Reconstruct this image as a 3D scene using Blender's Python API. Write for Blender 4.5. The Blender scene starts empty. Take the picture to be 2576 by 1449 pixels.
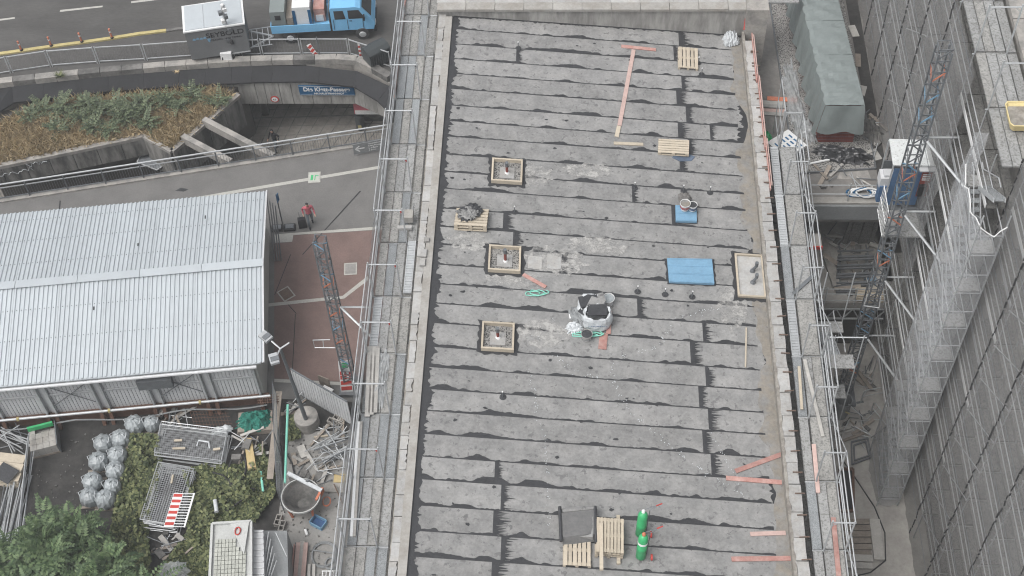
import bpy, math, random
import numpy as np
from mathutils import Vector, Matrix
random.seed(7)
R = math.radians
scene = bpy.context.scene
col = scene.collection

# ---------------- camera ----------------
IW, IH, FPX, CAMZ = 2576.0, 1449.0, 3560.0, 53.5
TILT, ROLL, YAW = R(53), math.atan(130 / 2680), R(4)
FW = Vector((-math.sin(YAW) * math.cos(TILT), math.cos(YAW) * math.cos(TILT), -math.sin(TILT)))
_r0 = Vector((math.cos(YAW), math.sin(YAW), 0)); _d0 = FW.cross(_r0)
RT = _r0 * math.cos(ROLL) + _d0 * math.sin(ROLL)
DN = -_r0 * math.sin(ROLL) + _d0 * math.cos(ROLL)
CAM = Vector((0, 0, CAMZ))
cd = bpy.data.cameras.new('camera'); cam = bpy.data.objects.new('camera', cd); col.objects.link(cam)
cd.sensor_width = 36; cd.lens = 36 * FPX / IW; cd.clip_start = .5; cd.clip_end = 3000
cam.matrix_world = Matrix(((RT.x, -DN.x, -FW.x, CAM.x), (RT.y, -DN.y, -FW.y, CAM.y), (RT.z, -DN.z, -FW.z, CAM.z), (0, 0, 0, 1)))
scene.camera = cam

# ---------------- light: overcast morning ----------------
world = bpy.data.worlds.new('World'); scene.world = world; world.use_nodes = True
wn = world.node_tree; bg = wn.nodes['Background']
sky = wn.nodes.new('ShaderNodeTexSky'); sky.sky_type = 'NISHITA'; sky.sun_disc = False
SUN_EL, SUN_AZ = R(62), R(232)
sky.sun_elevation = SUN_EL; sky.sun_rotation = SUN_AZ; sky.dust_density = 6; sky.air_density = 1; sky.ozone_density = .6
hs = wn.nodes.new('ShaderNodeHueSaturation'); hs.inputs['Saturation'].default_value = .22
wn.links.new(sky.outputs[0], hs.inputs['Color']); wn.links.new(hs.outputs[0], bg.inputs[0])
bg.inputs[1].default_value = .15
sd = bpy.data.lights.new('sun', 'SUN'); sd.energy = .7; sd.angle = R(28); sd.color = (1, .97, .93)
sun = bpy.data.objects.new('sun', sd); col.objects.link(sun)
_sv = Vector((math.sin(SUN_AZ) * math.cos(SUN_EL), math.cos(SUN_AZ) * math.cos(SUN_EL), math.sin(SUN_EL)))
sun.rotation_euler = _sv.to_track_quat('Z', 'Y').to_euler()
vs = scene.view_settings; vs.view_transform = 'Standard'; vs.look = 'None'; vs.gamma = 1; vs.use_curve_mapping = False
vs.exposure = 0.53
scene.render.engine = 'CYCLES'
scene.cycles.max_bounces = 6; scene.cycles.diffuse_bounces = 3; scene.cycles.glossy_bounces = 2
scene.cycles.transparent_max_bounces = 12; scene.cycles.transmission_bounces = 2
scene.cycles.use_denoising = True; scene.cycles.filter_width = 1.1
scene.cycles.caustics_reflective = False; scene.cycles.caustics_refractive = False

# ---------------- helpers ----------------
def P(u, v, z):
    """world point on the level z that a photo point (2576 wide) looks at"""
    k = FW * FPX + RT * (u - IW / 2) + DN * (v - IH / 2)
    return CAM + k * ((z - CAMZ) / k.z)
RX0, RZ0, RS = -5.2, 11.5, .092            # roof plane: falls to the right
def rz(x): return RZ0 - RS * (x - RX0)
def PR(u, v, h=0.0):
    k = FW * FPX + RT * (u - IW / 2) + DN * (v - IH / 2)
    t = (RZ0 + RS * RX0 + h - CAMZ) / (k.z + RS * k.x)
    return CAM + k * t
OFF = {}
def off(o): return OFF.get(o.name, Vector((0, 0, 0))) if o else Vector((0, 0, 0))
def tag(o, label, cat, group=None):
    o['label'] = label; o['category'] = cat
    if group: o['group'] = group
    return o
def E(name, label, cat, loc, group=None, rotz=0):
    o = bpy.data.objects.new(name, None); col.objects.link(o)
    o.location = loc; o.rotation_euler = (0, 0, rotz); o.empty_display_size = .2
    OFF[o.name] = Vector(loc) if not rotz else Vector((0, 0, 0))
    return tag(o, label, cat, group)
class MB:
    def __init__(s): s.v = []; s.f = []
    def add(s, vs, fs):
        n = len(s.v); s.v += [tuple(p) for p in vs]; s.f += [tuple(i + n for i in q) for q in fs]; return s
    def quad(s, a, b, c, d): return s.add([a, b, c, d], [(0, 1, 2, 3)])
    def boxb(s, x0, x1, y0, y1, z0, z1):
        return s.add([(x0, y0, z0), (x1, y0, z0), (x1, y1, z0), (x0, y1, z0), (x0, y0, z1), (x1, y0, z1), (x1, y1, z1), (x0, y1, z1)],
                     [(0, 3, 2, 1), (4, 5, 6, 7), (0, 1, 5, 4), (1, 2, 6, 5), (2, 3, 7, 6), (3, 0, 4, 7)])
    def box(s, c, d, rz=0.0, ax=None):
        c = Vector(c)
        if ax is None: ax = (Vector((math.cos(rz), math.sin(rz), 0)), Vector((-math.sin(rz), math.cos(rz), 0)), Vector((0, 0, 1)))
        v = []
        for k in (-.5, .5):
            for i, j in ((-.5, -.5), (.5, -.5), (.5, .5), (-.5, .5)):
                v.append(c + ax[0] * (i * d[0]) + ax[1] * (j * d[1]) + ax[2] * (k * d[2]))
        return s.add(v, [(0, 3, 2, 1), (4, 5, 6, 7), (0, 1, 5, 4), (1, 2, 6, 5), (2, 3, 7, 6), (3, 0, 4, 7)])
    def bar(s, p, q, w, h=None, up=(0, 0, 1)):
        p, q = Vector(p), Vector(q); d = q - p; L = d.length
        if L < 1e-6: return s
        d /= L; u = Vector(up)
        if abs(d.dot(u)) > .98: u = Vector((0, 1, 0))
        a = d.cross(u).normalized(); b = a.cross(d)
        return s.box((p + q) / 2, (L, w, h or w), ax=(d, -a, b))
    def tube(s, pts, r, n=6, close=False):
        pts = [Vector(p) for p in pts]; N = len(pts); rr = r if isinstance(r, (list, tuple)) else [r] * N
        base = len(s.v); pa = None
        for i, p in enumerate(pts):
            if close: d = pts[(i + 1) % N] - pts[i - 1]
            else: d = pts[min(i + 1, N - 1)] - pts[max(i - 1, 0)]
            d.normalize()
            if pa is None: pa = d.orthogonal().normalized()
            pa = (pa - d * pa.dot(d))
            if pa.length < 1e-6: pa = d.orthogonal()
            pa.normalize(); b = d.cross(pa)
            for k in range(n):
                t = 2 * math.pi * k / n
                s.v.append(tuple(p + (pa * math.cos(t) + b * math.sin(t)) * rr[i]))
        for i in range(N if close else N - 1):
            i2 = (i + 1) % N
            for k in range(n):
                k2 = (k + 1) % n
                s.f.append((base + i * n + k, base + i * n + k2, base + i2 * n + k2, base + i2 * n + k))
        if not close:
            s.f.append(tuple(base + k for k in range(n))[::-1]); s.f.append(tuple(base + (N - 1) * n + k for k in range(n)))
        return s
    def prism(s, poly, z0, z1):
        n = len(poly); zz = (lambda z, i: z[i] if isinstance(z, (list, tuple)) else z)
        ar = sum(poly[i][0] * poly[(i + 1) % n][1] - poly[(i + 1) % n][0] * poly[i][1] for i in range(n))
        idx = range(n) if ar > 0 else range(n - 1, -1, -1)
        v = [(poly[i][0], poly[i][1], zz(z0, i)) for i in idx] + [(poly[i][0], poly[i][1], zz(z1, i)) for i in idx]
        return s.add(v, [tuple(range(n))[::-1], tuple(range(n, 2 * n))] + [(i, (i + 1) % n, n + (i + 1) % n, n + i) for i in range(n)])
    def lathe(s, prof, n=16, c=(0, 0, 0), ax=None, cap=3):
        c = Vector(c); b = len(s.v)
        ax = ax or (Vector((1, 0, 0)), Vector((0, 1, 0)), Vector((0, 0, 1)))
        for r_, z in prof:
            for k in range(n):
                t = 2 * math.pi * k / n
                s.v.append(tuple(c + ax[0] * (r_ * math.cos(t)) + ax[1] * (r_ * math.sin(t)) + ax[2] * z))
        for i in range(len(prof) - 1):
            for k in range(n):
                k2 = (k + 1) % n
                s.f.append((b + i * n + k, b + i * n + k2, b + (i + 1) * n + k2, b + (i + 1) * n + k))
        if cap & 1 and prof[0][0] > 1e-4: s.f.append(tuple(b + k for k in range(n))[::-1])
        if cap & 2 and prof[-1][0] > 1e-4: s.f.append(tuple(b + (len(prof) - 1) * n + k for k in range(n)))
        return s
    def build(s, name, m, parent=None, smooth=False, world=True, kind=None):
        me = bpy.data.meshes.new(name); o_ = off(parent) if world else Vector((0, 0, 0))
        me.from_pydata([(a - o_.x, b - o_.y, c - o_.z) for a, b, c in s.v], [], s.f); me.update()
        me.materials.append(M[m] if isinstance(m, str) else m)
        if smooth:
            me.polygons.foreach_set('use_smooth', [True] * len(me.polygons))
            me.set_sharp_from_angle(angle=R(42))
        ob = bpy.data.objects.new(name, me); col.objects.link(ob)
        if parent: ob.parent = parent; OFF[ob.name] = o_
        if kind: ob['kind'] = kind
        return ob
def inst(src, parent, loc=(0, 0, 0), rot=(0, 0, 0), scale=(1, 1, 1), name=None):
    """a linked copy of one piece at a world place under parent"""
    o = src.copy(); col.objects.link(o); o.parent = parent
    o.location = Vector(loc) - off(parent); o.rotation_euler = rot; o.scale = scale
    return o
def copytree(src, loc, rotz, label, scale=1.0):
    c = src.copy(); col.objects.link(c); c.location = loc; c.rotation_euler = (0, 0, rotz); c.scale = (scale,) * 3
    c['label'] = label
    for ch in list(src.children):
        d = ch.copy(); col.objects.link(d); d.parent = c
        for g in list(ch.children):
            e = g.copy(); col.objects.link(e); e.parent = d
    return c
def text(body, size, loc, xd, up, m, parent, name='lettering', ex=.004, align='CENTER', bold=0.0, sx=1.0):
    cu = bpy.data.curves.new(name, 'FONT'); cu.body = body; cu.size = size; cu.align_x = align; cu.align_y = 'CENTER'
    cu.extrude = ex; cu.offset = bold; cu.materials.append(M[m])
    o = bpy.data.objects.new(name, cu); col.objects.link(o); o.parent = parent
    x = Vector(xd).normalized(); n = x.cross(Vector(up)).normalized(); y = n.cross(x); l = Vector(loc) - off(parent)
    o.matrix_local = Matrix(((x.x * sx, y.x, n.x, l.x), (x.y * sx, y.y, n.y, l.y), (x.z * sx, y.z, n.z, l.z), (0, 0, 0, 1)))
    return o
def struct(o): o['kind'] = 'structure'; return o

# ---------------- materials ----------------
M = {}
def mat(name, c, rough=.85, var=.22, s1=1.5, s2=28, bump=0.0, metal=0.0, rnd=.06, c2=None, spot=None, alpha=1.0, isl=0.0, aniso=None, spec=.3):
    m = bpy.data.materials.new(name); m.use_nodes = True; nt = m.node_tree; N = nt.nodes; L = nt.links
    bs = N['Principled BSDF']; bs.inputs['Roughness'].default_value = rough; bs.inputs['Metallic'].default_value = metal
    bs.inputs['Specular IOR Level'].default_value = spec
    geo = N.new('ShaderNodeNewGeometry'); pos = geo.outputs['Position']
    if aniso:
        mp = N.new('ShaderNodeMapping'); mp.inputs['Scale'].default_value = aniso; L.new(pos, mp.inputs[0]); pos = mp.outputs[0]
    def noise(sc, det):
        n = N.new('ShaderNodeTexNoise'); n.inputs['Scale'].default_value = sc; n.inputs['Detail'].default_value = det
        n.inputs['Roughness'].default_value = .65; L.new(pos, n.inputs['Vector']); return n.outputs['Fac']
    def math_(op, a, b):
        n = N.new('ShaderNodeMath'); n.operation = op
        for i, x in enumerate((a, b)):
            if isinstance(x, (int, float)): n.inputs[i].default_value = x
            else: L.new(x, n.inputs[i])
        return n.outputs[0]
    n1, n2 = noise(s1, 4), noise(s2 * .5, 4)
    f = math_('ADD', math_('MULTIPLY', math_('SUBTRACT', n1, .5), var * 3.2), math_('MULTIPLY', math_('SUBTRACT', n2, .5), var * 3.4))
    if rnd:
        oi = N.new('ShaderNodeObjectInfo'); f = math_('ADD', f, math_('MULTIPLY', math_('SUBTRACT', oi.outputs['Random'], .5), rnd * 2))
    if isl: f = math_('ADD', f, math_('MULTIPLY', math_('SUBTRACT', geo.outputs['Random Per Island'], .5), isl * 2))
    f = math_('MAXIMUM', math_('ADD', f, 1.0), .12)
    base = N.new('ShaderNodeRGB'); base.outputs[0].default_value = (*c, 1); cc = base.outputs[0]
    if c2:
        mx = N.new('ShaderNodeMixRGB'); mx.inputs[1].default_value = (*c, 1); mx.inputs[2].default_value = (*c2, 1)
        if isl: L.new(geo.outputs['Random Per Island'], mx.inputs[0])
        else:
            rp = N.new('ShaderNodeValToRGB'); rp.color_ramp.elements[0].position = .42; rp.color_ramp.elements[1].position = .62
            L.new(noise(s1 * 1.7, 6), rp.inputs[0]); L.new(rp.outputs[0], mx.inputs[0])
        cc = mx.outputs[0]
    if spot:                                     # (colour, scale, threshold): flecks of another colour
        rp = N.new('ShaderNodeValToRGB'); rp.color_ramp.elements[0].position = spot[2]; rp.color_ramp.elements[1].position = spot[2] + .05
        L.new(noise(spot[1], 3), rp.inputs[0])
        mx = N.new('ShaderNodeMixRGB'); L.new(rp.outputs[0], mx.inputs[0]); L.new(cc, mx.inputs[1]); mx.inputs[2].default_value = (*spot[0], 1); cc = mx.outputs[0]
    sc = N.new('ShaderNodeVectorMath'); sc.operation = 'SCALE'; L.new(cc, sc.inputs[0]); L.new(f, sc.inputs['Scale'])
    L.new(sc.outputs[0], bs.inputs['Base Color'])
    if bump:
        b = N.new('ShaderNodeBump'); b.inputs['Strength'].default_value = bump; b.inputs['Distance'].default_value = .02
        L.new(n2, b.inputs['Height']); L.new(b.outputs[0], bs.inputs['Normal'])
    if alpha < 1:
        tr = N.new('ShaderNodeBsdfTransparent'); ms = N.new('ShaderNodeMixShader')
        av = math_('MULTIPLY', math_('ADD', math_('MULTIPLY', math_('SUBTRACT', n1, .5), .3), 1.0), alpha)
        L.new(av, ms.inputs[0])
        L.new(tr.outputs[0], ms.inputs[1]); L.new(bs.outputs[0], ms.inputs[2])
        L.new(ms.outputs[0], N['Material Output'].inputs[0])
    M[name] = m; return m
mat('membrane', (.198, .199, .197), .9, .2, 1.1, 20, .4, rnd=.07, c2=(.245, .244, .239), spot=((.145, .145, .145), 4.5, .60))
mat('bitumen', (.03, .031, .034), .55, .3, 3, 30, .4, spec=.4)
mat('roof_under', (.03, .031, .034), .7, .3)
mat('concrete', (.30, .285, .265), .9, .16, .8, 18, .5, c2=(.2, .195, .185))
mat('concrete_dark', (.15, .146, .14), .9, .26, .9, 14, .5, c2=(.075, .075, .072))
mat('concrete_pale', (.30, .292, .275), .9, .14, 1, 20, .4, c2=(0.255, 0.242, 0.221))
mat('wall_stain', (0.313, 0.308, 0.294), .9, .2, 1.2, 12, .5, c2=(0.202, 0.198, 0.189), aniso=(1, 1, .22))
mat('stone_white', (.34, .34, .335), .9, .16, 2, 22, .7, rnd=.12, c2=(0.312, 0.303, 0.287), spot=((.14, .14, .14), 15, .68))
mat('mortar', (0.264, 0.252, 0.228), .95, .2, 2, 20, .5, c2=(0.176, 0.160, 0.144))
mat('sludge', (.215, .197, .17), .95, .2, 1.6, 18, .4, c2=(.205, .202, .195), spot=((.13, .125, .12), 6, .66))
mat('deck_steel', (.265, .268, .265), .6, .2, 3, 30, .6, rnd=.09, spot=((.17, .17, .165), 13, .53), metal=.0)
mat('deck_blue', (.25, .265, .272), .6, .2, 3, 30, .6, rnd=.1, spot=((.15, .16, .17), 42, .5))
mat('deck_wood', (.26, .257, .245), .85, .26, 3, 30, .6, rnd=.09, spot=((.17, .17, .165), 13, .53))
mat('galv', (.40, .415, .425), .45, .14, 4, 40, metal=.25, rnd=.1)
mat('galv_dark', (.135, .145, .155), .5, .2, 4, 40, metal=.2, rnd=.1)
mat('plank_grey', (.36, .35, .33), .85, .16, 2, 20, .3, rnd=.18, aniso=(1, 1, 1))
mat('plank_red', (.36, .19, .165), .8, .14, 2, 20, .3, rnd=.12, c2=(.42, .27, .24))
mat('plank_pink', (.44, .32, .29), .8, .14, 2, 20, .3, rnd=.12)
mat('plank_new', (.42, .37, .295), .8, .12, 3, 26, .3, rnd=.14)
mat('plank_old', (.24, .21, .18), .85, .2, 3, 20, .3, rnd=.16)
mat('paint_red', (.42, .05, .04), .6, .15); mat('paint_orange', (.48, .17, .1), .6, .2, 3, 20)
mat('paint_blue', (.16, .30, .43), .6, .12, 2, 20, rnd=.05); mat('paint_navy', (.04, .09, .2), .6, .2)
mat('paint_white', (0.637, 0.646, 0.646), .6, .08); mat('paint_black', (.02, .02, .022), .6, .2)
mat('paint_yellow', (.40, .34, .16), .7, .2, 3, 20); mat('truck_blue', (.17, .42, .66), .45, .08)
mat('pvc_grey', (.2, .21, .215), .6, .15); mat('pvc_green', (.2, .52, .42), .5, .1)
mat('net_green', (.025, .16, .125), .8, .3, 6, 30)
mat('cyl_green', (.04, .34, .13), .4, .12, 4, 20, spec=.5)
mat('asphalt', (.142, .139, .135), .92, .14, .5, 26, .4, c2=(.122, .12, .117), spot=((.19, .19, .19), 60, .68))
mat('road', (.07, .068, .066), .92, .16, .4, 20, .4, c2=(.088, .086, .083), aniso=(.35, 1, 1))
mat('red_paving', (.175, .122, .11), .9, .14, .6, 24, .4, c2=(.15, .105, .095))
mat('tactile', (.36, .355, .33), .9, .12, 3, 24, .5); mat('slab_grey', (.24, .235, .225), .9, .16, 1.5, 18, .4, rnd=.08)
mat('yard_soil', (.034, .033, .032), .95, .3, .7, 10, .7, c2=(.05, .048, .046), spot=((.22, .21, .2), 20, .72))
mat('court_floor', (0.341, 0.330, 0.308), .92, .14, .5, 12, .4, c2=(0.275, 0.264, 0.248))
mat('tile_floor', (.21, .198, .18), .85, .16, 1.2, 10, .2, c2=(.16, .15, .135))
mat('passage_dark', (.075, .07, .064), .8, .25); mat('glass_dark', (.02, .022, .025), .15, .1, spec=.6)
mat('hall_roof', (.42, .455, .478), .5, .02, .8, 30, .1, metal=.15, rnd=.05, c2=(.40, .432, .455))
mat('hall_wall', (.5, .51, .52), .6, .1, 2, 20, metal=.1, rnd=.05); mat('hall_end', (.36, .365, .35), .8, .12)
mat('rust', (.11, .062, .045), .8, .3, 3, 20, .4); mat('rebar', (.13, .09, .07), .8, .3)
mat('net_grey', (.32, .32, .318), .85, .07, .5, 20, alpha=.42, rnd=.0)
mat('net_light', (.55, .565, .58), .85, .1, .7, 20, alpha=.34, rnd=.0)
mat('net_white', (.5, .51, .52), .85, .2, 2, 12, alpha=.5, rnd=.0)
mat('tarp_green', (.17, .195, .193), .5, .08, .8, 5, .9, spec=.4); mat('trailer_grey', (.15, .155, .16), .6, .08); mat('frame_pale', (.42, .43, .42), .7, .12); mat('film', (.42, .44, .45), .3, .3, 3, 14, .6, spec=.6, alpha=.55, rnd=0)
mat('bag_white', (0.493, 0.518, 0.535), .6, .18, 4, 18, .8, rnd=.08); mat('bag_grey', (0.273, 0.298, 0.310), .4, .2, 5, 14, .9, rnd=.1, spec=.6)
mat('foil_black', (.03, .031, .034), .35, .3, 4, 16, .8, spec=.6)
mat('gravel', (.24, .235, .225), .95, .3, 4, 22, 1.0, spot=((.04, .04, .04), 18, .52))
mat('soil_planter', (.10, .085, .06), .95, .3); mat('grass_dry', (.60, .49, .32), .9, .2, 1, 6, isl=.35, c2=(.33, .26, .15))
mat('leaf_sumac', (.04, .064, .034), .6, .2, 1, 6, isl=.35, c2=(.11, .13, .075)); mat('leaf_tree', (.042, .078, .034), .6, .2, 1, 4, isl=.35, c2=(.085, .12, .055))
mat('leaf_ivy', (.045, .07, .028), .7, .2, 1, 5, isl=.5, c2=(.13, .14, .065)); mat('bark', (.10, .085, .07), .9, .25, 6, 20, .6)
mat('sign_blue', (.01, .085, .19), .5, .08); mat('skin', (.5, .32, .24), .6, .1); mat('cloth_pink', (.45, .12, .15), .9, .1)
mat('cloth_grey', (.12, .14, .16), .9, .15); mat('cloth_black', (.022, .022, .026), .9, .15); mat('rubber', (.03, .03, .032), .8, .2)
mat('mosaic', (.36, .37, .335), .6, .12, rnd=.12); mat('sheet_yellow', (.42, .33, .17), .7, .14, 3, 20)
mat('canopy_felt', (.02, .0205, .023), .8, .25, .8, 16, .4, rnd=.12, spot=((.25, .25, .24), 30, .78)); mat('wall_planter', (.2, .195, .185), .9, .26, 1.2, 10, .5, c2=(.07, .07, .068), aniso=(1, 1, .25), rnd=.1)
mat('paint_red_dark', (.20, .045, .035), .6, .15); mat('deck_dirty', (.17, .168, .16), .8, .25, 2, 22, .5, rnd=.12, spot=((.07, .07, .068), 30, .52)); mat('speckle_white', (.5, .52, .52), .8, .15, 4, 24, .5, spot=((.24, .24, .24), 9, .6)); mat('paint_navy2', (.06, .12, .22), .5, .15); mat('sheet_mint', (.62, .74, .70), .6, .1); mat('lace', (.045, .045, .047), .8, .2); mat('tub_yellow', (.60, .50, .26), .6, .12)
mat('terrace_floor', (.15, .145, .138), .92, .16, .5, 12, .4, c2=(.19, .18, .17)); mat('felt_dark', (.13, .13, .13), .9, .2, 2, 18, .4); mat('sheet_slate', (.09, .12, .17), .6, .2); mat('plastic_bin', (.045, .052, .055), .5, .15); mat('mat_beige', (.5, .46, .38), .8, .1)

def dust_mat():
    m = bpy.data.materials.new('dust'); m.use_nodes = True; N = m.node_tree.nodes; L = m.node_tree.links
    bs = N['Principled BSDF']; bs.inputs['Base Color'].default_value = (.42, .415, .40, 1); bs.inputs['Roughness'].default_value = .95
    g = N.new('ShaderNodeNewGeometry'); n = N.new('ShaderNodeTexNoise'); n.inputs['Scale'].default_value = 3.2; n.inputs['Detail'].default_value = 7; n.inputs['Roughness'].default_value = .7
    r_ = N.new('ShaderNodeValToRGB'); r_.color_ramp.elements[0].position = .40; r_.color_ramp.elements[1].position = .62; r_.color_ramp.elements[1].color = (.8, .8, .8, 1)
    t = N.new('ShaderNodeBsdfTransparent'); x = N.new('ShaderNodeMixShader')
    L.new(g.outputs['Position'], n.inputs['Vector']); L.new(n.outputs['Fac'], r_.inputs[0]); L.new(r_.outputs[0], x.inputs[0]); L.new(t.outputs[0], x.inputs[1]); L.new(bs.outputs[0], x.inputs[2]); L.new(x.outputs[0], N['Material Output'].inputs[0]); M['dust'] = m
dust_mat()
# ================= the setting =================
rng = np.random.default_rng(11)
RA, RB = P(-30, 506, 0), P(985, 349, 0)
def yr(x): return RA.y + (x - RA.x) * (RB.y - RA.y) / (RB.x - RA.x)
COP = [P(*q, 0) for q in ((-20, 224), (30, 217), (140, 205), (273, 191), (452, 176), (582, 167), (690, 163), (770, 162), (830, 160), (890, 160), (940, 184), (985, 210))]
cop_xy = [(-60, COP[0].y - 2.5)] + [(p.x, p.y) for p in COP] + [(-8, COP[-1].y - .6)]
plaza = MB().add([(x, y, 0) for x, y in [(-400, -400), (400, -400), (400, 51), (-8, 51), (-8, yr(-8)), (-60, yr(-60)), (-400, yr(-60))]], [tuple(range(7))])
struct(plaza.build('plaza', 'asphalt'))
rp = [(-400, yr(-60)), (-60, yr(-60))] + cop_xy + [(-8, 51), (400, 51), (400, 900), (-400, 900)]
struct(MB().add([(x, y, 0) for x, y in rp], [tuple(range(len(rp)))]).build('road', 'road'))
mk = MB()
def flat(poly_uv, z, m): m.add([P(u, v, z) for u, v in poly_uv], [tuple(range(len(poly_uv)))[::-1]]); return m
for a in (((150, 30), (258, 18), (258, 14), (152, 25)), ((-60, 60), (37, 47), (37, 43), (-60, 55)), ((330, 8), (420, -3), (420, -7), (330, 3))): flat(a, .004, mk)
struct(mk.build('road_marking', 'tactile'))
# yard, red paving, courtyard
struct(MB().add([(x, y, .004) for x, y in [(-60, -60), (-5.9, -60), (-5.9, 33.6), (-13.2, 33.9), (-60, 28.2)]], [(0, 1, 2, 3, 4)]).build('yard_ground', 'yard_soil'))
struct(MB().add([(x, y, .004) for x, y in [(7.9, -60), (40, -60), (40, 51), (7.9, 51)]], [(0, 1, 2, 3)]).build('courtyard_floor', 'court_floor'))
struct(flat([(690, 612), (735, 609), (738, 592), (990, 576), (960, 965), (690, 952)], .008, MB()).build('red_paving', 'red_paving'))
tl = MB()
for q in ([(690, 590), (735, 586), (990, 567), (990, 575), (738, 591), (735, 608), (690, 611)], [(668, 764), (760, 754), (862, 744), (925, 694), (927, 704), (866, 751), (762, 762), (668, 772)],
          [(690, 953), (960, 966), (960, 974), (690, 961)], [(862, 770), (935, 771), (935, 775), (862, 775)]): flat(q, .012, tl)
struct(tl.build('pavement_stripe', 'tactile'))
wl = MB(); flat([(430, 507), (600, 477), (760, 450), (955, 417), (955, 424), (762, 457), (602, 484), (430, 515)], .006, wl)
struct(wl.build('plaza_marking', 'tactile'))
jl = MB()
for q in ([(905, 480), (760, 640), (762, 641), (908, 481)], [(150, 505), (146, 540), (149, 540), (153, 505)], [(730, 640), (690, 742), (692, 742), (732, 640)], [(700, 740), (745, 790), (746, 788), (701, 738)], [(742, 790), (733, 960), (735, 960), (744, 790)]): flat(q, .011, jl)
struct(jl.build('expansion_joint', 'paint_black'))
st = MB(); flat([(440, 480), (455, 472), (475, 476), (462, 482)], .007, st); flat([(600, 610), (610, 606), (622, 612), (610, 616)], .014, st); struct(st.build('asphalt_patch', 'bitumen'))
# manholes and covers in the pavement
for uv, lab in (((791, 447), 'pale green square wayfinding tile in the grey plaza'), ((882, 677), 'square concrete cover with pale edge right of the leaning mast'), ((720, 740), 'square dark grate set diagonally in the red paving by the hall')):
    p = P(*uv, 0); a = R(38) if uv[0] == 720 else R(5)
    e = E('pavement_cover', lab, 'cover', (p.x, p.y, .012))
    MB().box((p.x, p.y, .016), (.62, .72, .03), a).build('frame', 'tactile', e)
    MB().box((p.x, p.y, .022), (.5, .6, .026), a).build('plate', 'mosaic' if uv[0] == 791 else ('rebar' if uv[0] == 720 else 'slab_grey'), e)
    if uv[0] == 791:
        b = MB(); c = Vector((p.x, p.y, .036)); b.boxb(p.x + .02, p.x + .06, p.y - .2, p.y + .14, .034, .038); b.boxb(p.x + .02, p.x + .2, p.y + .1, p.y + .14, .0345, .0385); b.boxb(p.x - .18, p.x - .06, p.y - .2, p.y + .15, .034, .038)
        b.build('arrow_mark', 'cyl_green', e)
# ---- sunken passage ----
ZF = -5.0
struct(MB().add([(x, y, ZF) for x, y in [(-60, 40), (-6, 40), (-6, 90), (-60, 90)]], [(0, 1, 2, 3)]).build('passage_floor', 'tile_floor'))
pl = MB()
for k in range(14):
    a, b = P(600 + k * 26, 372, ZF), P(640 + k * 30, 262, ZF)
    pl.bar((a.x, a.y, ZF + .003), (b.x, b.y, ZF + .003), .05, .004)
for v in (270, 290, 312, 335): a, b = P(620, v + 8, ZF), P(965, v - 2, ZF); pl.bar((a.x, a.y, ZF + .004), (b.x, b.y, ZF + .004), .12 if v == 290 else .04, .005)
struct(pl.build('floor_joint', 'concrete_dark'))
# individually visible floor slabs nearest the trash bin
pw = MB(); pw.prism([(-60, yr(-60)), (-8, yr(-8)), (-8, yr(-8) - .3), (-60, yr(-60) - .3)], ZF, -.01); pw.boxb(-8, -7.7, 44, 60, ZF, -.01)
struct(pw.build('pit_wall', 'concrete_dark'))
# dark shop fronts below the road slab
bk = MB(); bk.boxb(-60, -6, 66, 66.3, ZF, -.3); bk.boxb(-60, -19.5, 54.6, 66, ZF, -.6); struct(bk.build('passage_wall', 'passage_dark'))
# kerb of the plaza edge
kb = MB(); kb.prism([(-60, yr(-60) + .02), (-8, yr(-8) + .02), (-8, yr(-8) - .28), (-60, yr(-60) - .28)], .0, .09); struct(kb.build('plaza_kerb', 'concrete'))

# ================= the flat-roofed building =================
BY0, BY1 = 12.0, 46.9
bld = E('flat_roof_building', 'long flat-roofed building covered in grey bitumen sheets, in the middle of the site', 'building', (1, 30, 0))
def slab(mb, x0, x1, y0, y1, t, h): return mb.add([(x0, y0, rz(x0) + h - t), (x1, y0, rz(x1) + h - t), (x1, y1, rz(x1) + h - t), (x0, y1, rz(x0) + h - t), (x0, y0, rz(x0) + h), (x1, y0, rz(x1) + h), (x1, y1, rz(x1) + h), (x0, y1, rz(x0) + h)], [(0, 3, 2, 1), (4, 5, 6, 7), (0, 1, 5, 4), (1, 2, 6, 5), (2, 3, 7, 6), (3, 0, 4, 7)])
MB().boxb(-5.85, 7.85, BY0, BY1, 0, 9.9).build('wall', 'concrete', bld)
slab(MB(), -5.3, 7.4, BY0, 46.35, .3, 0).build('roof_deck', 'roof_under', bld)
def wob(n, amp, k=5):
    a = rng.normal(size=n + 4 * k); w_ = np.hanning(k + 2)[1:-1]; w_ /= w_.sum()
    return np.convolve(a, w_, 'same')[2 * k:2 * k + n] * amp * math.sqrt(k)
# sludge along the right-hand edge
mb = MB(); ys_ = np.arange(BY0, 46.3, .12); xl = 6.86 + wob(len(ys_), .07, 7) + wob(len(ys_), .12, 25)
for i in range(len(ys_) - 1):
    a, b = ys_[i], ys_[i + 1]
    mb.quad((xl[i], a, rz(xl[i]) + .021), (7.38, a, rz(7.38) + .021), (7.38, b, rz(7.38) + .021), (xl[i + 1], b, rz(xl[i + 1]) + .021))
mb.build('sludge_edge', 'sludge', bld)
VB = [52, 73, 111, 148, 185, 223, 265, 304, 343, 388, 432, 474, 524, 570, 615, 665, 714, 763, 812, 872, 923, 978, 1033, 1091, 1148, 1205, 1271, 1335, 1400, 1468]
YB = [P(1135 - .0625 * (v - 40), v, RZ0).y for v in VB]; YB[0] = 46.35
YB += [YB[-1] - .92 * k for k in range(1, 7)]
SK = .0135
def ys(k, x): return YB[k] - SK * (x - RX0) - (.0 if k else 0)
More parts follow.
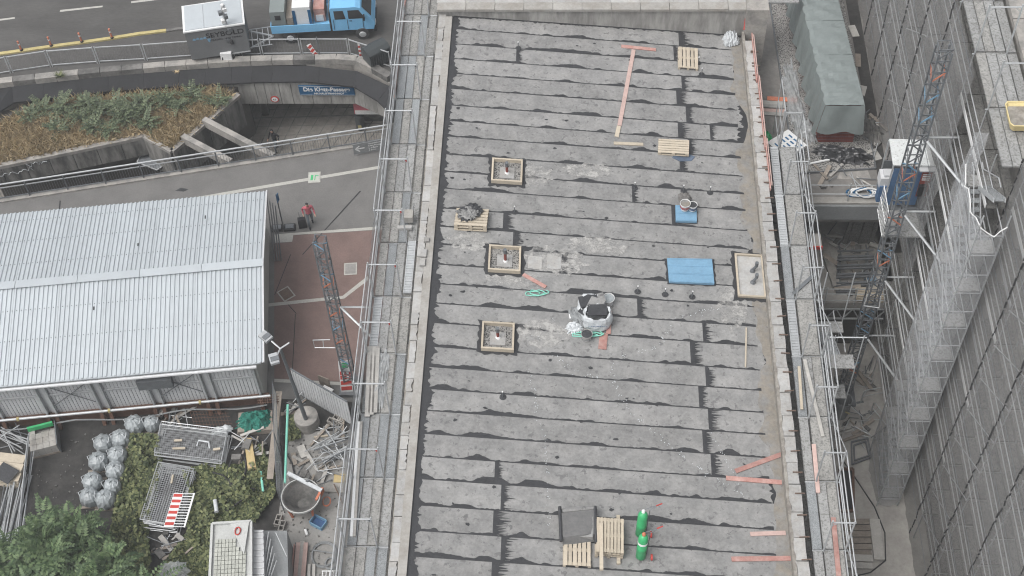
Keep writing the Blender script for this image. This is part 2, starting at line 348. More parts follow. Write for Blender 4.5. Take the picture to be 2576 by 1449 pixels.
JO = {0: [1708], 1: [1695], 2: [1298], 3: [1715], 4: [1702], 5: [1726], 6: [1706, 1786], 7: [1731], 8: [1710], 10: [1591, 1717], 11: [1690], 12: [1265], 13: [1290], 14: [1414], 16: [1604], 17: [1768], 18: [1737], 19: [1775], 20: [1758], 21: [1782], 22: [1768], 23: [1789], 24: [1244], 25: [1260], 26: [1240], 27: [1260], 28: [1236]}
def seam_band(A, B, wfun, nrm, h0, n):
    """ragged black run-out beside a straight lap edge A-B"""
    m = MB(); prev = None; base = len(m.v)
    for i in range(n):
        t = i / (n - 1); x = A[0] + (B[0] - A[0]) * t; y = A[1] + (B[1] - A[1]) * t; w_ = wfun[i]
        x2, y2 = x + nrm[0] * w_, y + nrm[1] * w_
        x1, y1 = x - nrm[0] * .012, y - nrm[1] * .012
        m.v += [(x1, y1, rz(x1) + h0), (x2, y2, rz(x2) + h0)]
    for i in range(n - 1): m.f.append((2 * i, 2 * i + 2, 2 * i + 3, 2 * i + 1) if nrm[1] > .5 else (2 * i, 2 * i + 1, 2 * i + 3, 2 * i + 2))
    return m
NR = len(YB) - 1
for k in range(NR):
    vmid = (VB[k] + VB[k + 1]) / 2 if k + 1 < len(VB) else 1500
    xj = [PR(u, vmid + 40).x for u in JO.get(k, [])] if k < 29 else []
    if k >= 29: xj = [-2.6 if k % 2 else -2.9]
    xs = [-5.22] + xj + [6.85 + .3 * random.random()]
    if k == 0: ytop = lambda x: 46.35
    for j in range(len(xs) - 1):
        x0, x1 = xs[j], xs[j + 1]; m = MB(); last = j == len(xs) - 2
        nseg = 12 if last else 1
        right = [(x1, t) for t in (0, 1)] if not last else [(x1 + (random.random() - .5) * .22, t / 11) for t in range(12)]
        def yy(x, t): a, b = ys(k + 1, x), (46.35 if k == 0 else ys(k, x)); return a + (b - a) * t
        pts = [(x0, yy(x0, 0), 0)] + [(x, yy(x, t), t) for x, t in right] + [(x0, yy(x0, 1), 1)]
        lift = .012 if j < len(xs) - 2 else .007
        top = [(x, y, rz(x) + lift + .010 * t) for x, y, t in pts]; n = len(top)
        bot = [(x, y, z - .03) for x, y, z in top]
        m.add(bot + top, [tuple(range(n, 2 * n))] + [(i, (i + 1) % n, n + (i + 1) % n, n + i) for i in range(n)])
        m.build('membrane_strip', 'membrane', bld)
        if not last:                                       # comb-like run-out at the end lap
            n = 64; wv = np.abs(wob(n, .10, 3)) + .10 * (rng.random(n) ** 4) * 3 + rng.uniform(.08, .2) + np.where(rng.random(n) > .75, rng.random(n) * .3, 0)
            wv = np.clip(wv * rng.uniform(.5, 1.1), .05, .6)
            seam_band((x1, ys(k + 1, x1)), (x1, ys(k, x1) if k else 46.3), wv, (1, 0), .0235, n).build('bitumen_seam', 'bitumen', bld)
    # run-out above the long lap (onto the strip behind)
    if k:
        n = 220; xa, xb = -5.2, 6.85
        wv = .028 + np.abs(wob(n, .016, 4)) + np.clip(wob(n, .065, 26), 0, .2) + np.clip(wob(n, .05, 11) - .03, 0, .12)
        wv = np.clip(wv * rng.uniform(.8, 1.3), .018, .26)
        seam_band((xa, ys(k, xa)), (xb, ys(k, xb)), wv, (0, 1), .0265, n).build('bitumen_seam', 'bitumen', bld)
# black tar edge on the left with fingers
n = 520; wv = .16 + np.abs(wob(n, .05, 3)) + np.clip(wob(n, .07, 14), 0, .25) + np.where(rng.random(n) > .8, rng.random(n) * .16, 0)
seam_band((-5.24, BY0), (-5.24, 46.3), wv, (1, 0), .029, n).build('tar_edge', 'bitumen', bld)
n = 300; seam_band((-5.2, 46.345), (7.3, 46.345), .05 + np.abs(wob(n, .03, 5)), (0, -1), .031, n).build('tar_edge', 'bitumen', bld)
# random small tar blots
m = MB()
for k in range(90):
    x, y = rng.uniform(-4.8, 6.4), rng.uniform(18, 45.8); r_ = rng.uniform(.02, .07); nn = 7
    pp = [(x + r_ * rng.uniform(.5, 1.5) * math.cos(t * 6.283 / nn) * 1.4, y + r_ * rng.uniform(.5, 1.4) * math.sin(t * 6.283 / nn)) for t in range(nn)]
    m.add([(a, b, rz(a) + .0275) for a, b in pp], [tuple(range(nn))])
m.build('tar_blot', 'bitumen', bld, kind='stuff')
for (u, v, w_, h_) in ((1400, 655, 2.6, 1.5), (1330, 440, 2.2, 1.2), (1360, 840, 2.4, 1.3), (1180, 610, 1.6, 1.0), (1500, 620, 2.4, .9), (1840, 780, 1.2, 2.2), (1480, 430, 2.0, .8), (1290, 700, 2.2, .8)):
    c = PR(u, v); m = MB(); n = 36
    for i in range(n): t = 6.283 * i / n; q = rng.uniform(.75, 1.1); x = c.x + w_ * .5 * q * math.cos(t); m.v.append((x, c.y + h_ * .5 * q * math.sin(t), rz(x) + .0325))
    m.f.append(tuple(range(n))); m.build('dust_stain', 'dust', bld)
# ---- left upstand and its white stones ----
MB().boxb(-5.55, -5.25, BY0, 46.2, 11.2, 11.62).build('upstand', 'concrete_pale', bld)
MB().boxb(-5.87, -5.55, BY0, 46.9, 9.9, 11.5).build('stone_bed', 'mortar', bld)
y = 46.6; k = 0
while y > 16:
    L_ = random.choice((.55, .7, .8, .95, 1.1)); x0 = -5.86 + random.uniform(0, .05); x1 = -5.53 + random.uniform(-.09, .03)
    m = MB(); h = 11.56 + random.uniform(0, .05); q = 7
    pts = [(x0, y - L_ + .02), *[(x1 + random.uniform(-.035, .035), y - L_ + .02 + (L_ - .03) * i / q) for i in range(q + 1)], (x0, y - .01)]
    m.prism(pts, 11.4, h).build('coping_stone', 'stone_white', bld); y -= L_; k += 1
# ---- end wall at the top ----
WT = 11.95
m = MB(); m.boxb(-5.87, 7.9, 46.35, 46.85, 9.9, WT - .12); m.build('end_wall', 'wall_stain', bld)
for k in range(11):
    x0 = -5.9 + k * 1.255
    MB().boxb(x0, x0 + 1.235, 46.26, 46.72, WT - .12, WT + random.uniform(-.01, .015)).build('wall_coping', 'concrete_pale', bld)
for k in range(11):
    x0 = -5.95 + k * 1.26
    MB().boxb(x0, x0 + 1.245, 46.74, 47.05, WT - .16, WT - .05 + random.uniform(-.01, .015)).build('coping_stone', 'stone_white', bld)
# ---- right parapet ----
PZ = 10.78
def px_(y): return 7.36 + (7.44 - 7.36) * max(0, min(1, (33 - y) / 8))
m = MB(); m.boxb(7.32, 7.44, BY0, 46.2, 9.9, PZ - .04); m.build('upstand', 'mortar', bld)
y = 45.6
while y > 16:
    L_ = random.choice((.85, .95, 1.05)); x0 = 7.42 + random.uniform(-.015, .015); x1 = 7.82 + random.uniform(-.03, .02)
    q = 5; pts = [(x0, y - L_ + .02), (x1, y - L_ + .02), (x1 + random.uniform(-.02, .02), y - L_ * .5), (x1, y - .012), *[(x0 + random.uniform(-.03, .03), y - .012 - (L_ - .03) * i / q) for i in range(q)]]
    MB().prism(pts, PZ - .4, PZ + random.uniform(-.02, .03)).build('coping_stone', 'stone_white', bld); y -= L_
for k in range(34):
    y = 44.8 - k * .82; MB().bar((7.6, y, PZ + .05), (7.93, y + random.uniform(-.03, .03), PZ + .06), .035).build('rebar_stub', 'rebar', bld)
# concrete end block at the top right corner
MB().boxb(7.42, 8.35, 46.1, 46.95, 8.4, WT + .1).build('corner_block', 'concrete', bld)
# ================= things on the roof =================
def on(p, h=0.0): return Vector((p.x, p.y, rz(p.x) + .025 + h))
SLOPE = math.atan(RS)
def roofplank(u0, v0, u1, v1, w, m, label, t=.035, h=0.0, name='timber_plank', group='planks lying on the roof'):
    a, b = on(PR(u0, v0), h + t / 2), on(PR(u1, v1), h + t / 2); c = (a + b) / 2
    o = MB().bar(a - c, b - c, w, t, up=(RS, 0, 1)).build(name, m); o.location = c; return tag(o, label, 'plank', group)
roofplank(1563, 118, 1650, 127, .17, 'plank_red', 'short red-stained plank forming the crossbar of the T shape on the roof')
roofplank(1594, 127, 1558, 318, .17, 'plank_pink', 'long pinkish plank forming the stem of the T shape on the roof')
roofplank(1557, 319, 1551, 346, .17, 'plank_new', 'short pale board end below the stem of the T-shaped planks')
roofplank(1544, 362, 1618, 365, .15, 'plank_new', 'single pale board lying level just left of the slatted pallet')
roofplank(1316, 692, 1373, 724, .15, 'plank_red', 'reddish board lying aslant beside the middle timber frame')
roofplank(1850, 1187, 1967, 1144, .17, 'plank_red', 'red plank slanting upward towards the right parapet')
roofplank(1826, 1204, 1966, 1215, .17, 'plank_red', 'red plank just below the slanting one near the right parapet')
roofplank(1887, 1345, 1976, 1342, .15, 'plank_pink', 'pale pink short plank near the right parapet, right of the green cylinders')
roofplank(1840, 1408, 1991, 1406, .17, 'plank_red', 'longest red plank, lowest of those along the right parapet')
roofplank(1877, 826, 1875, 925, .05, 'plank_new', 'thin wooden lath lying lengthwise near the right edge of the roof')
# Pallets -----------------------------------------------------------
def pallet(label, c, ang, wid=.8, ln=1.2, n=5, m='plank_new', stack=1, group='wooden pallets on the roof', boards=None):
    e = E('wooden_pallet', label, 'pallet', c, group, ang); e.rotation_euler = (0, SLOPE if c[2] > 9 else 0, ang)
    for s_ in range(stack):
        z = s_ * .15
        for i in (-1, 0, 1):
            MB().boxb(i * (wid / 2 - .05) - .05, i * (wid / 2 - .05) + .05, -ln / 2, ln / 2, z, z + .02).build('bottom_board', m, e, world=False)
            for j in (-1, 0, 1): MB().box((i * (wid / 2 - .05), j * (ln / 2 - .07), z + .06), (.1, .14, .08)).build('block', m, e, world=False)
        for j in (-1, 0, 1): MB().box((0, j * (ln / 2 - .07), z + .11), (wid, .12, .02)).build('stringer_board', m, e, world=False)
        for i in range(n):
            bw = wid / n * (.72 if i % 2 else .84); x = -wid / 2 + (i + .5) * wid / n
            MB().box((x, 0, z + .132), (bw, ln, .022)).build('top_board', m, e, world=False)
    return e
p = on(PR(1730, 152)); pallet('pale pallet with lengthwise boards beside the T-shaped planks', p, R(-2), .86, 1.25)
p = on(PR(1694, 375)); pallet('pallet with level boards and a blue sheet under it', p, R(86), .85, 1.25, 6)
p = on(PR(1187, 560)); pal3 = pallet('stack of two pallets carrying torn black roofing felt, by the left edge', p, R(87), .95, 1.25, 6, stack=2)
p = on(PR(1451, 1388)); pallet('pallet sticking out below the draped roofing sheet', p, R(0), .92, 1.15, 6)
p = on(PR(1531, 1362)); pallet('tall pallet with crowded boards between draped sheet and green cylinders', p, R(-1), .92, 1.25, 8, stack=3)
for i, (u, ua, va, vb, lab) in enumerate(((1513, 1512, 1318, 1435, 'long squared timber across the left side of the tall pallet stack'), (1556, 1555, 1298, 1420, 'squared timber under the right side of the tall pallet stack'))):
    h = .47 if i == 0 else .05
    a, b = on(PR(ua, va, h), h), on(PR(u, vb, h), h); tag(MB().bar(a, b, .12, .1).build('squared_timber', 'plank_new'), lab, 'timber')
# blue sheet under the slatted pallet
m = MB(); pts = [PR(*q) for q in ((1690, 398), (1712, 408), (1740, 406), (1748, 396), (1730, 388), (1700, 390))]
m.add([on(p, .012 + .02 * (i % 2)) for i, p in enumerate(pts)] + [on(p, 0) for p in pts], [tuple(range(6))[::-1]] + [(i, (i + 1) % 6, 6 + (i + 1) % 6, 6 + i) for i in range(6)])
tag(m.build('plastic_sheet', 'sheet_slate'), 'crumpled blue sheet poking out under the slatted pallet', 'sheet')
# torn felt on the pallet stack
def crumple(name, label, cat, c, sx, sy, h, m, seed, n=9, ang=0.0, group=None, amp=1.0):
    """a heap of crushed sheet: ridged folds falling to a torn rim"""
    r2 = np.random.default_rng(seed); mb = MB(); g = {}; n = max(12, n + 8)
    W = [(r2.uniform(0, 6.28), r2.uniform(3, 9), r2.uniform(0, 6.28)) for _ in range(7)]
    ed = 1 + .12 * r2.normal(size=64)
    for i in range(n):
        for j in range(n):
            a, b = i / (n - 1) * 2 - 1, j / (n - 1) * 2 - 1; rr = max(abs(a), abs(b)); th = math.atan2(b, a); q = ed[int((th + 3.15) * 10) % 64]
            rid = sum(1 - abs(math.sin((a * math.cos(t) + b * math.sin(t)) * k + p_)) for t, k, p_ in W) / 7 - .36
            z = h * (1 - rr ** 2.4) * .85 + rid * (.16 + .35 * h) * amp ** .5 * (1 - rr ** 6) + .02 + r2.uniform(0, .012)
            x = a * math.sqrt(1 - b * b * .38) * sx / 2 * (1 + (q - 1) * rr); y = b * math.sqrt(1 - a * a * .38) * sy / 2 * (1 + (q - 1) * rr)
            g[i, j] = len(mb.v); mb.v.append((x * math.cos(ang) - y * math.sin(ang), x * math.sin(ang) + y * math.cos(ang), max(.006, z)))
    for i in range(n - 1):
        for j in range(n - 1):
            a, b, c_, d = g[i, j], g[i + 1, j], g[i + 1, j + 1], g[i, j + 1]
            mb.f += [(a, b, c_), (a, c_, d)] if r2.random() < .5 else [(a, b, d), (b, c_, d)]
    o = mb.build(name, m); o.location = c; return tag(o, label, cat, group)
p = on(PR(1183, 548), .3); crumple('roofing_felt_scrap', 'pile of torn black roofing felt lying on the pallet stack', 'felt', p, .95, .8, .18, 'foil_black', 3, 7, .6)
p = on(PR(1183, 556), .42); crumple('roofing_felt_scrap', 'grey diamond-shaped offcut on top of the torn black felt', 'felt', p, .62, .62, .1, 'membrane', 8, 6, .85)
# draped membrane roll over pallet
e = E('draped_roofing_sheet', 'grey roofing sheet draped over a pallet load with dark rolled edges', 'roofing sheet', on(PR(1453, 1325)))
a, b = PR(1412, 1290, .45), PR(1497, 1282, .45); c_, d = PR(1497, 1352, .45), PR(1416, 1362, .45)
m = MB(); n = 8; top = []
for i in range(n):
    for j in range(n):
        s_, t = i / (n - 1), j / (n - 1); q = (a * (1 - s_) + b * s_) * (1 - t) + (d * (1 - s_) + c_ * s_) * t
        m.v.append((q.x, q.y, q.z - .03 * (abs(s_ - .5) * 2) ** 2 - (0.3 if j == n - 1 else 0) + random.uniform(0, .025)))
for i in range(n - 1):
    for j in range(n - 1): m.f.append((i * n + j, i * n + j + 1, (i + 1) * n + j + 1, (i + 1) * n + j))
m.build('sheet', 'felt_dark', e, smooth=True)
for (u0, v0, u1, v1) in ((1408, 1275, 1412, 1362), (1497, 1274, 1500, 1366)):
    q0, q1 = PR(u0, v0, .42), PR(u1, v1, .42); MB().tube([q0, q1], .06, 8).build('rolled_edge', 'foil_black', e, smooth=True)
MB().tube([PR(1414, 1286, .36), PR(1494, 1278, .36)], .09, 8).build('rolled_edge', 'membrane', e, smooth=True)
q = PR(1453, 1326, .2); MB().box((q.x, q.y, rz(q.x) + .22), (1.0, .9, .36)).build('load', 'membrane', e)
# timber kerb boxes with vent pipes ---------------------------------------
def kerb_frame(label, uv, w, d, pipes, seed, patch=True):
    c = on(PR(*uv)); e = E('timber_kerb_frame', label, 'frame', c, 'timber kerb frames with vent pipes')
    def B(x0, x1, y0, y1, z0, z1, nm, m): slab(MB(), c.x + x0, c.x + x1, c.y + y0, c.y + y1, z1 - z0, z1 + .02).build(nm, m, e)
    o_ = .22
    m = MB(); n = 44; r2 = np.random.default_rng(seed)
    per = []
    for i in range(n):
        t = i / n * 4; s_, q = int(t), t - int(t)
        x, y = [(-1 + 2 * q, -1), (1, -1 + 2 * q), (1 - 2 * q, 1), (-1, 1 - 2 * q)][s_]
        g = r2.uniform(.06, .2); per.append((c.x + x * (w / 2 + g), c.y + y * (d / 2 + g)))
    m.add([(x, y, rz(x) + .034) for x, y in per], [tuple(range(n))]); m.build('tar_apron', 'bitumen', e)
    t = .07; h = .2 if patch else .12
    B(-w / 2, w / 2, -d / 2, -d / 2 + t, 0, h, 'side_board', 'plank_new'); B(-w / 2, w / 2, d / 2 - t, d / 2, 0, h, 'side_board', 'plank_new')
    B(-w / 2, -w / 2 + t, -d / 2 + t, d / 2 - t, 0, h - .01, 'side_board', 'plank_new'); B(w / 2 - t, w / 2, -d / 2 + t, d / 2 - t, 0, h - .01, 'side_board', 'plank_new')
    B(-w / 2 + t, w / 2 - t, -d / 2 + t, d / 2 - t, 0, .03, 'infill', 'gravel' if patch else 'stone_white')
    if patch: B(-w / 4.2, w / 4.2, -d / 4.2 - .05, d / 4.2 - .05, .03, .07, 'screed_patch', 'stone_white')
    for (x, y, hh, lean) in pipes:
        b = Vector((c.x + x, c.y + y, rz(c.x + x) + .06))
        MB().lathe([(.11, 0), (.09, .06), (.06, .1)], 10, b).build('pipe_collar', 'paint_white' if patch else 'galv_dark', e, smooth=True)
        pp = MB().tube([b + Vector((0, 0, .08)), b + Vector((lean, 0, hh))], .055, 10).build('vent_pipe', 'paint_red_dark' if patch else 'galv_dark', e, smooth=True)
        MB().tube([b + Vector((lean, 0, hh)), b + Vector((lean, 0, hh + .22))], .07, 10).build('pipe_cap', 'galv_dark', pp, smooth=True)
kerb_frame('upper of the three square timber frames with vent pipe, left half of the roof', (1276, 436), 1.22, 1.2, [(0, -.05, .42, 0)], 1)
kerb_frame('middle timber frame with vent pipe, beside two white screed squares', (1270, 657), 1.22, 1.2, [(.03, -.05, .5, 0)], 2)
kerb_frame('lowest of the three square timber frames with vent pipe on the left', (1253, 852), 1.18, 1.2, [(0, 0, .38, 0)], 3)
kerb_frame('tall rectangular timber frame with two leaning pipes at the right parapet', (1887, 697), 1.08, 2.05, [(.1, .25, .3, .12), (.08, -.3, .3, .1)], 4, False)
for uv, lab in (((1345, 662), 'left of the two white screed squares beside the middle timber frame'), ((1393, 662), 'right of the two white screed squares beside the middle timber frame')):
    c = PR(*uv); m = MB(); n = 16
    pp = [(c.x + .27 * max(-1, min(1, 1.35 * math.cos(t * 6.283 / n))) + random.uniform(-.02, .02), c.y + .3 * max(-1, min(1, 1.35 * math.sin(t * 6.283 / n))) + random.uniform(-.02, .02)) for t in range(n)]
    m.add([(x, y, rz(x) + .045) for x, y in pp] + [(x, y, rz(x) + .02) for x, y in pp], [tuple(range(n))] + [(i, n + i, n + (i + 1) % n, (i + 1) % n) for i in range(n)])
    tag(m.build('screed_patch', 'stone_white'), lab, 'screed patch', 'white screed patches')
# blue insulated hatch boards ------------------------------------------------
def blue_board(label, uvs, ribs, h=.12):
    pts = [on(PR(*q, h)) for q in uvs]; c = sum(pts, Vector()) / 4; e = E('blue_cover_board', label, 'board', c)
    n = 4; m = MB(); m.add([q + Vector((0, 0, .0)) for q in pts] + [q + Vector((0, 0, h)) for q in pts], [(4, 5, 6, 7), (0, 1, 5, 4), (1, 2, 6, 5), (2, 3, 7, 6), (3, 0, 4, 7)]); m.build('panel', 'paint_blue', e)
    for t in ribs:
        a = pts[0].lerp(pts[3], t) + Vector((0, 0, h)); b = pts[1].lerp(pts[2], t) + Vector((0, 0, h)); MB().bar(a, b, .035, .03, up=(RS, 0, 1)).build('rib', 'paint_blue', e)
    m = MB(); nn = 40
    for i in range(nn):
        t = i / nn * 4; s_ = int(t); q = pts[s_].lerp(pts[(s_ + 1) % 4], t - s_); q = c + (q - c) * rng.uniform(1.04, 1.13); m.v.append((q.x, q.y, rz(q.x) + .0345))
    m.f.append(tuple(range(nn))); m.build('tar_apron', 'bitumen', e)
blue_board('large bright blue ribbed cover board on the right half of the roof', ((1683, 709), (1797, 714), (1791, 652), (1678, 650)), (.04, .33, .37, .68, .97))
blue_board('small blue cover board with two buckets standing on it', ((1700, 556), (1753, 558), (1752, 520), (1699, 517)), (.05, .5, .95))
def bucket(label, pos, r_, h, m, lid=None, band=None):
    e = E('bucket', label, 'bucket', pos, 'buckets on the roof')
    MB().lathe([(r_ * .82, 0), (r_, h), (r_ * 1.06, h), (r_ * 1.06, h - .03), (r_ * .98, h - .03), (r_ * .9, h * .6)], 18, pos, None, 1).build('body', m, e, smooth=True)
    MB().lathe([(r_ * .93, h * .9), (.001, h * .9 + .001)], 18, pos).build('contents', lid or 'foil_black', e)
    if band: MB().lathe([(r_ * .93, h * .3), (r_ * 1.0, h * .7)], 18, pos, None, 0).build('printed_band', band, e, smooth=True)
    m2 = MB(); m2.tube([pos + Vector((r_ * math.cos(t), r_ * math.sin(t) * .5 - r_ * .8, h * .75)) for t in [math.pi * (1 + i / 8) for i in range(9)]], .008, 4); m2.build('bail_handle', 'galv_dark', e)
bucket('left of two buckets on the small blue board, red and dark band', on(PR(1722, 532), .15), .2, .34, 'paint_white', 'sludge', 'paint_red')
bucket('right of two buckets on the small blue board, dark blue band', on(PR(1741, 534), .15), .17, .3, 'paint_white', 'foil_black', 'paint_navy')
bucket('white bucket at the top of the rubbish bags', on(PR(1530, 763)), .22, .32, 'paint_white', 'bag_grey')
bucket('black and white splashed bucket below the rubbish bags', on(PR(1476, 852)), .2, .3, 'stone_white', 'foil_black')
p = on(PR(1722, 500)); crumple('roofing_felt_scrap', 'crumpled grey felt scrap just above the two buckets', 'felt', p, .5, .5, .2, 'concrete_dark', 21, 6)
# the rubbish bags in the middle
def bag(label, pos, sx, sy, h, m, seed, name='rubble_bag', openb=True, cat='bag', fill='foil_black', group=None):
    r2 = np.random.default_rng(seed); e = E(name, label, cat, pos, group); n = 20; mb = MB()
    prof = [(.75, 0), (.98, .12), (1.05, .4), (1.0, .75), (.9, .98), (.78, 1.0)]
    for i, (q, z) in enumerate(prof):
        for k in range(n):
            t = 2 * math.pi * k / n; c_, s_ = math.cos(t), math.sin(t); k2 = (abs(c_) ** 3 + abs(s_) ** 3) ** (-1 / 3)
            w_ = q * r2.uniform(.9, 1.08); mb.v.append((pos[0] + c_ * k2 * sx / 2 * w_, pos[1] + s_ * k2 * sy / 2 * w_, pos[2] + z * h * r2.uniform(.9, 1.08)))
    for i in range(len(prof) - 1):
        for k in range(n): mb.f.append((i * n + k, i * n + (k + 1) % n, (i + 1) * n + (k + 1) % n, (i + 1) * n + k))
    mb.build('bag', m, e)
    return e
q = on(PR(1487, 786)); b1 = bag('upper white rubble bag heaped with grey roofing offcuts', q, 1.0, 1.0, .55, 'bag_white', 5)
for k, (dx, dy, dz, w_, d_, a) in enumerate(((-.1, .1, .55, .7, .5, .2), (.15, -.1, .6, .55, .6, -.4), (-.2, -.25, .5, .5, .35, .9), (.25, .25, .52, .5, .4, .3))):
    MB().box((q.x + dx, q.y + dy, q.z + dz), (w_, d_, .05), a, ).build('felt_offcut', 'membrane' if k % 2 else 'foil_black', b1)
q = on(PR(1502, 815)); b2 = bag('lower white rubble bag with black filling and blue print', q, 1.05, .8, .7, 'bag_white', 6)
MB().box((q.x, q.y + .1, q.z + .7), (.7, .5, .06), .05).build('filling', 'foil_black', b2)
text('UPMIXBAM', .14, (q.x, q.y - .44, q.z + .42), (1, 0, .0), (0, -.45, .9), 'paint_navy', b2, 'print')
roofplank(1534, 785, 1530, 842, .17, 'plank_red', 'red plank standing beside the right of the rubble bags', h=.02)
roofplank(1519, 840, 1515, 880, .3, 'plank_red', 'short wide red plank end sticking out below the rubble bags')
roofplank(1432, 798, 1446, 797, .2, 'paint_white', 'upper small white panel scrap left of the rubble bags', name='panel_scrap', group='white scraps by the rubble bags')
roofplank(1432, 818, 1448, 816, .16, 'paint_white', 'lower small white panel scrap left of the rubble bags', name='panel_scrap', group='white scraps by the rubble bags')
p = on(PR(1455, 800)); crumple('roofing_felt_scrap', 'folded grey felt sheets on the left flank of the rubble bags', 'felt', p, .6, .9, .3, 'pvc_grey', 31, 6, .4)
p = on(PR(1445, 826)); crumple('plastic_sack', 'flattened white sack under the rubble bags, lower left', 'sack', p, .6, .5, .16, 'bag_white', 33, 6, .2)
p = on(PR(1838, 104)); crumple('plastic_sack', 'white tied sack in the upper right corner of the roof', 'sack', p, .7, .75, .5, 'bag_white', 34, 8, .2, amp=1.6)
def ropey(label, uv, m, seed, name='lifting_strap', n=26, sx=.35, sy=.14, h=.03, cat='strap'):
    r2 = np.random.default_rng(seed); c = on(PR(*uv)); pts = []
    for i in range(n):
        t = i / n * 6.283 * 2.2; pts.append(Vector((sx * math.cos(t) * r2.uniform(.7, 1.1) + i * .012, sy * math.sin(t) * r2.uniform(.7, 1.1) + i * .004, h + .01 * (i % 3))))
    o = MB().tube(pts, .022, 5).build(name, m); o.location = c; return tag(o, label, cat)
ropey('green lifting strap coiled below the slanted board on the roof', (1338, 742), 'pvc_green', 3)
ropey('green strap loops beside the splashed bucket', (1468, 846), 'pvc_green', 5, sx=.55, sy=.12)
# anchor rods
for i, (u, v, lab) in enumerate(((1304, 122, 'near the top left strips'), (1757, 160, 'right of the topmost pallet'), (1765, 188, 'just below the topmost pallet'), (1597, 475, 'left one in the row above the buckets'), (1719, 482, 'directly above the buckets'), (1786, 486, 'right one in the row above the buckets'),
        (1295, 535, 'right of the felt-covered pallets'), (1604, 735, 'left one in the row below the blue board'), (1673, 742, 'middle one in the row below the blue board'), (1741, 748, 'right one in the row below the blue board'), (1265, 1000, 'alone in the lower left part of the roof'))):
    c = on(PR(u, v)); e = E('anchor_rod', 'thin upright anchor rod with white cap, ' + lab, 'rod', c, 'anchor rods on the roof')
    MB().lathe([(.13, .006), (.02, .012)], 9, c).build('tar_collar', 'bitumen', e)
    MB().tube([c, c + Vector((0, 0, .32))], .018, 6).build('rod', 'galv_dark', e); MB().lathe([(.0, .38), (.025, .37), (.03, .33), (.015, .31)][::-1], 8, c).build('cap', 'paint_white', e, smooth=True)
# gas cylinders on trolleys
def gas(label, uv, tint):
    c = on(PR(*uv)); e = E('gas_cylinder_trolley', label, 'gas cylinder', c, 'green gas cylinders on trolleys')
    lean = Vector((.05, .16, .98)).normalized(); a0 = lean.orthogonal().normalized(); ax = (a0, lean.cross(a0), lean); b = c + Vector((0, 0, .08))
    cy = MB().lathe([(.13, 0), (.165, .04), (.165, .5), (.172, .52), (.165, .54), (.165, 1.0), (.15, 1.1), (.1, 1.17), (.06, 1.2)], 18, b, ax).build('cylinder', 'cyl_green', e, smooth=True)
    MB().lathe([(.06, 1.19), (.065, 1.28), (.03, 1.32)], 8, b, ax).build('valve', 'paint_white' if tint else 'paint_orange', cy, smooth=True)
    MB().lathe([(.166, .78), (.168, .8), (.167, .88)], 18, b, ax).build('pale_label', 'paint_white', cy, smooth=True) if not tint else None
    fr = MB(); r_ = Vector((.22, .02, 0))
    for s_ in (-.1, .1): fr.tube([b + Vector((s_ + .1, .12, 0)), b + lean * 1.15 + Vector((s_ + .12, .12, 0)), b + lean * 1.2 + Vector((.5, .25, .05))], .015, 5)
    fr.build('trolley_frame', 'galv_dark', e)
    MB().tube([b + lean * 1.2 + Vector((.42, .22, .04)), b + lean * 1.2 + Vector((.62, .3, .06))], .022, 6).build('handle', 'paint_red', e)
    for s_ in (-.02, .36):
        MB().lathe([(.03, -.03), (.11, -.03), (.11, .03), (.03, .03)], 14, c + Vector((s_ * 1.0, .2 - s_ * .6, .11)), (Vector((0, 1, 0)), Vector((0, 0, 1)), Vector((1, 0, 0)))).build('wheel', 'paint_red' if s_ > 0 else 'rubber', e, smooth=True)
gas('upper green gas cylinder strapped to a trolley, white valve', (1610, 1348), 1)
gas('lower green gas cylinder strapped to a trolley, orange valve', (1611, 1405), 0)
# crumbs of dried foam trailing over the membrane
m = MB(); trails = [[(1310, 840), (1350, 856), (1400, 800)], [(1380, 880), (1450, 940), (1540, 960), (1590, 1040), (1680, 1120), (1760, 1180), (1860, 1240)], [(1560, 900), (1660, 870), (1700, 800), (1840, 770)], [(1330, 930), (1370, 1100), (1385, 1330)], [(1780, 1080), (1850, 1200), (1870, 1250)], [(1540, 1420 - 500), (1560, 1010)]]
for tr in trails:
    for (a, b) in zip(tr[:-1], tr[1:]):
        L_ = math.dist(a, b)
        for i in range(int(L_ / 6)):
            t = random.random(); q = on(PR(a[0] + (b[0] - a[0]) * t + random.gauss(0, 3), a[1] + (b[1] - a[1]) * t + random.gauss(0, 3))); r_ = random.uniform(.012, .026)
            m.add([q + Vector((r_, 0, .003)), q + Vector((0, r_, .003)), q + Vector((-r_, 0, .003)), q + Vector((0, -r_, .003)), q + Vector((0, 0, r_ * .7 + .004))], [(0, 1, 4), (1, 2, 4), (2, 3, 4), (3, 0, 4)])
o = m.build('foam_crumbs', 'bag_white'); o['kind'] = 'stuff'; tag(o, 'trails of small white foam crumbs across the grey roof', 'crumbs')
# ---- red formwork boards along the right parapet ----
def pt(u, v, z): return P(u, v, z)
for k, (y0, y1, x, z, lab) in enumerate(((45.9, 43.0, 7.72, 10.95, 'uppermost'), (43.4, 39.2, 7.78, 10.9, 'second from the top'), (39.8, 37.0, 7.83, 10.88, 'third from the top'))):
    e = E('formwork_rail', f'red-painted formwork rail standing on the right parapet, {lab}', 'formwork', (x, (y0 + y1) / 2, PZ), 'formwork rails on the right parapet')
    MB().boxb(x - .02, x + .02, y1, y0, PZ + .03, PZ + .17).build('board', 'plank_red', e)
    MB().boxb(x + .05, x + .09, y1 + .2, y0 - .1, PZ + .1, PZ + .16).build('board', 'plank_pink', e)
    for i in range(4): yy_ = y0 - .3 - i * (y0 - y1) / 4; MB().boxb(x - .12, x + .1, yy_ - .02, yy_ + .02, PZ + .03, PZ + .08).build('tie', 'rebar', e)
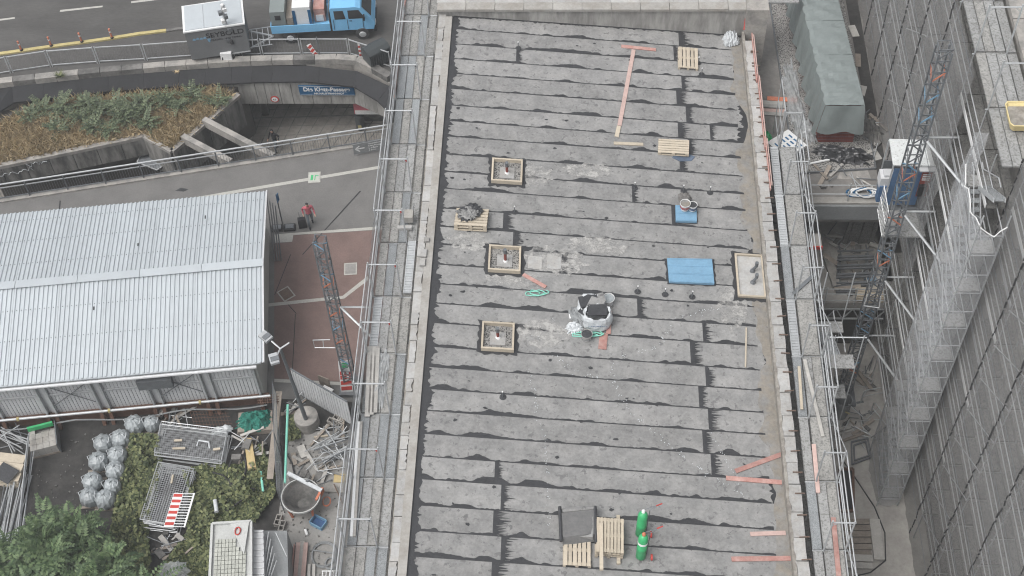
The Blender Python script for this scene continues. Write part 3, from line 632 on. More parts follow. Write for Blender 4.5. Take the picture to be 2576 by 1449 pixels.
e = E('formwork_rail', 'bright red upright board end at the far corner of the right parapet', 'formwork', P(1876, 45, 11.4), 'formwork rails on the right parapet')
MB().bar(P(1880, 30, 11.6), P(1874, 75, 10.9), .14, .05).build('board', 'paint_red', e)
# ================= scaffolds =================
def plank_mesh(L_, w, m, nm='deck_plank'):
    mb = MB(); t = .05
    mb.boxb(-w / 2, -w / 2 + .018, -L_ / 2, L_ / 2, 0, t + .012); mb.boxb(w / 2 - .018, w / 2, -L_ / 2, L_ / 2, 0, t + .012)
    mb.boxb(-w / 2 + .018, w / 2 - .018, -L_ / 2, -L_ / 2 + .04, 0, t + .01); mb.boxb(-w / 2 + .018, w / 2 - .018, L_ / 2 - .04, L_ / 2, 0, t + .01)
    mb.boxb(-w / 2 + .018, w / 2 - .018, -L_ / 2 + .04, L_ / 2 - .04, .01, t)
    o = mb.build(nm, m); me = o.data; bpy.data.objects.remove(o); return me
PM = {(w, m): plank_mesh(2.50, w, m) for w in (.31, .61) for m in ('deck_steel', 'deck_blue', 'deck_wood', 'deck_dirty')}
PM['ladder'] = None
def rung_plank():
    mb = MB(); w, L_ = .31, 2.5
    mb.boxb(-w / 2, -w / 2 + .03, -L_ / 2, L_ / 2, 0, .06); mb.boxb(w / 2 - .03, w / 2, -L_ / 2, L_ / 2, 0, .06)
    mb.boxb(-w / 2 + .03, w / 2 - .03, -L_ / 2, L_ / 2, .01, .03)
    for i in range(20): y = -L_ / 2 + .07 + i * .124; mb.boxb(-w / 2 + .03, w / 2 - .03, y - .03, y + .03, .03, .055)
    o = mb.build('deck_plank', 'galv'); me = o.data; bpy.data.objects.remove(o); return me
PM['ladder'] = rung_plank()
def put(me, name, parent, loc, rot=(0, 0, 0)):
    o = bpy.data.objects.new(name, me); col.objects.link(o); o.parent = parent; o.location = Vector(loc) - off(parent); o.rotation_euler = rot; return o
def frame_mesh(w, h=2.0):
    mb = MB(); r_ = .03
    for x in (-w / 2, w / 2): mb.tube([(x, 0, 0), (x, 0, h + .12)], r_, 6)
    mb.tube([(-w / 2 - .04, 0, h), (w / 2 + .04, 0, h)], .028, 6)
    for s in (-1, 1): mb.bar((s * (w / 2 - .02), 0, h - .2), (s * (w / 2 - .2), 0, h - .02), .02)
    o = mb.build('portal_frame', 'galv'); me = o.data; bpy.data.objects.remove(o); return me
FM1, FM7 = frame_mesh(1.05), frame_mesh(.70)
# ---- left scaffold ----
SL = E('left_scaffold', 'steel scaffold with speckled decks along the left edge of the flat roof', 'scaffold', (-6.9, 33, 0))
ZL = 11.14; JY = [46.8 + 2.57 - 2.57 * k for k in range(14)]
for k, y in enumerate(JY):
    put(FM1, 'portal_frame', SL, (-6.86, y - .05, ZL + .04)); 
    MB().tube([(-7.55, y, ZL - .02), (-5.98, y, ZL - .02)], .03, 6).build('transom', 'galv', SL)
    for x in (-7.38, -6.33): MB().tube([(x, y, 0), (x, y, ZL)], .024, 5).build('standard', 'galv', SL)
    MB().bar((-6.4, y - .03, ZL + 1.86), (-6.4, y - .03, ZL + 1.98), .05).build('coupler', 'paint_red' if k in (5, 6, 7, 8, 10) else 'galv_dark', SL)
    if k == len(JY) - 1: break
    yc = y - 1.285
    for i, x in enumerate((-7.2, -6.86, -6.52, -6.15)):
        mm = random.choice(('deck_steel', 'deck_wood', 'deck_steel', 'deck_wood', 'deck_blue'))
        if (k, i) in ((6, 1), (9, 2)): mm = 'deck_blue'
        me = PM['ladder'] if (k, i) == (7, 0) else PM[.31, mm]
        put(me, 'deck_plank', SL, (x, yc, ZL - (.0 if i < 3 else .06)))
    MB().boxb(-7.46, -7.43, y - 2.55, y - .02, ZL, ZL + .15).build('toe_board', 'plank_red' if k in (0, 1, 2) else 'galv', SL)
    for h in (.3, .55, 1.05, 2.0) if k % 3 else (.55, 1.05): MB().tube([(-7.42, y, ZL + h), (-7.42, y - 2.57, ZL + h)], .022, 5).build('guardrail', 'galv', SL)
    for zz in (2, 4, 6, 8): MB().boxb(-7.35, -6.36, y - 2.54, y - .03, zz, zz + .06).build('lower_deck', 'deck_wood', SL)
def ragged_net(name, m, parent, fun, nu, nv):
    mb = MB()
    for i in range(nu):
        for j in range(nv): mb.v.append(tuple(fun(i / (nu - 1), j / (nv - 1))))
    for i in range(nu - 1):
        for j in range(nv - 1): mb.f.append((i * nv + j, i * nv + j + 1, (i + 1) * nv + j + 1, (i + 1) * nv + j))
    return mb.build(name, m, parent, smooth=True)
r9 = np.random.default_rng(9); wv9 = r9.normal(size=(400, 20)) * .02
ragged_net('safety_net', 'net_white', SL, lambda s, t: (-7.52 - .05 * t + wv9[int(s * 150), int(t * 15)] , 47 - s * 33, ZL * t * .999 + .95 * t + .25 * wv9[int(s * 150), int(t * 15)] / .035 * .12 * (t > .9)), 150, 14)
# things on the left scaffold
e = E('plank_stack', 'stack of long grey scaffold planks lying on the left scaffold deck', 'plank stack', P(938, 960, ZL + .1))
for i in range(3):
    for j in range(2):
        a, b = P(931 + i * 9, 872 + 4 * j, ZL + .1 + j * .05), P(924 + i * 9, 1048 - 5 * i, ZL + .1 + j * .05); MB().bar(a, b, .2 - .01, .045).build('plank', 'plank_grey', e)
crumple('plastic_sheeting', 'white plastic sheeting spread under the plank stack on the left scaffold', 'sheeting', P(958, 955, ZL + .07), .5, 2.4, .08, 'film', 41, 9, -.03)
put_l = put(PM['ladder'], 'steel_deck_plank', None, P(1031, 672, ZL + .12)); tag(put_l, 'spare rungged steel plank laid on the inner edge of the left scaffold', 'plank')
e = E('weighted_stool', 'pale concrete block on a small dark stand, left scaffold by the parapet', 'block', P(1030, 555, ZL + .06))
c = P(1030, 555, ZL + .06); MB().box(c + Vector((0, 0, .28)), (.34, .42, .3)).build('block', 'concrete_pale', e)
for s in (-1, 1):
    for t in (-1, 1): MB().bar(c + Vector((s * .14, t * .18, 0)), c + Vector((s * .14, t * .18, .14)), .03).build('leg', 'galv_dark', e)
    MB().tube([c + Vector((s * .14, .25, .1)), c + Vector((s * .14, .45, .3)), c + Vector((s * .2, .55, .32))], .012, 5).build('handle', 'galv_dark', e)
tag(MB().box(P(1018, 573, ZL + .12), (.55, .16, .12), .02).build('stone_block', 'stone_white'), 'white stone strip on the left scaffold below the weighted stool', 'block')
for uv, w, lab in (((1073, 604), .2, 'small brownish brick on the left parapet'), ((1066, 638), .22, 'upper loose white block on the left parapet'), ((1063, 660), .2, 'lower loose white block on the left parapet')):
    tag(MB().box(P(*uv, 11.66), (w, w * (1.0 if 'brick' in lab else 1.7), .12)).build('loose_block', 'stone_white' if 'white' in lab else 'slab_grey'), lab, 'block')
for q in range(2): tag(MB().bar(P(902 + q * 7, 1062, ZL + .09), P(884 + q * 7, 1350, ZL + .09), .1, .1).build('aluminium_beam', 'paint_white' if q == 0 else 'plank_grey'), ('white' if q == 0 else 'grey') + ' beam lying along the outer left scaffold deck near the bottom', 'beam')

# ---- lattice hoist masts ----
def mast(label, bx, by, H_, m, s=.36, tint=(), group='hoist masts', rot=0.0):
    e = E('hoist_mast', label, 'mast', (bx, by, 0), group); ca, sa = math.cos(rot), math.sin(rot)
    def g(x, y, z): return Vector((bx + x * ca - y * sa, by + x * sa + y * ca, z))
    for sx in (-1, 1):
        for sy in (-1, 1): MB().bar(g(sx * s / 2, sy * s / 2, .2), g(sx * s / 2, sy * s / 2, H_), .055).build('chord', m, e)
    n = int(H_ / .5)
    for i in range(n):
        z0, z1 = .25 + i * .5, .25 + (i + .86) * .5; mb = MB(); mb2 = MB()
        for a, b in (((-1, -1), (1, -1)), ((1, -1), (1, 1)), ((1, 1), (-1, 1)), ((-1, 1), (-1, -1))): mb.bar(g(a[0] * s / 2, a[1] * s / 2, z1), g(b[0] * s / 2, b[1] * s / 2, z1), .03)
        a = 1 if i % 2 else -1
        mb2.bar(g(-s / 2 * a, -s / 2, z0), g(s / 2 * a, -s / 2, z1), .05, .02, up=(0, 1, 0)); mb2.bar(g(s / 2, -s / 2 * a, z0), g(s / 2, s / 2 * a, z1), .04, .02, up=(1, 0, 0)); mb2.bar(g(-s / 2, -s / 2 * a, z0), g(-s / 2, s / 2 * a, z1), .04, .02, up=(1, 0, 0))
        mb.build('ring', m, e); mb2.build('brace', tint[i % len(tint)] if tint and random.random() < .45 else m, e)
    MB().box(g(0, 0, .1), (1.0, 1.0, .2)).build('base_plate', 'galv_dark', e)
    return e
ML = mast('slim lattice hoist mast with blue and orange braces standing on the red paving', -9.87, 34.5, 10.7, 'galv_dark', .42, ('paint_blue', 'paint_blue', 'galv_dark', 'paint_orange'), rot=R(-6))
for z in (6.2,):
    MB().tube([(-9.6, 34.5, z), (-7.4, 34.5, z)], .045, 6).build('wall_tie', 'galv', ML); MB().tube([(-9.6, 34.5, z), (-7.4, 32.5, z - .6)], .05, 6).build('wall_tie', 'galv', ML)
mb = MB(); c = Vector((-10.2, 34.5, 3.2))
mb.tube([c, c + Vector((-.9, 0, 0)), c + Vector((-.95, .15, .35)), c + Vector((-.2, .15, .4))], .025, 5); mb.tube([c + Vector((-.5, 0, 0)), c + Vector((-.5, .1, .38))], .02, 5); mb.build('cable_guide', 'galv', ML)
# notice board at its foot
e = E('notice_board', 'narrow red and white notice board leaning at the foot of the left mast', 'sign', P(872, 975, 0))
a = P(866, 908, 2.0); b_ = P(873, 985, .2); xd = Vector((1, .1, 0)).normalized(); up = (a - b_).normalized(); L_ = (a - b_).length; c = (a + b_) / 2; nn = xd.cross(up)
MB().box(c, (.55, L_, .03), ax=(xd, up, nn)).build('board', 'paint_white', e)
MB().box(c + nn * .02 + up * L_ * .36, (.3, .3, .01), ax=(xd, up, nn)).build('green_roundel', 'cyl_green', e)
for k, (s_, m_) in enumerate(((.12, 'paint_red'), (-.02, 'paint_red'), (-.2, 'paint_red'), (-.38, 'paint_red'))): MB().box(c + nn * .02 + up * L_ * s_, (.48, .22, .01), ax=(xd, up, nn)).build('red_panel', m_, e)
for k in range(4): MB().box(c + nn * .03 + up * L_ * (.12 - .14 * (k // 2)) + xd * (.1 - .2 * (k % 2)), (.1, .14, .01), ax=(xd, up, nn)).build('white_mark', 'paint_white', e)

# ================= the hall with the corrugated roof =================
HA = R(7.0); ha = Vector((math.cos(HA), math.sin(HA), 0)); hb = Vector((-math.sin(HA), math.cos(HA), 0)); H0 = Vector((-13.62, 33.72, 0)); HL, HWd = 25.0, 9.45
def hp(a, b, z): return H0 - ha * a + hb * b + Vector((0, 0, z))      # a to the left, b to the back
hall = E('corrugated_hall', 'low hall with pale corrugated metal roof on the left', 'hall', H0)
ZE, ZRD = 3.4, 4.02
wl_ = MB(); wl_.add([hp(0, 0, 0), hp(0, HWd, 0), hp(0, HWd, ZE - .1), hp(0, HWd / 2, ZRD - .15), hp(0, 0, ZE - .1), hp(.12, 0, 0), hp(.12, HWd, 0), hp(.12, HWd, ZE - .1), hp(.12, HWd / 2, ZRD - .15), hp(.12, 0, ZE - .1)], [(0, 1, 2, 3, 4), (5, 9, 8, 7, 6), (0, 4, 9, 5), (1, 6, 7, 2), (3, 2, 7, 8), (4, 3, 8, 9)]); wl_.build('end_wall', 'hall_end', hall)
m = MB(); m.add([hp(0, HWd - .1, 0), hp(HL, HWd - .1, 0), hp(HL, HWd - .1, ZE - .1), hp(0, HWd - .1, ZE - .1)], [(0, 1, 2, 3)]); m.build('back_wall', 'hall_wall', hall)
# corrugated sheets, each 1 m wide with 5 ribs
def sheet_mesh(W_, L_, rise, pitch=.2):
    mb = MB(); n = int(round(W_ / pitch)); xs = []
    for i in range(n):
        x = i * pitch; xs += [(x, .0), (x + .075, .0), (x + .1, .045), (x + .165, .045), (x + .19, .0)]
    xs.append((W_, .0))
    for x, z in xs: mb.v += [(-x, 0, z), (-x, L_, z + rise)]
    for i in range(len(xs) - 1): mb.f.append((2 * i, 2 * i + 1, 2 * i + 3, 2 * i + 2))
    o = mb.build('roof_sheet', 'hall_roof'); me = o.data; bpy.data.objects.remove(o); return me
LN, LF = HWd / 2 + .2, HWd / 2 + .1
SMN = sheet_mesh(1.0, LN, ZRD - ZE); SMF = sheet_mesh(1.0, LF, ZE - ZRD)
for k in range(25):
    a = -.42 + k; o = put(SMN, 'roof_sheet', hall, hp(a, -.2, ZE + .01 * (k % 2))); o.rotation_euler = (0, 0, HA)
    o = put(SMF, 'roof_sheet', hall, hp(a, HWd / 2 + LF - .02, ZE + .01 * (k % 2))); o.rotation_euler = (0, 0, HA)
    o.location = hp(a, HWd / 2 + .0, ZRD + .01 * (k % 2)) - off(hall)
for k in range(9):
    a = -.45 + k * 2.75; p0, p1 = hp(a, HWd / 2, ZRD + .09), hp(a + 2.73, HWd / 2, ZRD + .09)
    m = MB(); m.bar(p0, p1, .42, .03); m.build('ridge_cap', 'hall_roof', hall)
sc = MB()
for k in range(125):
    a = -.36 + k * .2 
    for b in (.5, 1.9, 3.4): sc.box(hp(a + .13, b, ZE + (b + .2) / LN * (ZRD - ZE) + .06), (.03, .03, .03), HA); sc.box(hp(a + .13, HWd - b, ZE + (b + .1) / LF * (ZRD - ZE) + .05), (.03, .03, .03), HA)
sc.build('roof_screw', 'galv_dark', hall, kind='stuff')
for b0 in ((5.3, 6.6), (7.0, 3.2), (2.3, 7.9)):
    q = hp(b0[0], b0[1], ZE + .45); MB().box(q, (.05, .16, .05), HA).build('roof_hole', 'paint_black', hall)
MB().bar(hp(-.44, -.22, ZE + .03), hp(-.44, HWd / 2, ZRD + .05), .06, .12).build('verge_trim', 'hall_wall', hall); MB().bar(hp(-.44, HWd + .1, ZE + .03), hp(-.44, HWd / 2, ZRD + .05), .06, .12).build('verge_trim', 'hall_wall', hall)
# near side: gutter, posts, panels, conduit, brown beam
MB().tube([hp(-.1, -.3, ZE - .14), hp(HL, -.3, ZE - .14)], .075, 8).build('gutter', 'hall_wall', hall, smooth=True)
MB().bar(hp(-.3, -.21, ZE - .02), hp(HL, -.21, ZE - .02), .04, .07).build('fascia', 'hall_roof', hall)
def rib_panel(W_, H_):
    mb = MB(); n = int(W_ / .16)
    for i in range(n):
        x = i * .16; mb.boxb(-x - .15, -x - .015, 0, .045, 0, H_)
    mb.boxb(-W_, 0, .045, .06, 0, H_)
    o = mb.build('wall_panel', 'hall_wall'); me = o.data; bpy.data.objects.remove(o); return me
RP = rib_panel(2.34, 2.6)
a = .1; k = 0
while a < 22:
    put(RP, 'wall_panel', hall, hp(a, .0, .65), (0, 0, HA))
    for s in (0, 1.95):
        MB().bar(hp(a + s + .05, -.1, .8), hp(a + s + .05, -.08, ZE - .15), .09, .1).build('post', 'galv', hall)
        MB().bar(hp(a + s + .05, -.4, 0), hp(a + s + .05, -.16, .8), .16, .16).build('raking_post', 'rust', hall)
    MB().bar(hp(a + .1, -.05, 2.2), hp(a + 1.95, -.05, 2.2), .06, .06).build('girt', 'galv', hall)
    if k in (1, 3): 
        MB().bar(hp(a + .1, -.1, 1.4), hp(a + 1.95, -.1, 3.0), .03).build('cross_brace', 'galv_dark', hall); MB().bar(hp(a + .1, -.12, 3.0), hp(a + 1.95, -.12, 1.4), .03).build('cross_brace', 'galv_dark', hall)
    a += 2.35; k += 1
MB().tube([hp(-.3, -.28, .9), hp(HL, -.28, .9)], .06, 8).build('conduit', 'galv', hall, smooth=True)
for k in range(11): MB().box(hp(.8 + k * 2, -.3, .92), (.1, .14, .14), HA).build('yellow_tag', 'paint_yellow', hall) if k % 2 else None
MB().bar(hp(-.2, -.02, .3), hp(HL, -.02, .3), .12, .6).build('steel_sheeting', 'rust', hall)
MB().bar(hp(-.2, -.1, .66), hp(HL, -.1, .66), .26, .1).build('flange', 'rust', hall)
m = MB(); m.tube([hp(23 - i * .7, -.5, .75 - .35 * abs(math.sin(i * .45)) ** 1.5) for i in range(34)], .035, 5); m.build('slack_cable', 'pvc_grey', hall)
e2 = MB(); MB().box(hp(4.4, -.2, 2.6), (1.5, .25, .6), HA).build('wall_unit', 'galv_dark', hall)
# corner fence frames beside hall end
# ---- direction sign on foot near the hall ----
def signpost(label, base, top, wid, hgt, m, name='sign_post', feet=True, facing=(0, -1, 0)):
    e = E(name, label, 'sign', base); MB().tube([base, top], .035, 6).build('post', 'galv_dark', e)
    xd = Vector((facing[1] * -1, facing[0], 0)).normalized()
    MB().box(top - Vector((0, 0, hgt / 2)) + Vector(facing) * .05, (wid, hgt, .02), ax=(xd, Vector((0, 0, 1)), Vector(facing))).build('sign_plate', m, e)
    if feet:
        for k, d in enumerate((-.32, .3)): 
            MB().box(base + Vector((d, .05 * k, .06)), (.55, .4, .12), .1).build('foot_block', 'rubber', e); MB().box(base + Vector((d, .05 * k, .14)), (.4, .26, .05), .1).build('foot_block', 'galv_dark', e)
    return e
b = P(714, 576, 0); signpost('thin sign post with small blue plate on rubber feet beside the hall corner', b, b + Vector((0, .1, 2.5)), .22, .5, 'sign_blue', facing=(.95, -.3, 0))
e = E('site_barrier', 'light metal handrail barrier against the hall end wall, by the sign post', 'barrier', P(690, 580, 0))
for k in range(4): MB().tube([hp(-.3 - .1 * k, HWd - 1.5, .1), hp(-.3 - .1 * k, HWd + .4, 2.6 - k * .2)], .03, 5).build('rail', 'galv_dark', e)

# ================= street side =================
e = E('road_divider', 'yellow kerb strip dividing the road lanes, carrying the orange marker posts', 'kerb', P(210, 105, 0))
pts = [(-40, 141), (60, 127), (129, 117), (206, 107), (282, 96), (350, 85), (418, 77)]
for a, b in zip(pts[:-1], pts[1:]): MB().bar(P(*a, .05), P(*b, .05), .2, .1).build('kerb_segment', 'paint_yellow', e)
MB().bar(P(419, 77, .05), P(470, 70, .05), .18, .1).build('kerb_segment', 'concrete_dark', e)
for k, (u, v) in enumerate(((54, 126), (129, 115), (206, 105), (282, 95))):
    b = P(u, v, .1); t = E('marker_post', f'orange flexible marker post, {("first", "second", "third", "fourth")[k]} from the left on the yellow divider', 'post', b, 'orange marker posts')
    MB().lathe([(.1, 0), (.09, .06), (.05, .08)], 8, b).build('foot', 'rubber', t); MB().tube([b + Vector((0, 0, .05)), b + Vector((-.02, 0, .65))], .055, 8).build('post', 'paint_orange', t, smooth=True)
    MB().tube([b + Vector((-.012, 0, .4)), b + Vector((-.014, 0, .5))], .058, 8).build('reflector', 'paint_white', t)
# trailer
TA = math.atan2((P(613, 58, 2.6) - P(463, 80, 2.6)).y, (P(613, 58, 2.6) - P(463, 80, 2.6)).x)
ta = Vector((math.cos(TA), math.sin(TA), 0)); tb = Vector((-ta.y, ta.x, 0)); T0 = P(463, 80, 2.6); T0.z = 0
tr = E('box_trailer', 'grey box trailer with company lettering parked on the road', 'trailer', T0)
def tp(a, b, z): return T0 + ta * a + tb * b + Vector((0, 0, z))
TLn, TW = 3.15, 2.0
m = MB(); m.box(tp(TLn / 2, TW / 2, 1.55), (TLn, TW, 1.95), TA); m.build('body', 'trailer_grey', tr)
m = MB(); m.box(tp(TLn / 2, TW / 2, 2.56), (TLn + .1, TW + .1, .08), TA); m.build('roof_rim', 'paint_white', tr)
for k in range(3): MB().box(tp(.06 + (TLn - .12) / 3 * (k + .5), TW / 2, 2.615), ((TLn - .12) / 3 - .02, TW - .1, .04), TA).build('roof_panel', 'hall_roof', tr)
for s in (.9, 1.9): 
    for b in (-.02, TW + .02): MB().lathe([(.1, -.1), (.34, -.1), (.36, 0), (.34, .1), (.1, .1)], 16, tp(s, b, .36), (ta, Vector((0, 0, 1)), -tb)).build('wheel', 'rubber', tr, smooth=True) if s > 1 else None
MB().box(tp(TLn / 2, TW / 2, .5), (TLn, TW - .3, .14), TA).build('chassis', 'paint_black', tr)
MB().box(tp(TLn - .5, -.03, .62), (1.0, .04, .06), TA).build('side_rail', 'galv', tr)
text('SEYBOLD', .46, tp(2.05, -.012, 2.08), ta, (0, 0, 1), 'paint_black', tr, bold=.004, sx=1.05); text('STRASSEN- UND TIEFBAU', .16, tp(2.05, -.012, 1.74), ta, (0, 0, 1), 'paint_black', tr, sx=.95)
for k in range(5):
    c = tp(.4 + k * .19, -.012, 1.9 + .03 * (k % 2)); m = MB(); n = 8
    m.add([c + ta * (.09 * math.cos(math.pi * i / n)) + Vector((0, 0, (.14 if k < 4 else -.26) * math.sin(math.pi * i / n))) for i in range(n + 1)], [tuple(range(n + 1))]); m.build('emblem', 'paint_blue', tr)
text('apro', .2, tp(TLn + .012, .5, 2.2), tb, (0, 0, 1), 'paint_blue', tr)
for k in (0, 1): MB().bar(tp(TLn, .3 + k * (TW - .6), .5), tp(TLn + 1.3, TW / 2, .5), .08).build('drawbar', 'galv', tr)
m = MB()
for k in range(4): m.bar(tp(TLn + .15 + k * .3, .3, .55 + .0 * k), tp(TLn + .15 + k * .3, 1.7, .55), .04)
m.bar(tp(TLn + .05, .3, .57), tp(TLn + 1.2, .3, .57), .04); m.bar(tp(TLn + .05, 1.7, .57), tp(TLn + 1.2, 1.7, .57), .04); m.build('front_rack', 'galv', tr)
# truck
K0 = P(690, 112, 0); K1 = P(945, 98, 0); KA = math.atan2(K1.y - K0.y, K1.x - K0.x) ; ka = Vector((math.cos(KA), math.sin(KA), 0)); kb_ = Vector((-ka.y, ka.x, 0))
tk = E('flatbed_truck', 'light blue crew-cab flatbed truck loaded with site equipment on the road', 'truck', K0)
def kp(a, b, z): return K0 + ka * a + kb_ * b + Vector((0, 0, z))
MB().box(kp(2.7, 1.05, .62), (5.2, .9, .2), KA).build('chassis', 'paint_black', tk)
MB().box(kp(1.6, 1.05, .85), (3.2, 2.1, .14), KA).build('flatbed', 'truck_blue', tk)
for b in (0.02, 2.08): MB().box(kp(1.6, b, 1.1), (3.2, .04, .4), KA).build('side_gate', 'truck_blue', tk)
MB().box(kp(.02, 1.05, 1.1), (.04, 2.06, .4), KA).build('tail_gate', 'truck_blue', tk); MB().box(kp(3.22, 1.05, 1.5), (.05, 2.06, 1.2), KA).build('headboard', 'galv_dark', tk)
prof = [(3.3, .7), (5.55, .7), (5.65, 1.15), (5.5, 1.45), (4.95, 2.2), (4.7, 2.3), (3.38, 2.3), (3.3, 2.2)]
m = MB(); n = len(prof); m.add([kp(a, .06, z) for a, z in prof] + [kp(a, 2.04, z) for a, z in prof], [tuple(range(n)), tuple(range(n, 2 * n))[::-1]] + [(i, n + i, n + (i + 1) % n, (i + 1) % n) for i in range(n)]); m.build('cab', 'truck_blue', tk)
for (a0, a1) in ((3.5, 4.1), (4.25, 4.95)):
    m = MB(); m.add([kp(a0, .05, 1.5), kp(a1 + (.2 if a1 > 4.5 else 0), .05, 1.5), kp(a1 - .1, .05, 2.1), kp(a0, .05, 2.1)], [(0, 1, 2, 3)]); m.build('side_window', 'glass_dark', tk)
m = MB(); m.add([kp(5.47, .2, 1.52), kp(5.47, 1.9, 1.52), kp(5.02, 1.85, 2.14), kp(5.02, .25, 2.14)], [(0, 1, 2, 3)]); m.build('windscreen', 'glass_dark', tk)
for a in (.95, 4.9):
    for b in (.12, 1.98): 
        w_ = MB().lathe([(.12, -.12), (.38, -.12), (.4, 0), (.38, .12), (.12, .12)], 16, kp(a, b, .4), (ka, Vector((0, 0, 1)), -kb_)).build('wheel', 'rubber', tk, smooth=True)
        MB().lathe([(.2, .0), (.17, .03), (.05, .04)], 12, kp(a, b - .13 if b < 1 else b + .13, .4), (ka, Vector((0, 0, 1)), -kb_)).build('rim', 'galv', w_)
for a in (3.42, 4.17, 5.0): MB().box(kp(a, .05, 1.15), (.02, .03, .75), KA).build('door_gap', 'paint_black', tk)
for b in (-.12, 2.22): MB().box(kp(5.1, b, 1.7), (.08, .2, .3), KA).build('mirror', 'paint_black', tk)
MB().box(kp(4.35, .03, 1.38), (.14, .03, .03), KA).build('door_handle', 'paint_black', tk)
for b in (.35, 1.75): MB().box(kp(5.63, b, .95), (.08, .3, .2), KA).build('headlight', 'paint_white', tk)
MB().box(kp(5.6, 1.05, .6), (.15, 1.9, .22), KA).build('bumper', 'paint_black', tk)
def cargo(name, label, a, b, sz, m, parts=()):
    e = E(name, label, 'cargo', kp(a, b, .93)); MB().box(kp(a, b, .93 + sz[2] / 2), sz, KA).build('body', m, e)
    for (da, db, dz, s2, m2, nm) in parts: MB().box(kp(a + da, b + db, .93 + dz), s2, KA).build(nm, m2, e)
cargo('equipment_box', 'grey-green equipment box at the rear of the truck bed', .45, 1.05, (.8, 1.7, 1.2), 'tarp_green', ((.0, -.87, .8, (.3, .03, .3), 'paint_black', 'hatch'),))
cargo('timber_bundle', 'brown timber bundle on the truck bed behind the white cabinet', 1.05, 1.0, (.35, 1.5, .7), 'plank_old')
cargo('white_cabinet', 'tall white cabinet with blue side panels on the truck bed', 1.75, 1.05, (.95, 1.5, 1.35), 'paint_white', ((-.42, -.76, .6, (.16, .03, 1.1), 'sign_blue', 'blue_panel'), (.42, -.76, .6, (.16, .03, 1.1), 'sign_blue', 'blue_panel')))
cargo('orange_crate', 'orange crate next to the headboard on the truck bed', 2.65, 1.2, (.6, 1.2, .9), 'plank_red', ((0, -.62, .3, (.4, .04, .4), 'paint_white', 'label_sheet'),))
# traffic signal mast
b = P(592, 152, 0); e = E('signal_mast', 'slim signal mast with cameras and a white cabinet behind the mesh fence', 'mast', b); tp_ = P(569, 38, 3.6); tp_ = Vector((b.x, b.y, 3.8))
MB().tube([b, tp_], .06, 8).build('pole', 'galv', e, smooth=True)
MB().box(b + Vector((-.35, -.1, .42)), (.6, .45, .75)).build('cabinet', 'paint_white', e)
for z, dx in ((3.7, .12), (3.45, -.15), (3.2, .1), (2.9, -.1), (2.3, .12), (1.6, -.12)): MB().box(b + Vector((dx, -.05, z)), (.2, .22, .2), .4).build('camera_unit', 'paint_white' if z in (3.7, 2.9) else 'galv_dark', e)
MB().lathe([(.1, 0), (.09, .2), (.04, .25)], 10, b + Vector((.1, -.15, 1.4))).build('horn', 'paint_black', e, smooth=True)
MB().lathe([(.0, .24), (.09, .2), (.12, .1), (.07, 0)][::-1], 10, b + Vector((.05, 0, 3.8))).build('dome', 'paint_white', e, smooth=True)
# mesh fence along the road edge
fl = [(-60, 198), (30, 183), (130, 168), (248, 159), (368, 152), (490, 143), (607, 141), (660, 139), (760, 138), (880, 138), (985, 172)]
for k in range(len(fl) - 1):
    a, b = P(*fl[k], 0), P(*fl[k + 1], 0); d = (b - a).normalized(); a2, b2 = a + d * .06, b - d * .06; up = Vector((0, 0, 1.15))
    e = E('mesh_fence_panel', f'low galvanized mesh fence panel at the road edge, {("first", "second", "third", "fourth", "fifth", "sixth", "seventh", "eighth", "ninth", "tenth")[k]} from the left', 'fence', a, 'mesh fence panels along the road')
    m = MB()
    for q in (a2, b2): m.bar(q, q + up * 1.05, .05)
    m.bar(a2 + up, b2 + up, .05); m.bar(a2 + up * .12, b2 + up * .12, .045); m.build('frame', 'galv', e)
    w_ = MB(); L_ = (b2 - a2).length; n = int(L_ / .16)
    for i in range(1, n): q = a2.lerp(b2, i / n); w_.bar(q + up * .12, q + up, .006)
    w_.build('wire_mesh', 'galv_dark', e, kind='stuff')
# coping stones along the drop
def along(pts, step):
    out = []; 
    seg = [(a, b, (b - a).length) for a, b in zip(pts[:-1], pts[1:])]; tot = sum(s[2] for s in seg); n = int(tot / step)
    for i in range(n + 1):
        d = i * step
        for a, b, l in seg:
            if d <= l: out.append(a.lerp(b, d / l)); break
            d -= l
    return out
cw = E('coping_wall', 'weathered concrete parapet with jointed coping stones above the sunken passage', 'wall', COP[5])
cpts = along(COP, 1.16)
for a, b in zip(cpts[:-1], cpts[1:]): MB().bar(a + Vector((0, .2, .16)), b + (a - b).normalized() * .03 + Vector((0, .2, .16)), .42, .36).build('coping_stone', 'concrete' if random.random() < .6 else 'concrete_dark', cw)
for a, b in zip(COP[7:-1], COP[8:]): MB().bar(a + Vector((0, .12, -.35)), b + Vector((0, .12, -.35)), .25, .66).build('parapet_face', 'concrete', cw)
for k, (u, v) in enumerate(((150, 193), (445, 183))):
    e = E('weed_tuft', ('green' if k == 0 else 'withered yellow') + ' weed tuft growing from the coping stones', 'plant', P(u, v, .3)); m = MB(); c = P(u, v, .3)
    for i in range(60):
        a = random.uniform(0, 6.28); l = random.uniform(.15, .6); d = Vector((math.cos(a), math.sin(a) * .6, random.uniform(.2, 1))) * l * (.9 if k == 0 else .4); w_ = Vector((-math.sin(a), math.cos(a), 0)) * .03
        m.add([c + w_, c - w_, c + d], [(0, 1, 2)])
    m.build('leaves', 'leaf_ivy' if k == 0 else 'grass_dry', e)
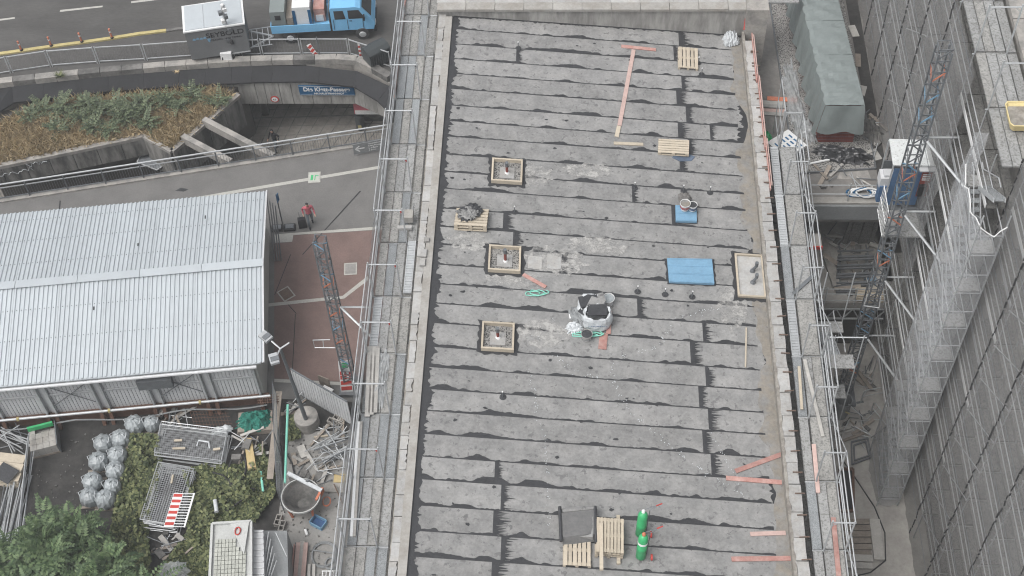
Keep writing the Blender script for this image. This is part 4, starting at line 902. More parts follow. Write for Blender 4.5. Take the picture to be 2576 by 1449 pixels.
# black canopy sheets
cn = E('canopy_roof', 'black felted canopy strip curving above the sunken passage', 'canopy', P(500, 200, -.2))
CB = [(-30, 232), (30, 217), (110, 208), (192, 199), (273, 192), (362, 184), (452, 178), (517, 173), (582, 168), (636, 166), (690, 165), (770, 165), (806, 169), (898, 179), (980, 217), (1010, 232)]
CF = [(-30, 300), (33, 258), (110, 249), (192, 239), (272, 230), (360, 223), (448, 217), (515, 213), (582, 210), (632, 207), (682, 206), (764, 205), (800, 208), (890, 218), (950, 254), (985, 290)]
for k in range(len(CB) - 1):
    q = [P(*CB[k], -.02), P(*CB[k + 1], -.02), P(*CF[k + 1], -.45), P(*CF[k], -.45)]; c = sum(q, Vector()) / 4
    lift = Vector((0, 0, .008 * (k % 2))); q = [c + (x - c) * .994 + lift for x in q]
    m = MB(); m.add(q + [x - Vector((0, 0, .1)) for x in q], [(3, 2, 1, 0), (4, 5, 6, 7), (0, 1, 5, 4), (1, 2, 6, 5), (2, 3, 7, 6), (3, 0, 4, 7)]); m.build('roofing_sheet', 'canopy_felt', cn)
# concrete fascia with the sign
fa = E('passage_fascia', 'ribbed concrete fascia panels above the passage entrance', 'fascia', P(750, 255, -2.2)); FY = 54.45
fx = [P(u, 255, -2.2).x for u in (540, 600, 652, 675, 711, 741, 790, 836, 893)]
for x0, x1 in zip(fx[:-1], fx[1:]):
    MB().boxb(x0 + .015, x1 - .015, FY + .03, FY + .25, -2.25, -.55).build('concrete_panel', 'wall_stain', fa)
a, b = Vector((fx[-1], FY + .1, 0)), P(985, 300, -2.2); b.z = 0
for k in range(3):
    q0, q1 = a.lerp(b, k / 3), a.lerp(b, (k + .985) / 3); MB().bar(q0 + Vector((0, .1, -1.4)), q1 + Vector((0, .1, -1.4)), .22, 1.7).build('concrete_panel', 'wall_stain', fa)
s0 = P(820, 231, -1.15); sg = E('passage_sign', 'blue enamel sign with white lettering Die Klett-Passage on the concrete fascia', 'sign', s0)
xa, xb_ = P(752, 231, -1.15).x, P(891, 231, -1.15).x
MB().boxb(xa, xb_, FY - .06, FY, -1.5, -.78).build('board', 'sign_blue', sg); cx_ = (xa + xb_) / 2
text('Die Klett-Passage', .40, (cx_, FY - .065, -1.06), (1, 0, 0), (0, 0, 1), 'paint_white', sg, bold=.012, sx=.9); text('AM HAUPTBAHNHOF', .17, (cx_ + .1, FY - .065, -1.36), (1, 0, 0), (0, 0, 1), 'paint_white', sg, bold=.004)
fr = MB()
for z in (-1.47, -.81): fr.boxb(xa + .03, xb_ - .03, FY - .066, FY - .061, z - .01, z + .01)
fr.build('border_line', 'paint_white', sg)
c = P(692, 245, -1.85); e = E('height_sign', 'round red-rimmed traffic sign on the concrete fascia', 'sign', (c.x, FY, c.z)); axs = (Vector((1, 0, 0)), Vector((0, 0, 1)), Vector((0, -1, 0)))
MB().lathe([(.23, 0), (.23, .03), (.001, .03)], 20, (c.x, FY - .0, c.z), axs).build('rim', 'paint_red', e); MB().lathe([(.17, .035), (.001, .036)], 20, (c.x, FY, c.z), axs).build('face', 'paint_white', e)
text('4,5', .15, (c.x, FY - .045, c.z), (1, 0, 0), (0, 0, 1), 'paint_black', e)
c = P(925, 268, -2.8); e = E('poster_case', 'dark shop poster with white base strip under the fascia', 'poster', c); MB().boxb(c.x - .8, c.x + .8, c.y, c.y + .08, -3.4, -2.3).build('poster', 'cloth_pink', e); MB().boxb(c.x - .75, c.x + .75, c.y - .02, c.y, -3.4, -3.1).build('base_strip', 'paint_white', e); MB().boxb(c.x - .9, c.x + 1.2, c.y + 1.0, c.y + 1.4, -5, -3.9).build('plinth', 'concrete_dark', e)
# columns at the entrance
for k, (u, v) in enumerate(((668, 290),)):
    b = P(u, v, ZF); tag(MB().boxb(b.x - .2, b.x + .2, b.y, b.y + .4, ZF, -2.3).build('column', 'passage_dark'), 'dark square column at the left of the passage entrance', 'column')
c = P(908, 322, ZF); e = E('litter_bin', 'black round litter bin with yellow sticker in the sunken passage', 'bin', c)
MB().lathe([(.25, 0), (.26, .05), (.26, .95), (.28, .96), (.28, 1.05), (.22, 1.1), (.12, 1.1), (.11, .9)], 18, c).build('body', 'plastic_bin', e, smooth=True); MB().box(c + Vector((0, -.265, .35)), (.2, .02, .25)).build('sticker', 'paint_yellow', e)
MB().lathe([(.0, .92), (.11, .92)][::-1], 12, c).build('opening', 'paint_black', e)
# planter -------------------------------------------------------------
PW = [(-60, 428), (0, 415), (180, 378), (362, 340), (432, 379), (600, 236)]
pw3 = [P(u, v, -.55) for u, v in PW]
back = [P(*q, -.55) for q in ((600, 225), (300, 245), (-60, 320))]
poly = [(p.x, p.y) for p in pw3] + [(p.x, p.y) for p in back]
pn = E('planter_block', 'raised concrete planter block with stained faces in the sunken passage', 'planter', (pw3[2].x, pw3[2].y, ZF))
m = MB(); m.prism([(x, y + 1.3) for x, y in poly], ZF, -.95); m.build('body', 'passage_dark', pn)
m = MB(); m.prism(poly, -.94, -.75); m.build('soil', 'soil_planter', pn)
for k in range(len(pw3) - 1):
    a, b = pw3[k], pw3[k + 1]; L_ = (b - a).length; n = max(1, int(L_ / 1.15)); d = (b - a).normalized(); nn = Vector((d.y, -d.x, 0))
    MB().bar(a + Vector((0, 0, -.08)), b + Vector((0, 0, -.08)), .28, .2).build('rim', 'concrete', pn)
    for i in range(n):
        q0, q1 = a.lerp(b, i / n), a.lerp(b, (i + .97) / n); hh = 1.25 if k < 3 else 2.2; MB().bar(q0 + Vector((0, 0, -.1 - hh / 2)) + nn * .02, q1 + Vector((0, 0, -.1 - hh / 2)) + nn * .02, .2, hh).build('face_panel', 'wall_planter', pn)
# openings under the planter: dark shop windows
for k, (u0, u1) in enumerate(((125, 165), (168, 232), (236, 262), (268, 312), (318, 352))):
    a, b = P(u0, 412 - (u0 - 125) * .2, -2.6), P(u1, 412 - (u1 - 125) * .2, -2.6); d = (b - a).normalized(); nn = Vector((d.y, -d.x, 0)) * .25
    m = MB(); m.bar(Vector((a.x, a.y + .3, -3.1)), Vector((b.x, b.y + .3, -3.1)), .1, 2.2); tag(m.build('shop_window', 'glass_dark'), f'dark shop window under the planter, {("first", "second", "third", "fourth", "fifth")[k]} from the left', 'window', 'windows under the planter')
for k, q in enumerate(((1, (515, 306), (690, 398)), (2, (462, 348), (583, 412)))):
    a, b = P(*q[1], -.5), P(*q[2], -.15); tag(MB().bar(a, b, .3, .5).build('concrete_beam', 'concrete'), ('upper' if k == 0 else 'lower') + ' sloping concrete beam spanning from planter to plaza railing', 'beam')
a = P(355, 400, -2.0); e = E('glass_canopy', 'pointed glass canopy roof sticking out below the planter corner', 'canopy', a); q = [P(345, 408, -2.2), P(368, 363, -2.0), P(432, 400, -2.2), P(395, 428, -2.4)]
MB().add(q, [(3, 2, 1, 0)]).build('glass', 'galv_dark', e)
for i in range(4): MB().bar(q[i], q[(i + 1) % 4], .05).build('frame_bar', 'galv', e)
# graffiti tags on planter face
gfy = []
e = E('graffiti_tag', 'white scribbled graffiti tag on the planter wall at the far left', 'graffiti', P(50, 440, -1.5))
for (uu, vv, s_) in ((100, 428, 1.0), (45, 457, 1.6)):
    m = MB(); r3 = np.random.default_rng(uu)
    pa, pb = pw3[0], pw3[3]; dd = (pb - pa).normalized(); nn = Vector((dd.y, -dd.x, 0))
    c = P(uu, vv, -1.5); c = pa + dd * ((c - pa).dot(dd)) + nn * .135
    pts = [c + dd * (i * .07 * s_ - .5 * s_) + Vector((0, 0, (-1.25 if uu < 60 else -.85) + .55 + r3.uniform(-.18, .18) * s_)) for i in range(16)]
    m.tube(pts, .018, 4); m.build('stroke', 'bag_white', e)
# dry grass and sumac --------------------------------------------------
from mathutils.geometry import intersect_point_tri_2d
def inpoly(x, y, pl_):
    c = False; n = len(pl_)
    for i in range(n):
        x1, y1 = pl_[i]; x2, y2 = pl_[i - 1]
        if (y1 > y) != (y2 > y) and x < (x2 - x1) * (y - y1) / (y2 - y1) + x1: c = not c
    return c
gp = [(p.x, p.y) for p in [P(*q, -.6) for q in ((-60, 424), (0, 412), (180, 375), (361, 338), (432, 374), (585, 246), (560, 226), (380, 236), (200, 250), (80, 275), (-60, 340))]]
m = MB(); xs_, ys2 = [q[0] for q in gp], [q[1] for q in gp]; cnt = 0
while cnt < 26000:
    x, y = random.uniform(min(xs_), max(xs_)), random.uniform(min(ys2), max(ys2))
    if not inpoly(x, y, gp): continue
    h = random.uniform(.2, .62); a = random.uniform(0, 6.28); w_ = .011; l = random.gauss(0, .2), random.gauss(0, .2)
    c, s = math.cos(a) * w_, math.sin(a) * w_
    m.add([(x - c, y - s, -.76), (x + c, y + s, -.76), (x + l[0] * .5 + c * 1.3, y + l[1] * .5 + s * 1.3, -.76 + h * .75), (x + l[0], y + l[1], -.76 + h)], [(0, 1, 2), (0, 2, 3)]); cnt += 1
o = m.build('dry_grass', 'grass_dry'); o['kind'] = 'stuff'; tag(o, 'dry straw-coloured grass covering the planter', 'grass')
def frond(mb, base, d, L_, droop, n=7, w=.16, lw=.05):
    """pinnate leaf: rachis with paired leaflets"""
    d = d.normalized(); up = Vector((0, 0, 1)); side = d.cross(up)
    if side.length < .1: side = Vector((1, 0, 0))
    side.normalize(); pts = [base + d * (L_ * i / n) + Vector((0, 0, -droop * (i / n) ** 2)) for i in range(n + 1)]
    for i in range(1, n + 1):
        t = i / n; wl2 = w * math.sin(min(1, .35 + t * .75) * math.pi * .9 + .1) + .04; f = (pts[i] - pts[i - 1]).normalized()
        for s in (-1, 1):
            b = pts[i]; tip = b + side * (s * wl2) + f * wl2 * .35 + Vector((0, 0, -.25 * wl2 * random.uniform(.3, 1.3))); e1 = f * lw
            mid = b.lerp(tip, .5)
            mb.add([b, mid + e1, tip, mid - e1], [(0, 1, 2, 3) if s > 0 else (3, 2, 1, 0)])
    mb.bar(pts[0], pts[-1], .012)
SUM = [(115, 262, 1.3), (165, 265, 2.2), (205, 285, 1.7), (250, 275, 1.9), (240, 310, 1.4), (300, 262, 2.0), (320, 290, 1.8), (365, 260, 2.1), (375, 300, 1.5), (420, 245, 1.7), (450, 258, 1.5), (490, 232, 1.4), (555, 245, 1.2), (150, 310, 1.2), (280, 315, 1.2), (80, 280, 1.1), (225, 255, 1.8), (340, 270, 1.9)]
for k, (u, v, h) in enumerate(SUM):
    c = P(u, v + 22, -.75); e = E('sumac_shrub', f'green sumac shoot with feathery leaves in the dry planter, {("1st 2nd 3rd 4th 5th 6th 7th 8th 9th 10th 11th 12th 13th 14th 15th 16th 17th 18th 19th 20th 21st 22nd").split()[k]} in the shrub row', 'shrub', c, 'sumac shoots in the planter')
    h = h * .45; MB().tube([c, c + Vector((random.uniform(-.2, .2), -.1, h))], [.03, .012], 5).build('stem', 'bark', e)
    m = MB(); top = c + Vector((0, -.05, h))
    for i in range(int(16 + h * 9)):
        a = i * 2.4; t = random.uniform(.35, 1); el = random.uniform(.05, .8) + .5 * (t - .6)
        frond(m, c + Vector((0, -.05, h * t)), Vector((math.cos(a), math.sin(a), el)), random.uniform(.6, 1.05), random.uniform(.1, .3), 7, .17, .055)
    m.build('foliage', 'leaf_sumac', e)
# plaza railing -----------------------------------------------------------
A, B = Vector((-31, yr(-31) - .12, .09)), Vector((-8.2, yr(-8.2) - .12, .09)); d = (B - A).normalized(); up = Vector((0, 0, 1)); L_ = (B - A).length
rl = E('plaza_railing', 'long steel railing with thin balusters along the plaza edge', 'railing', A.lerp(B, .5))
n = int(L_ / 1.9)
for i in range(n + 1): q = A + d * (i * 1.9); MB().bar(q, q + up * 1.05, .05, .08).build('post', 'galv_dark', rl)
for h, w_ in ((1.08, .07), (.82, .04), (.12, .04)): MB().bar(A + up * h, B + up * h, w_, .05).build('rail', 'galv' if h != .12 else 'galv_dark', rl)
m = MB()
for i in range(int(L_ / .13)): q = A + d * (i * .13); m.bar(q + up * .12, q + up * .82, .014)
m.build('balusters', 'galv_dark', rl, kind='stuff')
a, b = P(893, 372, .55), P(968, 358, .55); c = (a + b) / 2; dd = Vector((b.x - a.x, b.y - a.y, 0)).normalized(); e = E('direction_sign', 'dark direction sign with white left arrow fixed to the plaza railing', 'sign', c)
W_ = 1.75; n3 = Vector((dd.y, -dd.x, 0)); c = c + n3 * .1; ax3 = (dd, up, n3)
MB().box(c, (W_, .75, .03), ax=ax3).build('board', 'pvc_grey', e)
m = MB(); q = c - dd * .55 + n3 * .02; m.bar(q - dd * .22, q + dd * .25, .06, .01, up=n3); m.bar(q - dd * .22, q + up * .2 + dd * .0, .06, .01, up=n3); m.bar(q - dd * .22, q - up * .2, .06, .01, up=n3); m.build('arrow', 'paint_white', e)
for k, t in enumerate(('Hauptbahnhof', 'Klett-Passage', 'U S-Bahn', 'S-Bahn')): text(t, .13, c - dd * .1 + up * (.24 - k * .16) + n3 * .02, dd, up, 'paint_white', e, align='LEFT')
# warning beacon, hoarding feet and big bin at the road edge
b = P(775, 143, 0); e = E('warning_beacon', 'tilted red and white warning beacon board by the mesh fence', 'beacon', b)
a, c = P(776, 112, .9), P(796, 141, .1); up3 = (a - c).normalized(); L_ = (a - c).length; xd = Vector((1, .2, 0)).normalized(); n3 = xd.cross(up3).normalized(); xd = up3.cross(n3)
MB().box((a + c) / 2, (.24, L_, .03), ax=(xd, up3, n3)).build('board', 'paint_white', e)
for k in range(3): MB().box(c.lerp(a, .18 + k * .32) + n3 * .02, (.24, .16, .008), ax=((xd + up3 * .5).normalized(), (up3 - xd * .5).normalized(), n3)).build('red_stripe', 'paint_red', e)
for k, (u, v) in enumerate(((795, 147), (835, 145))):
    b = P(u, v, 0); tag(MB().box(b + Vector((0, 0, .07)), (.8, .42, .13), .05).build('ballast_block', 'rubber'), ('left' if k == 0 else 'right') + ' black rubber ballast block beside the warning beacon', 'block')
b = P(806, 148, 0); e = E('fence_stand', 'dark upright fence stand tube beside the rubber feet', 'post', b); MB().tube([b, b + Vector((0, 0, 1.6))], .035, 6).build('tube', 'galv_dark', e)
b = P(908, 146, 0); e = E('barrier_board', 'upright white and red striped barrier post left of the wheeled bin', 'barrier', b); MB().box(b + Vector((0, 0, .55)), (.12, .05, 1.1)).build('board', 'paint_white', e)
for k in range(3): MB().box(b + Vector((0, -.03, .25 + k * .3)), (.12, .02, .13)).build('red_stripe', 'paint_red', e)
b = P(950, 158, 0); e = E('wheeled_bin', 'large dark wheeled waste bin at the road edge, against the left scaffold', 'bin', b); A4 = R(38); ax4 = (Vector((math.cos(A4), math.sin(A4), 0)), Vector((-math.sin(A4), math.cos(A4), 0)), Vector((0, 0, 1)))
MB().box(b + Vector((0, 0, .6)), (1.25, .85, .9), ax=ax4).build('body', 'plastic_bin', e)
for i in range(9): MB().box(b + Vector((0, 0, .6)) + ax4[0] * (-.55 + i * .137) - ax4[1] * .44, (.03, .03, .8), ax=ax4).build('rib', 'plastic_bin', e)
m = MB(); prof = [(-.45, 1.05), (-.42, 1.12), (-.2, 1.27), (.2, 1.3), (.45, 1.12), (.46, 1.05)]; n = len(prof); m.add([b + ax4[0] * -.66 + ax4[1] * y + Vector((0, 0, z)) for y, z in prof] + [b + ax4[0] * .66 + ax4[1] * y + Vector((0, 0, z)) for y, z in prof], [tuple(range(n)), tuple(range(n, 2 * n))[::-1]] + [(i, n + i, n + (i + 1) % n, (i + 1) % n) for i in range(n)]); m.build('lid', 'plastic_bin', e)
for s in (-.5, .5):
    for t in (-.3, .3): MB().lathe([(.02, -.03), (.09, -.03), (.09, .03), (.02, .03)], 10, b + ax4[0] * s + ax4[1] * t + Vector((0, 0, .09)), (ax4[0], Vector((0, 0, 1)), ax4[1])).build('wheel', 'rubber', e)
# ================= lower yard on the left =================
struct(flat([(730, 1085), (892, 1085), (890, 1500), (700, 1500), (700, 1300)], .008, MB()).build('yard_slab', 'slab_grey'))
m = MB(); r5 = np.random.default_rng(50)
for i in range(420):
    u, v = r5.uniform(80, 330) if i < 200 else r5.uniform(700, 880), r5.uniform(1090, 1449); c = P(u, v, .02); s = r5.uniform(.02, .07)
    m.box(c, (s, s * r5.uniform(.6, 1.6), s * .8), r5.uniform(0, 3))
o = m.build('rubble', 'concrete_dark'); o['kind'] = 'stuff'; tag(o, 'small stones and rubble scattered over the yard', 'rubble')
# big bags
BB = [(337, 1064, 'topmost in the row of big bags, nearest the hall'), (381, 1062, 'partly hidden beside the topmost big bag under the hall'), (302, 1101, 'right one in the second row of big bags'), (259, 1112, 'left one in the second row, with tied top'), (294, 1142, 'right column, next to the timber kerb below the second row'),
      (246, 1157, 'left column, third from the top'), (289, 1181, 'right column, fourth from the top'), (231, 1208, 'left column, fourth from the top'), (281, 1221, 'right column, fifth from the top, smaller'), (224, 1247, 'left column, lowest, just above the tree'), (263, 1253, 'right column, lowest, just above the tree')]
for k, (u, v, lab) in enumerate(BB):
    c = P(u, v, .5); c.z = .08; r2 = np.random.default_rng(60 + k); e = E('big_bag', 'filled silvery bulk bag, ' + lab, 'bag', c, 'filled bulk bags in the yard')
    R_ = .40 * (1.0 if k not in (8, 1) else .85); m = MB(); n = 22; prof = [(.85, 0), (1.02, .15), (1.06, .4), (1.0, .62), (.82, .8), (.5, .92), (.22, .97), (.1, 1.0), (.12, 1.08)]
    ph = r2.uniform(0, 6.28)
    for q, z in prof:
        for i in range(n):
            t = 6.283 * i / n; w_ = q * (1 + .07 * math.sin(9 * t + ph) * (1 if z > .5 else .5) + r2.uniform(-.06, .06)); m.v.append((c.x + R_ * w_ * math.cos(t) * 1.02, c.y + R_ * w_ * math.sin(t), c.z + z * .74 + r2.uniform(-.02, .02)))
    for i in range(len(prof) - 1):
        for j in range(n): m.f.append((i * n + j, i * n + (j + 1) % n, (i + 1) * n + (j + 1) % n, (i + 1) * n + j))
    m.f.append(tuple((len(prof) - 1) * n + j for j in range(n)))
    m.build('bag', 'bag_grey', e)
    for d in (-.3, 0, .3): MB().box(c + Vector((0, d, -.04)), (.95, .12, .05), .08).build('pallet_board', 'plank_old', e)
    for s in (-1, 1): MB().tube([c + Vector((s * .3, -.15, .62)), c + Vector((s * .36, -.05, .78)), c + Vector((s * .3, .1, .66))], .02, 4).build('lifting_loop', 'bag_white', e)
# pallet of kerb blocks
c = P(117, 1120, 0); A = R(18); e = E('block_pallet', 'pallet stacked with pale concrete blocks beside the hall', 'pallet', c)
aw = (Vector((math.cos(A), math.sin(A), 0)), Vector((-math.sin(A), math.cos(A), 0)), Vector((0, 0, 1)))
for d in (-.5, 0, .5): MB().box(c + aw[1] * d + Vector((0, 0, .06)), (1.2, .14, .12), A).build('pallet_board', 'plank_old', e)
for i in range(4):
    for j in range(4):
        for z in range(2):
            if (i, j, z) in ((3, 3, 1), (2, 3, 1), (1, 3, 1)): continue
            MB().box(c + aw[0] * (-.42 + i * .28) + aw[1] * (-.42 + j * .28) + Vector((0, 0, .26 + z * .26)), (.27, .27, .25), A).build('block', 'concrete_pale', e)
MB().box(c + aw[1] * .5 + Vector((0, 0, .8)), (1.1, .1, .25), A).build('green_crate_side', 'cyl_green', e); MB().box(c + aw[0] * .62 + Vector((0, 0, .45)), (.04, 1.25, .7), A).build('side_panel', 'galv_dark', e)
# timber stack
c = P(28, 1185, .4); e = E('timber_stack', 'stack of yellowish timber panels at the left picture edge', 'timber stack', (c.x, c.y, 0))
for k in range(4):
    for j in range(3): MB().box((c.x - .25 + .03 * k, c.y - .38 + j * .44, .15 + k * .16), (1.5, .42, .14), R(-10) + .02 * k).build('timber', 'plank_new', e)
c = P(14, 1190, .85); tag(MB().box(c, (.9, .75, .02), R(-28)).build('rubber_mat', 'foil_black'), 'black rubber sheet lying on the yellowish timber stack', 'sheet')
def tubes(label, uv0, uv1, n, spread, z, L_jit, m='galv', r_=.025, seed=1, cross=0, name='tube_pile'):
    r2 = np.random.default_rng(seed); a, b = P(*uv0, z), P(*uv1, z); d = (b - a).normalized(); s = Vector((-d.y, d.x, 0)); e = E(name, label, 'tubes', ((a + b) / 2).to_tuple()[:2] + (0,))
    for i in range(n):
        o_ = s * r2.uniform(-spread, spread) + Vector((0, 0, r2.uniform(.03, z + .35))); l0, l1 = r2.uniform(-L_jit, L_jit), r2.uniform(-L_jit, L_jit)
        tw = s * r2.uniform(-.15, .15)
        p0, p1 = Vector((a.x, a.y, 0)) + o_ + d * l0 + tw, Vector((b.x, b.y, 0)) + o_ + d * l1 - tw
        if cross and i % 3 == 0: c = (p0 + p1) / 2; h = (p1 - p0).length * .35; q = Vector((r2.uniform(-1, 1), r2.uniform(-1, 1), 0)).normalized(); p0, p1 = c - q * h, c + q * h
        MB().tube([p0, p1], r_, 5).build('tube', m if i % 4 else 'galv_dark', e)
    return e
tubes('pile of scaffold tubes lying lengthwise at the lower left picture edge', (45, 1200), (5, 1370), 26, .45, .3, .35, seed=2)
tubes('jumbled scaffold tubes under the hall at the left picture edge', (-10, 1085), (70, 1120), 16, .4, .2, .3, seed=3, cross=1)
tubes('steel fence tubes standing between tube pile and yard', (75, 1100), (52, 1360), 5, .05, .8, .2, seed=4)
# timber kerb beside the ivy
a, b = P(332, 1086, .12), P(296, 1255, .12); tag(MB().bar(a, b, .2, .25).build('timber_kerb', 'plank_old'), 'weathered timber kerb between bulk bags and ivy', 'kerb')
# stacks of mesh fence panels
def fence_stack(label, c0, ax, ay, n, z0, seed):
    r2 = np.random.default_rng(seed); e = E('fence_panel_stack', label, 'fence panels', (c0.x, c0.y, 0), 'stacks of mesh fence panels')
    for k in range(n):
        j = Vector((r2.uniform(-.12, .12), r2.uniform(-.12, .12), 0)); c = Vector((c0.x, c0.y, z0 + k * .07)) + j; t = r2.uniform(-.05, .05); ux = (ax + ay * t).normalized() * ax.length; uy = (ay - ax * t).normalized() * ay.length
        m = MB(); q = [c - ux - uy, c + ux - uy, c + ux + uy, c - ux + uy]
        for i in range(4): m.tube([q[i], q[(i + 1) % 4]], .021, 5)
        m.build('panel_frame', 'galv', e)
        if k >= n - 2:
            w_ = MB()
            for i in range(1, 30): s = -1 + i / 15; w_.bar(c + ux * s - uy, c + ux * s + uy, .008)
            for i in range(1, 14): s = -1 + i / 7; w_.bar(c + uy * s - ux, c + uy * s + ux, .01)
            w_.build('wire_mesh', 'galv', e, kind='stuff')
def half(a, b, z): return (P(*b, z) - P(*a, z)) / 2
c = P(487, 1118, .4); fence_stack('upper stack of mesh fence panels lying across, with loose timber on it', c, half((405, 1110), (572, 1130), .4), half((480, 1160), (495, 1082), .4), 8, .15, 71)
c = P(424, 1250, .4); fence_stack('lower stack of mesh fence panels lying lengthwise under the striped barrier', c, half((385, 1322), (430, 1178), .4), half((384, 1245), (466, 1258), .4), 8, .15, 72)
for k, (u, v, w_, h_, a, lab) in enumerate(((448, 1108, .35, .1, .1, 'short timber left on the upper fence stack'), (450, 1128, .55, .09, .05, 'longer timber left on the upper fence stack'), (545, 1130, .3, .1, .2, 'timber offcut at the right of the upper fence stack'), (433, 1205, .08, .4, 0, 'small upright-lying batten on the lower fence stack'))):
    tag(MB().box(P(u, v, .78), (w_, h_, .06), a).build('timber_offcut', 'plank_new'), lab, 'timber', 'offcuts on the fence stacks')
tag(MB().tube([P(495, 1122, .78), P(500, 1108, .8), P(525, 1112, .82), P(527, 1128, .78)], .035, 5).build('bent_pipe', 'bag_white'), 'white bent pipe lying on the upper fence stack', 'pipe')
# striped barrier
e = E('striped_barrier', 'red and white plastic site barrier lying on the lower fence stack', 'barrier', P(436, 1288, .8)); Z = .85
q = [P(450, 1241, Z), P(467, 1250, Z), P(455, 1336, Z), P(412, 1327, Z)]; a0, b0 = P(437, 1240, Z), P(411, 1326, Z); xw = (P(437, 1330, Z) - P(411, 1326, Z)); d = b0 - a0; n3 = Vector((0, 0, 1)); xw = Vector((.42, .0, 0)) 
def bp(s, t): return a0 + d * s + xw * t
m = MB(); m.add([bp(0, 0), bp(1, 0), bp(1, 1), bp(0, 1), *[x - Vector((0, 0, .06)) for x in (bp(0, 0), bp(1, 0), bp(1, 1), bp(0, 1))]], [(0, 1, 2, 3), (4, 7, 6, 5), (0, 4, 5, 1), (1, 5, 6, 2), (2, 6, 7, 3), (3, 7, 4, 0)]); m.build('board', 'paint_white', e)
for k in range(6): m = MB(); m.add([x + Vector((0, 0, .004)) for x in (bp(.03 + k * .165, .05), bp(.115 + k * .165, .05), bp(.115 + k * .165, .95), bp(.03 + k * .165, .95))], [(0, 1, 2, 3)]); m.build('red_field', 'paint_red', e)
for k in range(13): MB().bar(bp(k / 12.5 + .02, 1), bp(k / 12.5 + .02, 2.05), .035, .03).build('baluster', 'paint_white', e)
MB().bar(bp(0, 2.1), bp(1, 2.1), .07, .05).build('lower_rail', 'paint_white', e)
# ivy mass
IV = [[(330, 1092), (395, 1090), (408, 1160), (400, 1200), (392, 1260), (372, 1320), (380, 1460), (250, 1460), (290, 1270)], [(460, 1185), (520, 1165), (600, 1170), (655, 1115), (690, 1190), (692, 1240), (640, 1310), (532, 1315), (530, 1460), (380, 1460), (470, 1340), (478, 1250)], [(720, 1045), (745, 1040), (755, 1100), (725, 1110)]]
m = MB(); r6 = np.random.default_rng(66)
for pi, pv in enumerate(IV):
    us, vv = [q[0] for q in pv], [q[1] for q in pv]; cnt = 0; tot = (5200, 11000, 500)[pi]
    while cnt < tot:
        u, v = r6.uniform(min(us), max(us)), r6.uniform(min(vv), max(vv)); cnt += 1
        if not inpoly(u, v, pv): continue
        g = P(u, v, 0); hh = .35 + .3 * math.sin(g.x * 2.1) * math.cos(g.y * 1.7) + .18 * math.sin(g.x * 5.3 + g.y * 4.1); c = P(u, v, max(.05, hh) * r6.uniform(.35, 1.1) + .1); s = r6.uniform(.06, .12)
        a = Vector((r6.normal(), r6.normal(), r6.normal() * .5)).normalized(); nn = Vector((r6.normal() * .5, r6.normal() * .5 - .35, 1)).normalized(); a = (a - nn * a.dot(nn)).normalized(); b = nn.cross(a)
        m.add([c - a * s, c - b * s * .75, c + a * s * 1.1, c + b * s * .75], [(0, 1, 2, 3)])
o = m.build('ivy', 'leaf_ivy'); o['kind'] = 'stuff'; tag(o, 'ivy and bramble leaves sprawling over the yard and fence stacks', 'ivy')
# tree
c = P(150, 1520, 0); e = E('sumac_tree', 'dense green tree with feathery leaves in the lower left corner', 'tree', c)
MB().tube([c, c + Vector((.1, 0, 1.2)), c + Vector((-.1, .1, 2.4))], [.14, .11, .07], 8).build('trunk', 'bark', e, smooth=True)
m = MB(); mlimb = MB(); r7 = np.random.default_rng(77); TC = P(160, 1462, 2.0)
for k in range(32):
    a = r7.uniform(0, 6.28); rr = r7.uniform(.3, 1); q = TC + Vector((math.cos(a) * rr * 4.0, math.sin(a) * rr * 2.5, r7.uniform(-.3, 1.0) * (1 - rr * .5))); mlimb.tube([c + Vector((0, 0, 1.6)), (c + q) / 2 + Vector((0, 0, .9)), q], [.05, .03, .012], 5)
    for i in range(34):
        d = Vector((r7.normal(), r7.normal(), r7.normal() * .7 + .25)).normalized(); b = q + d * r7.uniform(.05, .7)
        frond(m, b, Vector((d.x, d.y, d.z * .5 + r7.uniform(-.1, .4))), r7.uniform(.6, 1.1), r7.uniform(.1, .4), 7, .22, .065)
mlimb.build('limbs', 'bark', e); m.build('crown', 'leaf_tree', e)
# net heap, formwork panel, hoses, pipes
c = P(641, 1058, .4); crumple('green_net_heap', 'heap of green safety netting beside the hall corner', 'net', (c.x, c.y, .3), 1.55, 1.0, .5, 'net_green', 81, 16, .1, amp=3.2)
e = E('pallet_box', 'dark timber crate under the green netting', 'crate', (c.x, c.y, 0)); MB().box((c.x, c.y, .2), (1.5, 1.0, .32), .1).build('box', 'plank_old', e); MB().box((c.x - .1, c.y - .45, .1), (1.3, .1, .2), .1).build('board', 'plank_old', e)
q = [P(614, 1104, .6), P(632, 1101, .6), P(644, 1174, .6), P(623, 1179, .6)]; e = E('formwork_board', 'yellow formwork panel leaning among the ivy', 'panel', q[3]); m = MB(); m.add(q + [x - Vector((-.05, .12, .35)) for x in q], [(3, 2, 1, 0), (4, 5, 6, 7), (0, 1, 5, 4), (1, 2, 6, 5), (2, 3, 7, 6), (3, 0, 4, 7)]); m.build('panel', 'sheet_yellow', e)
for t in (.07, .93): a = q[0].lerp(q[3], t).lerp(q[1].lerp(q[2], t), .5); MB().lathe([(.07, .0), (.07, .012), (.03, .014)], 12, a).build('hole_rim', 'plank_old', e)
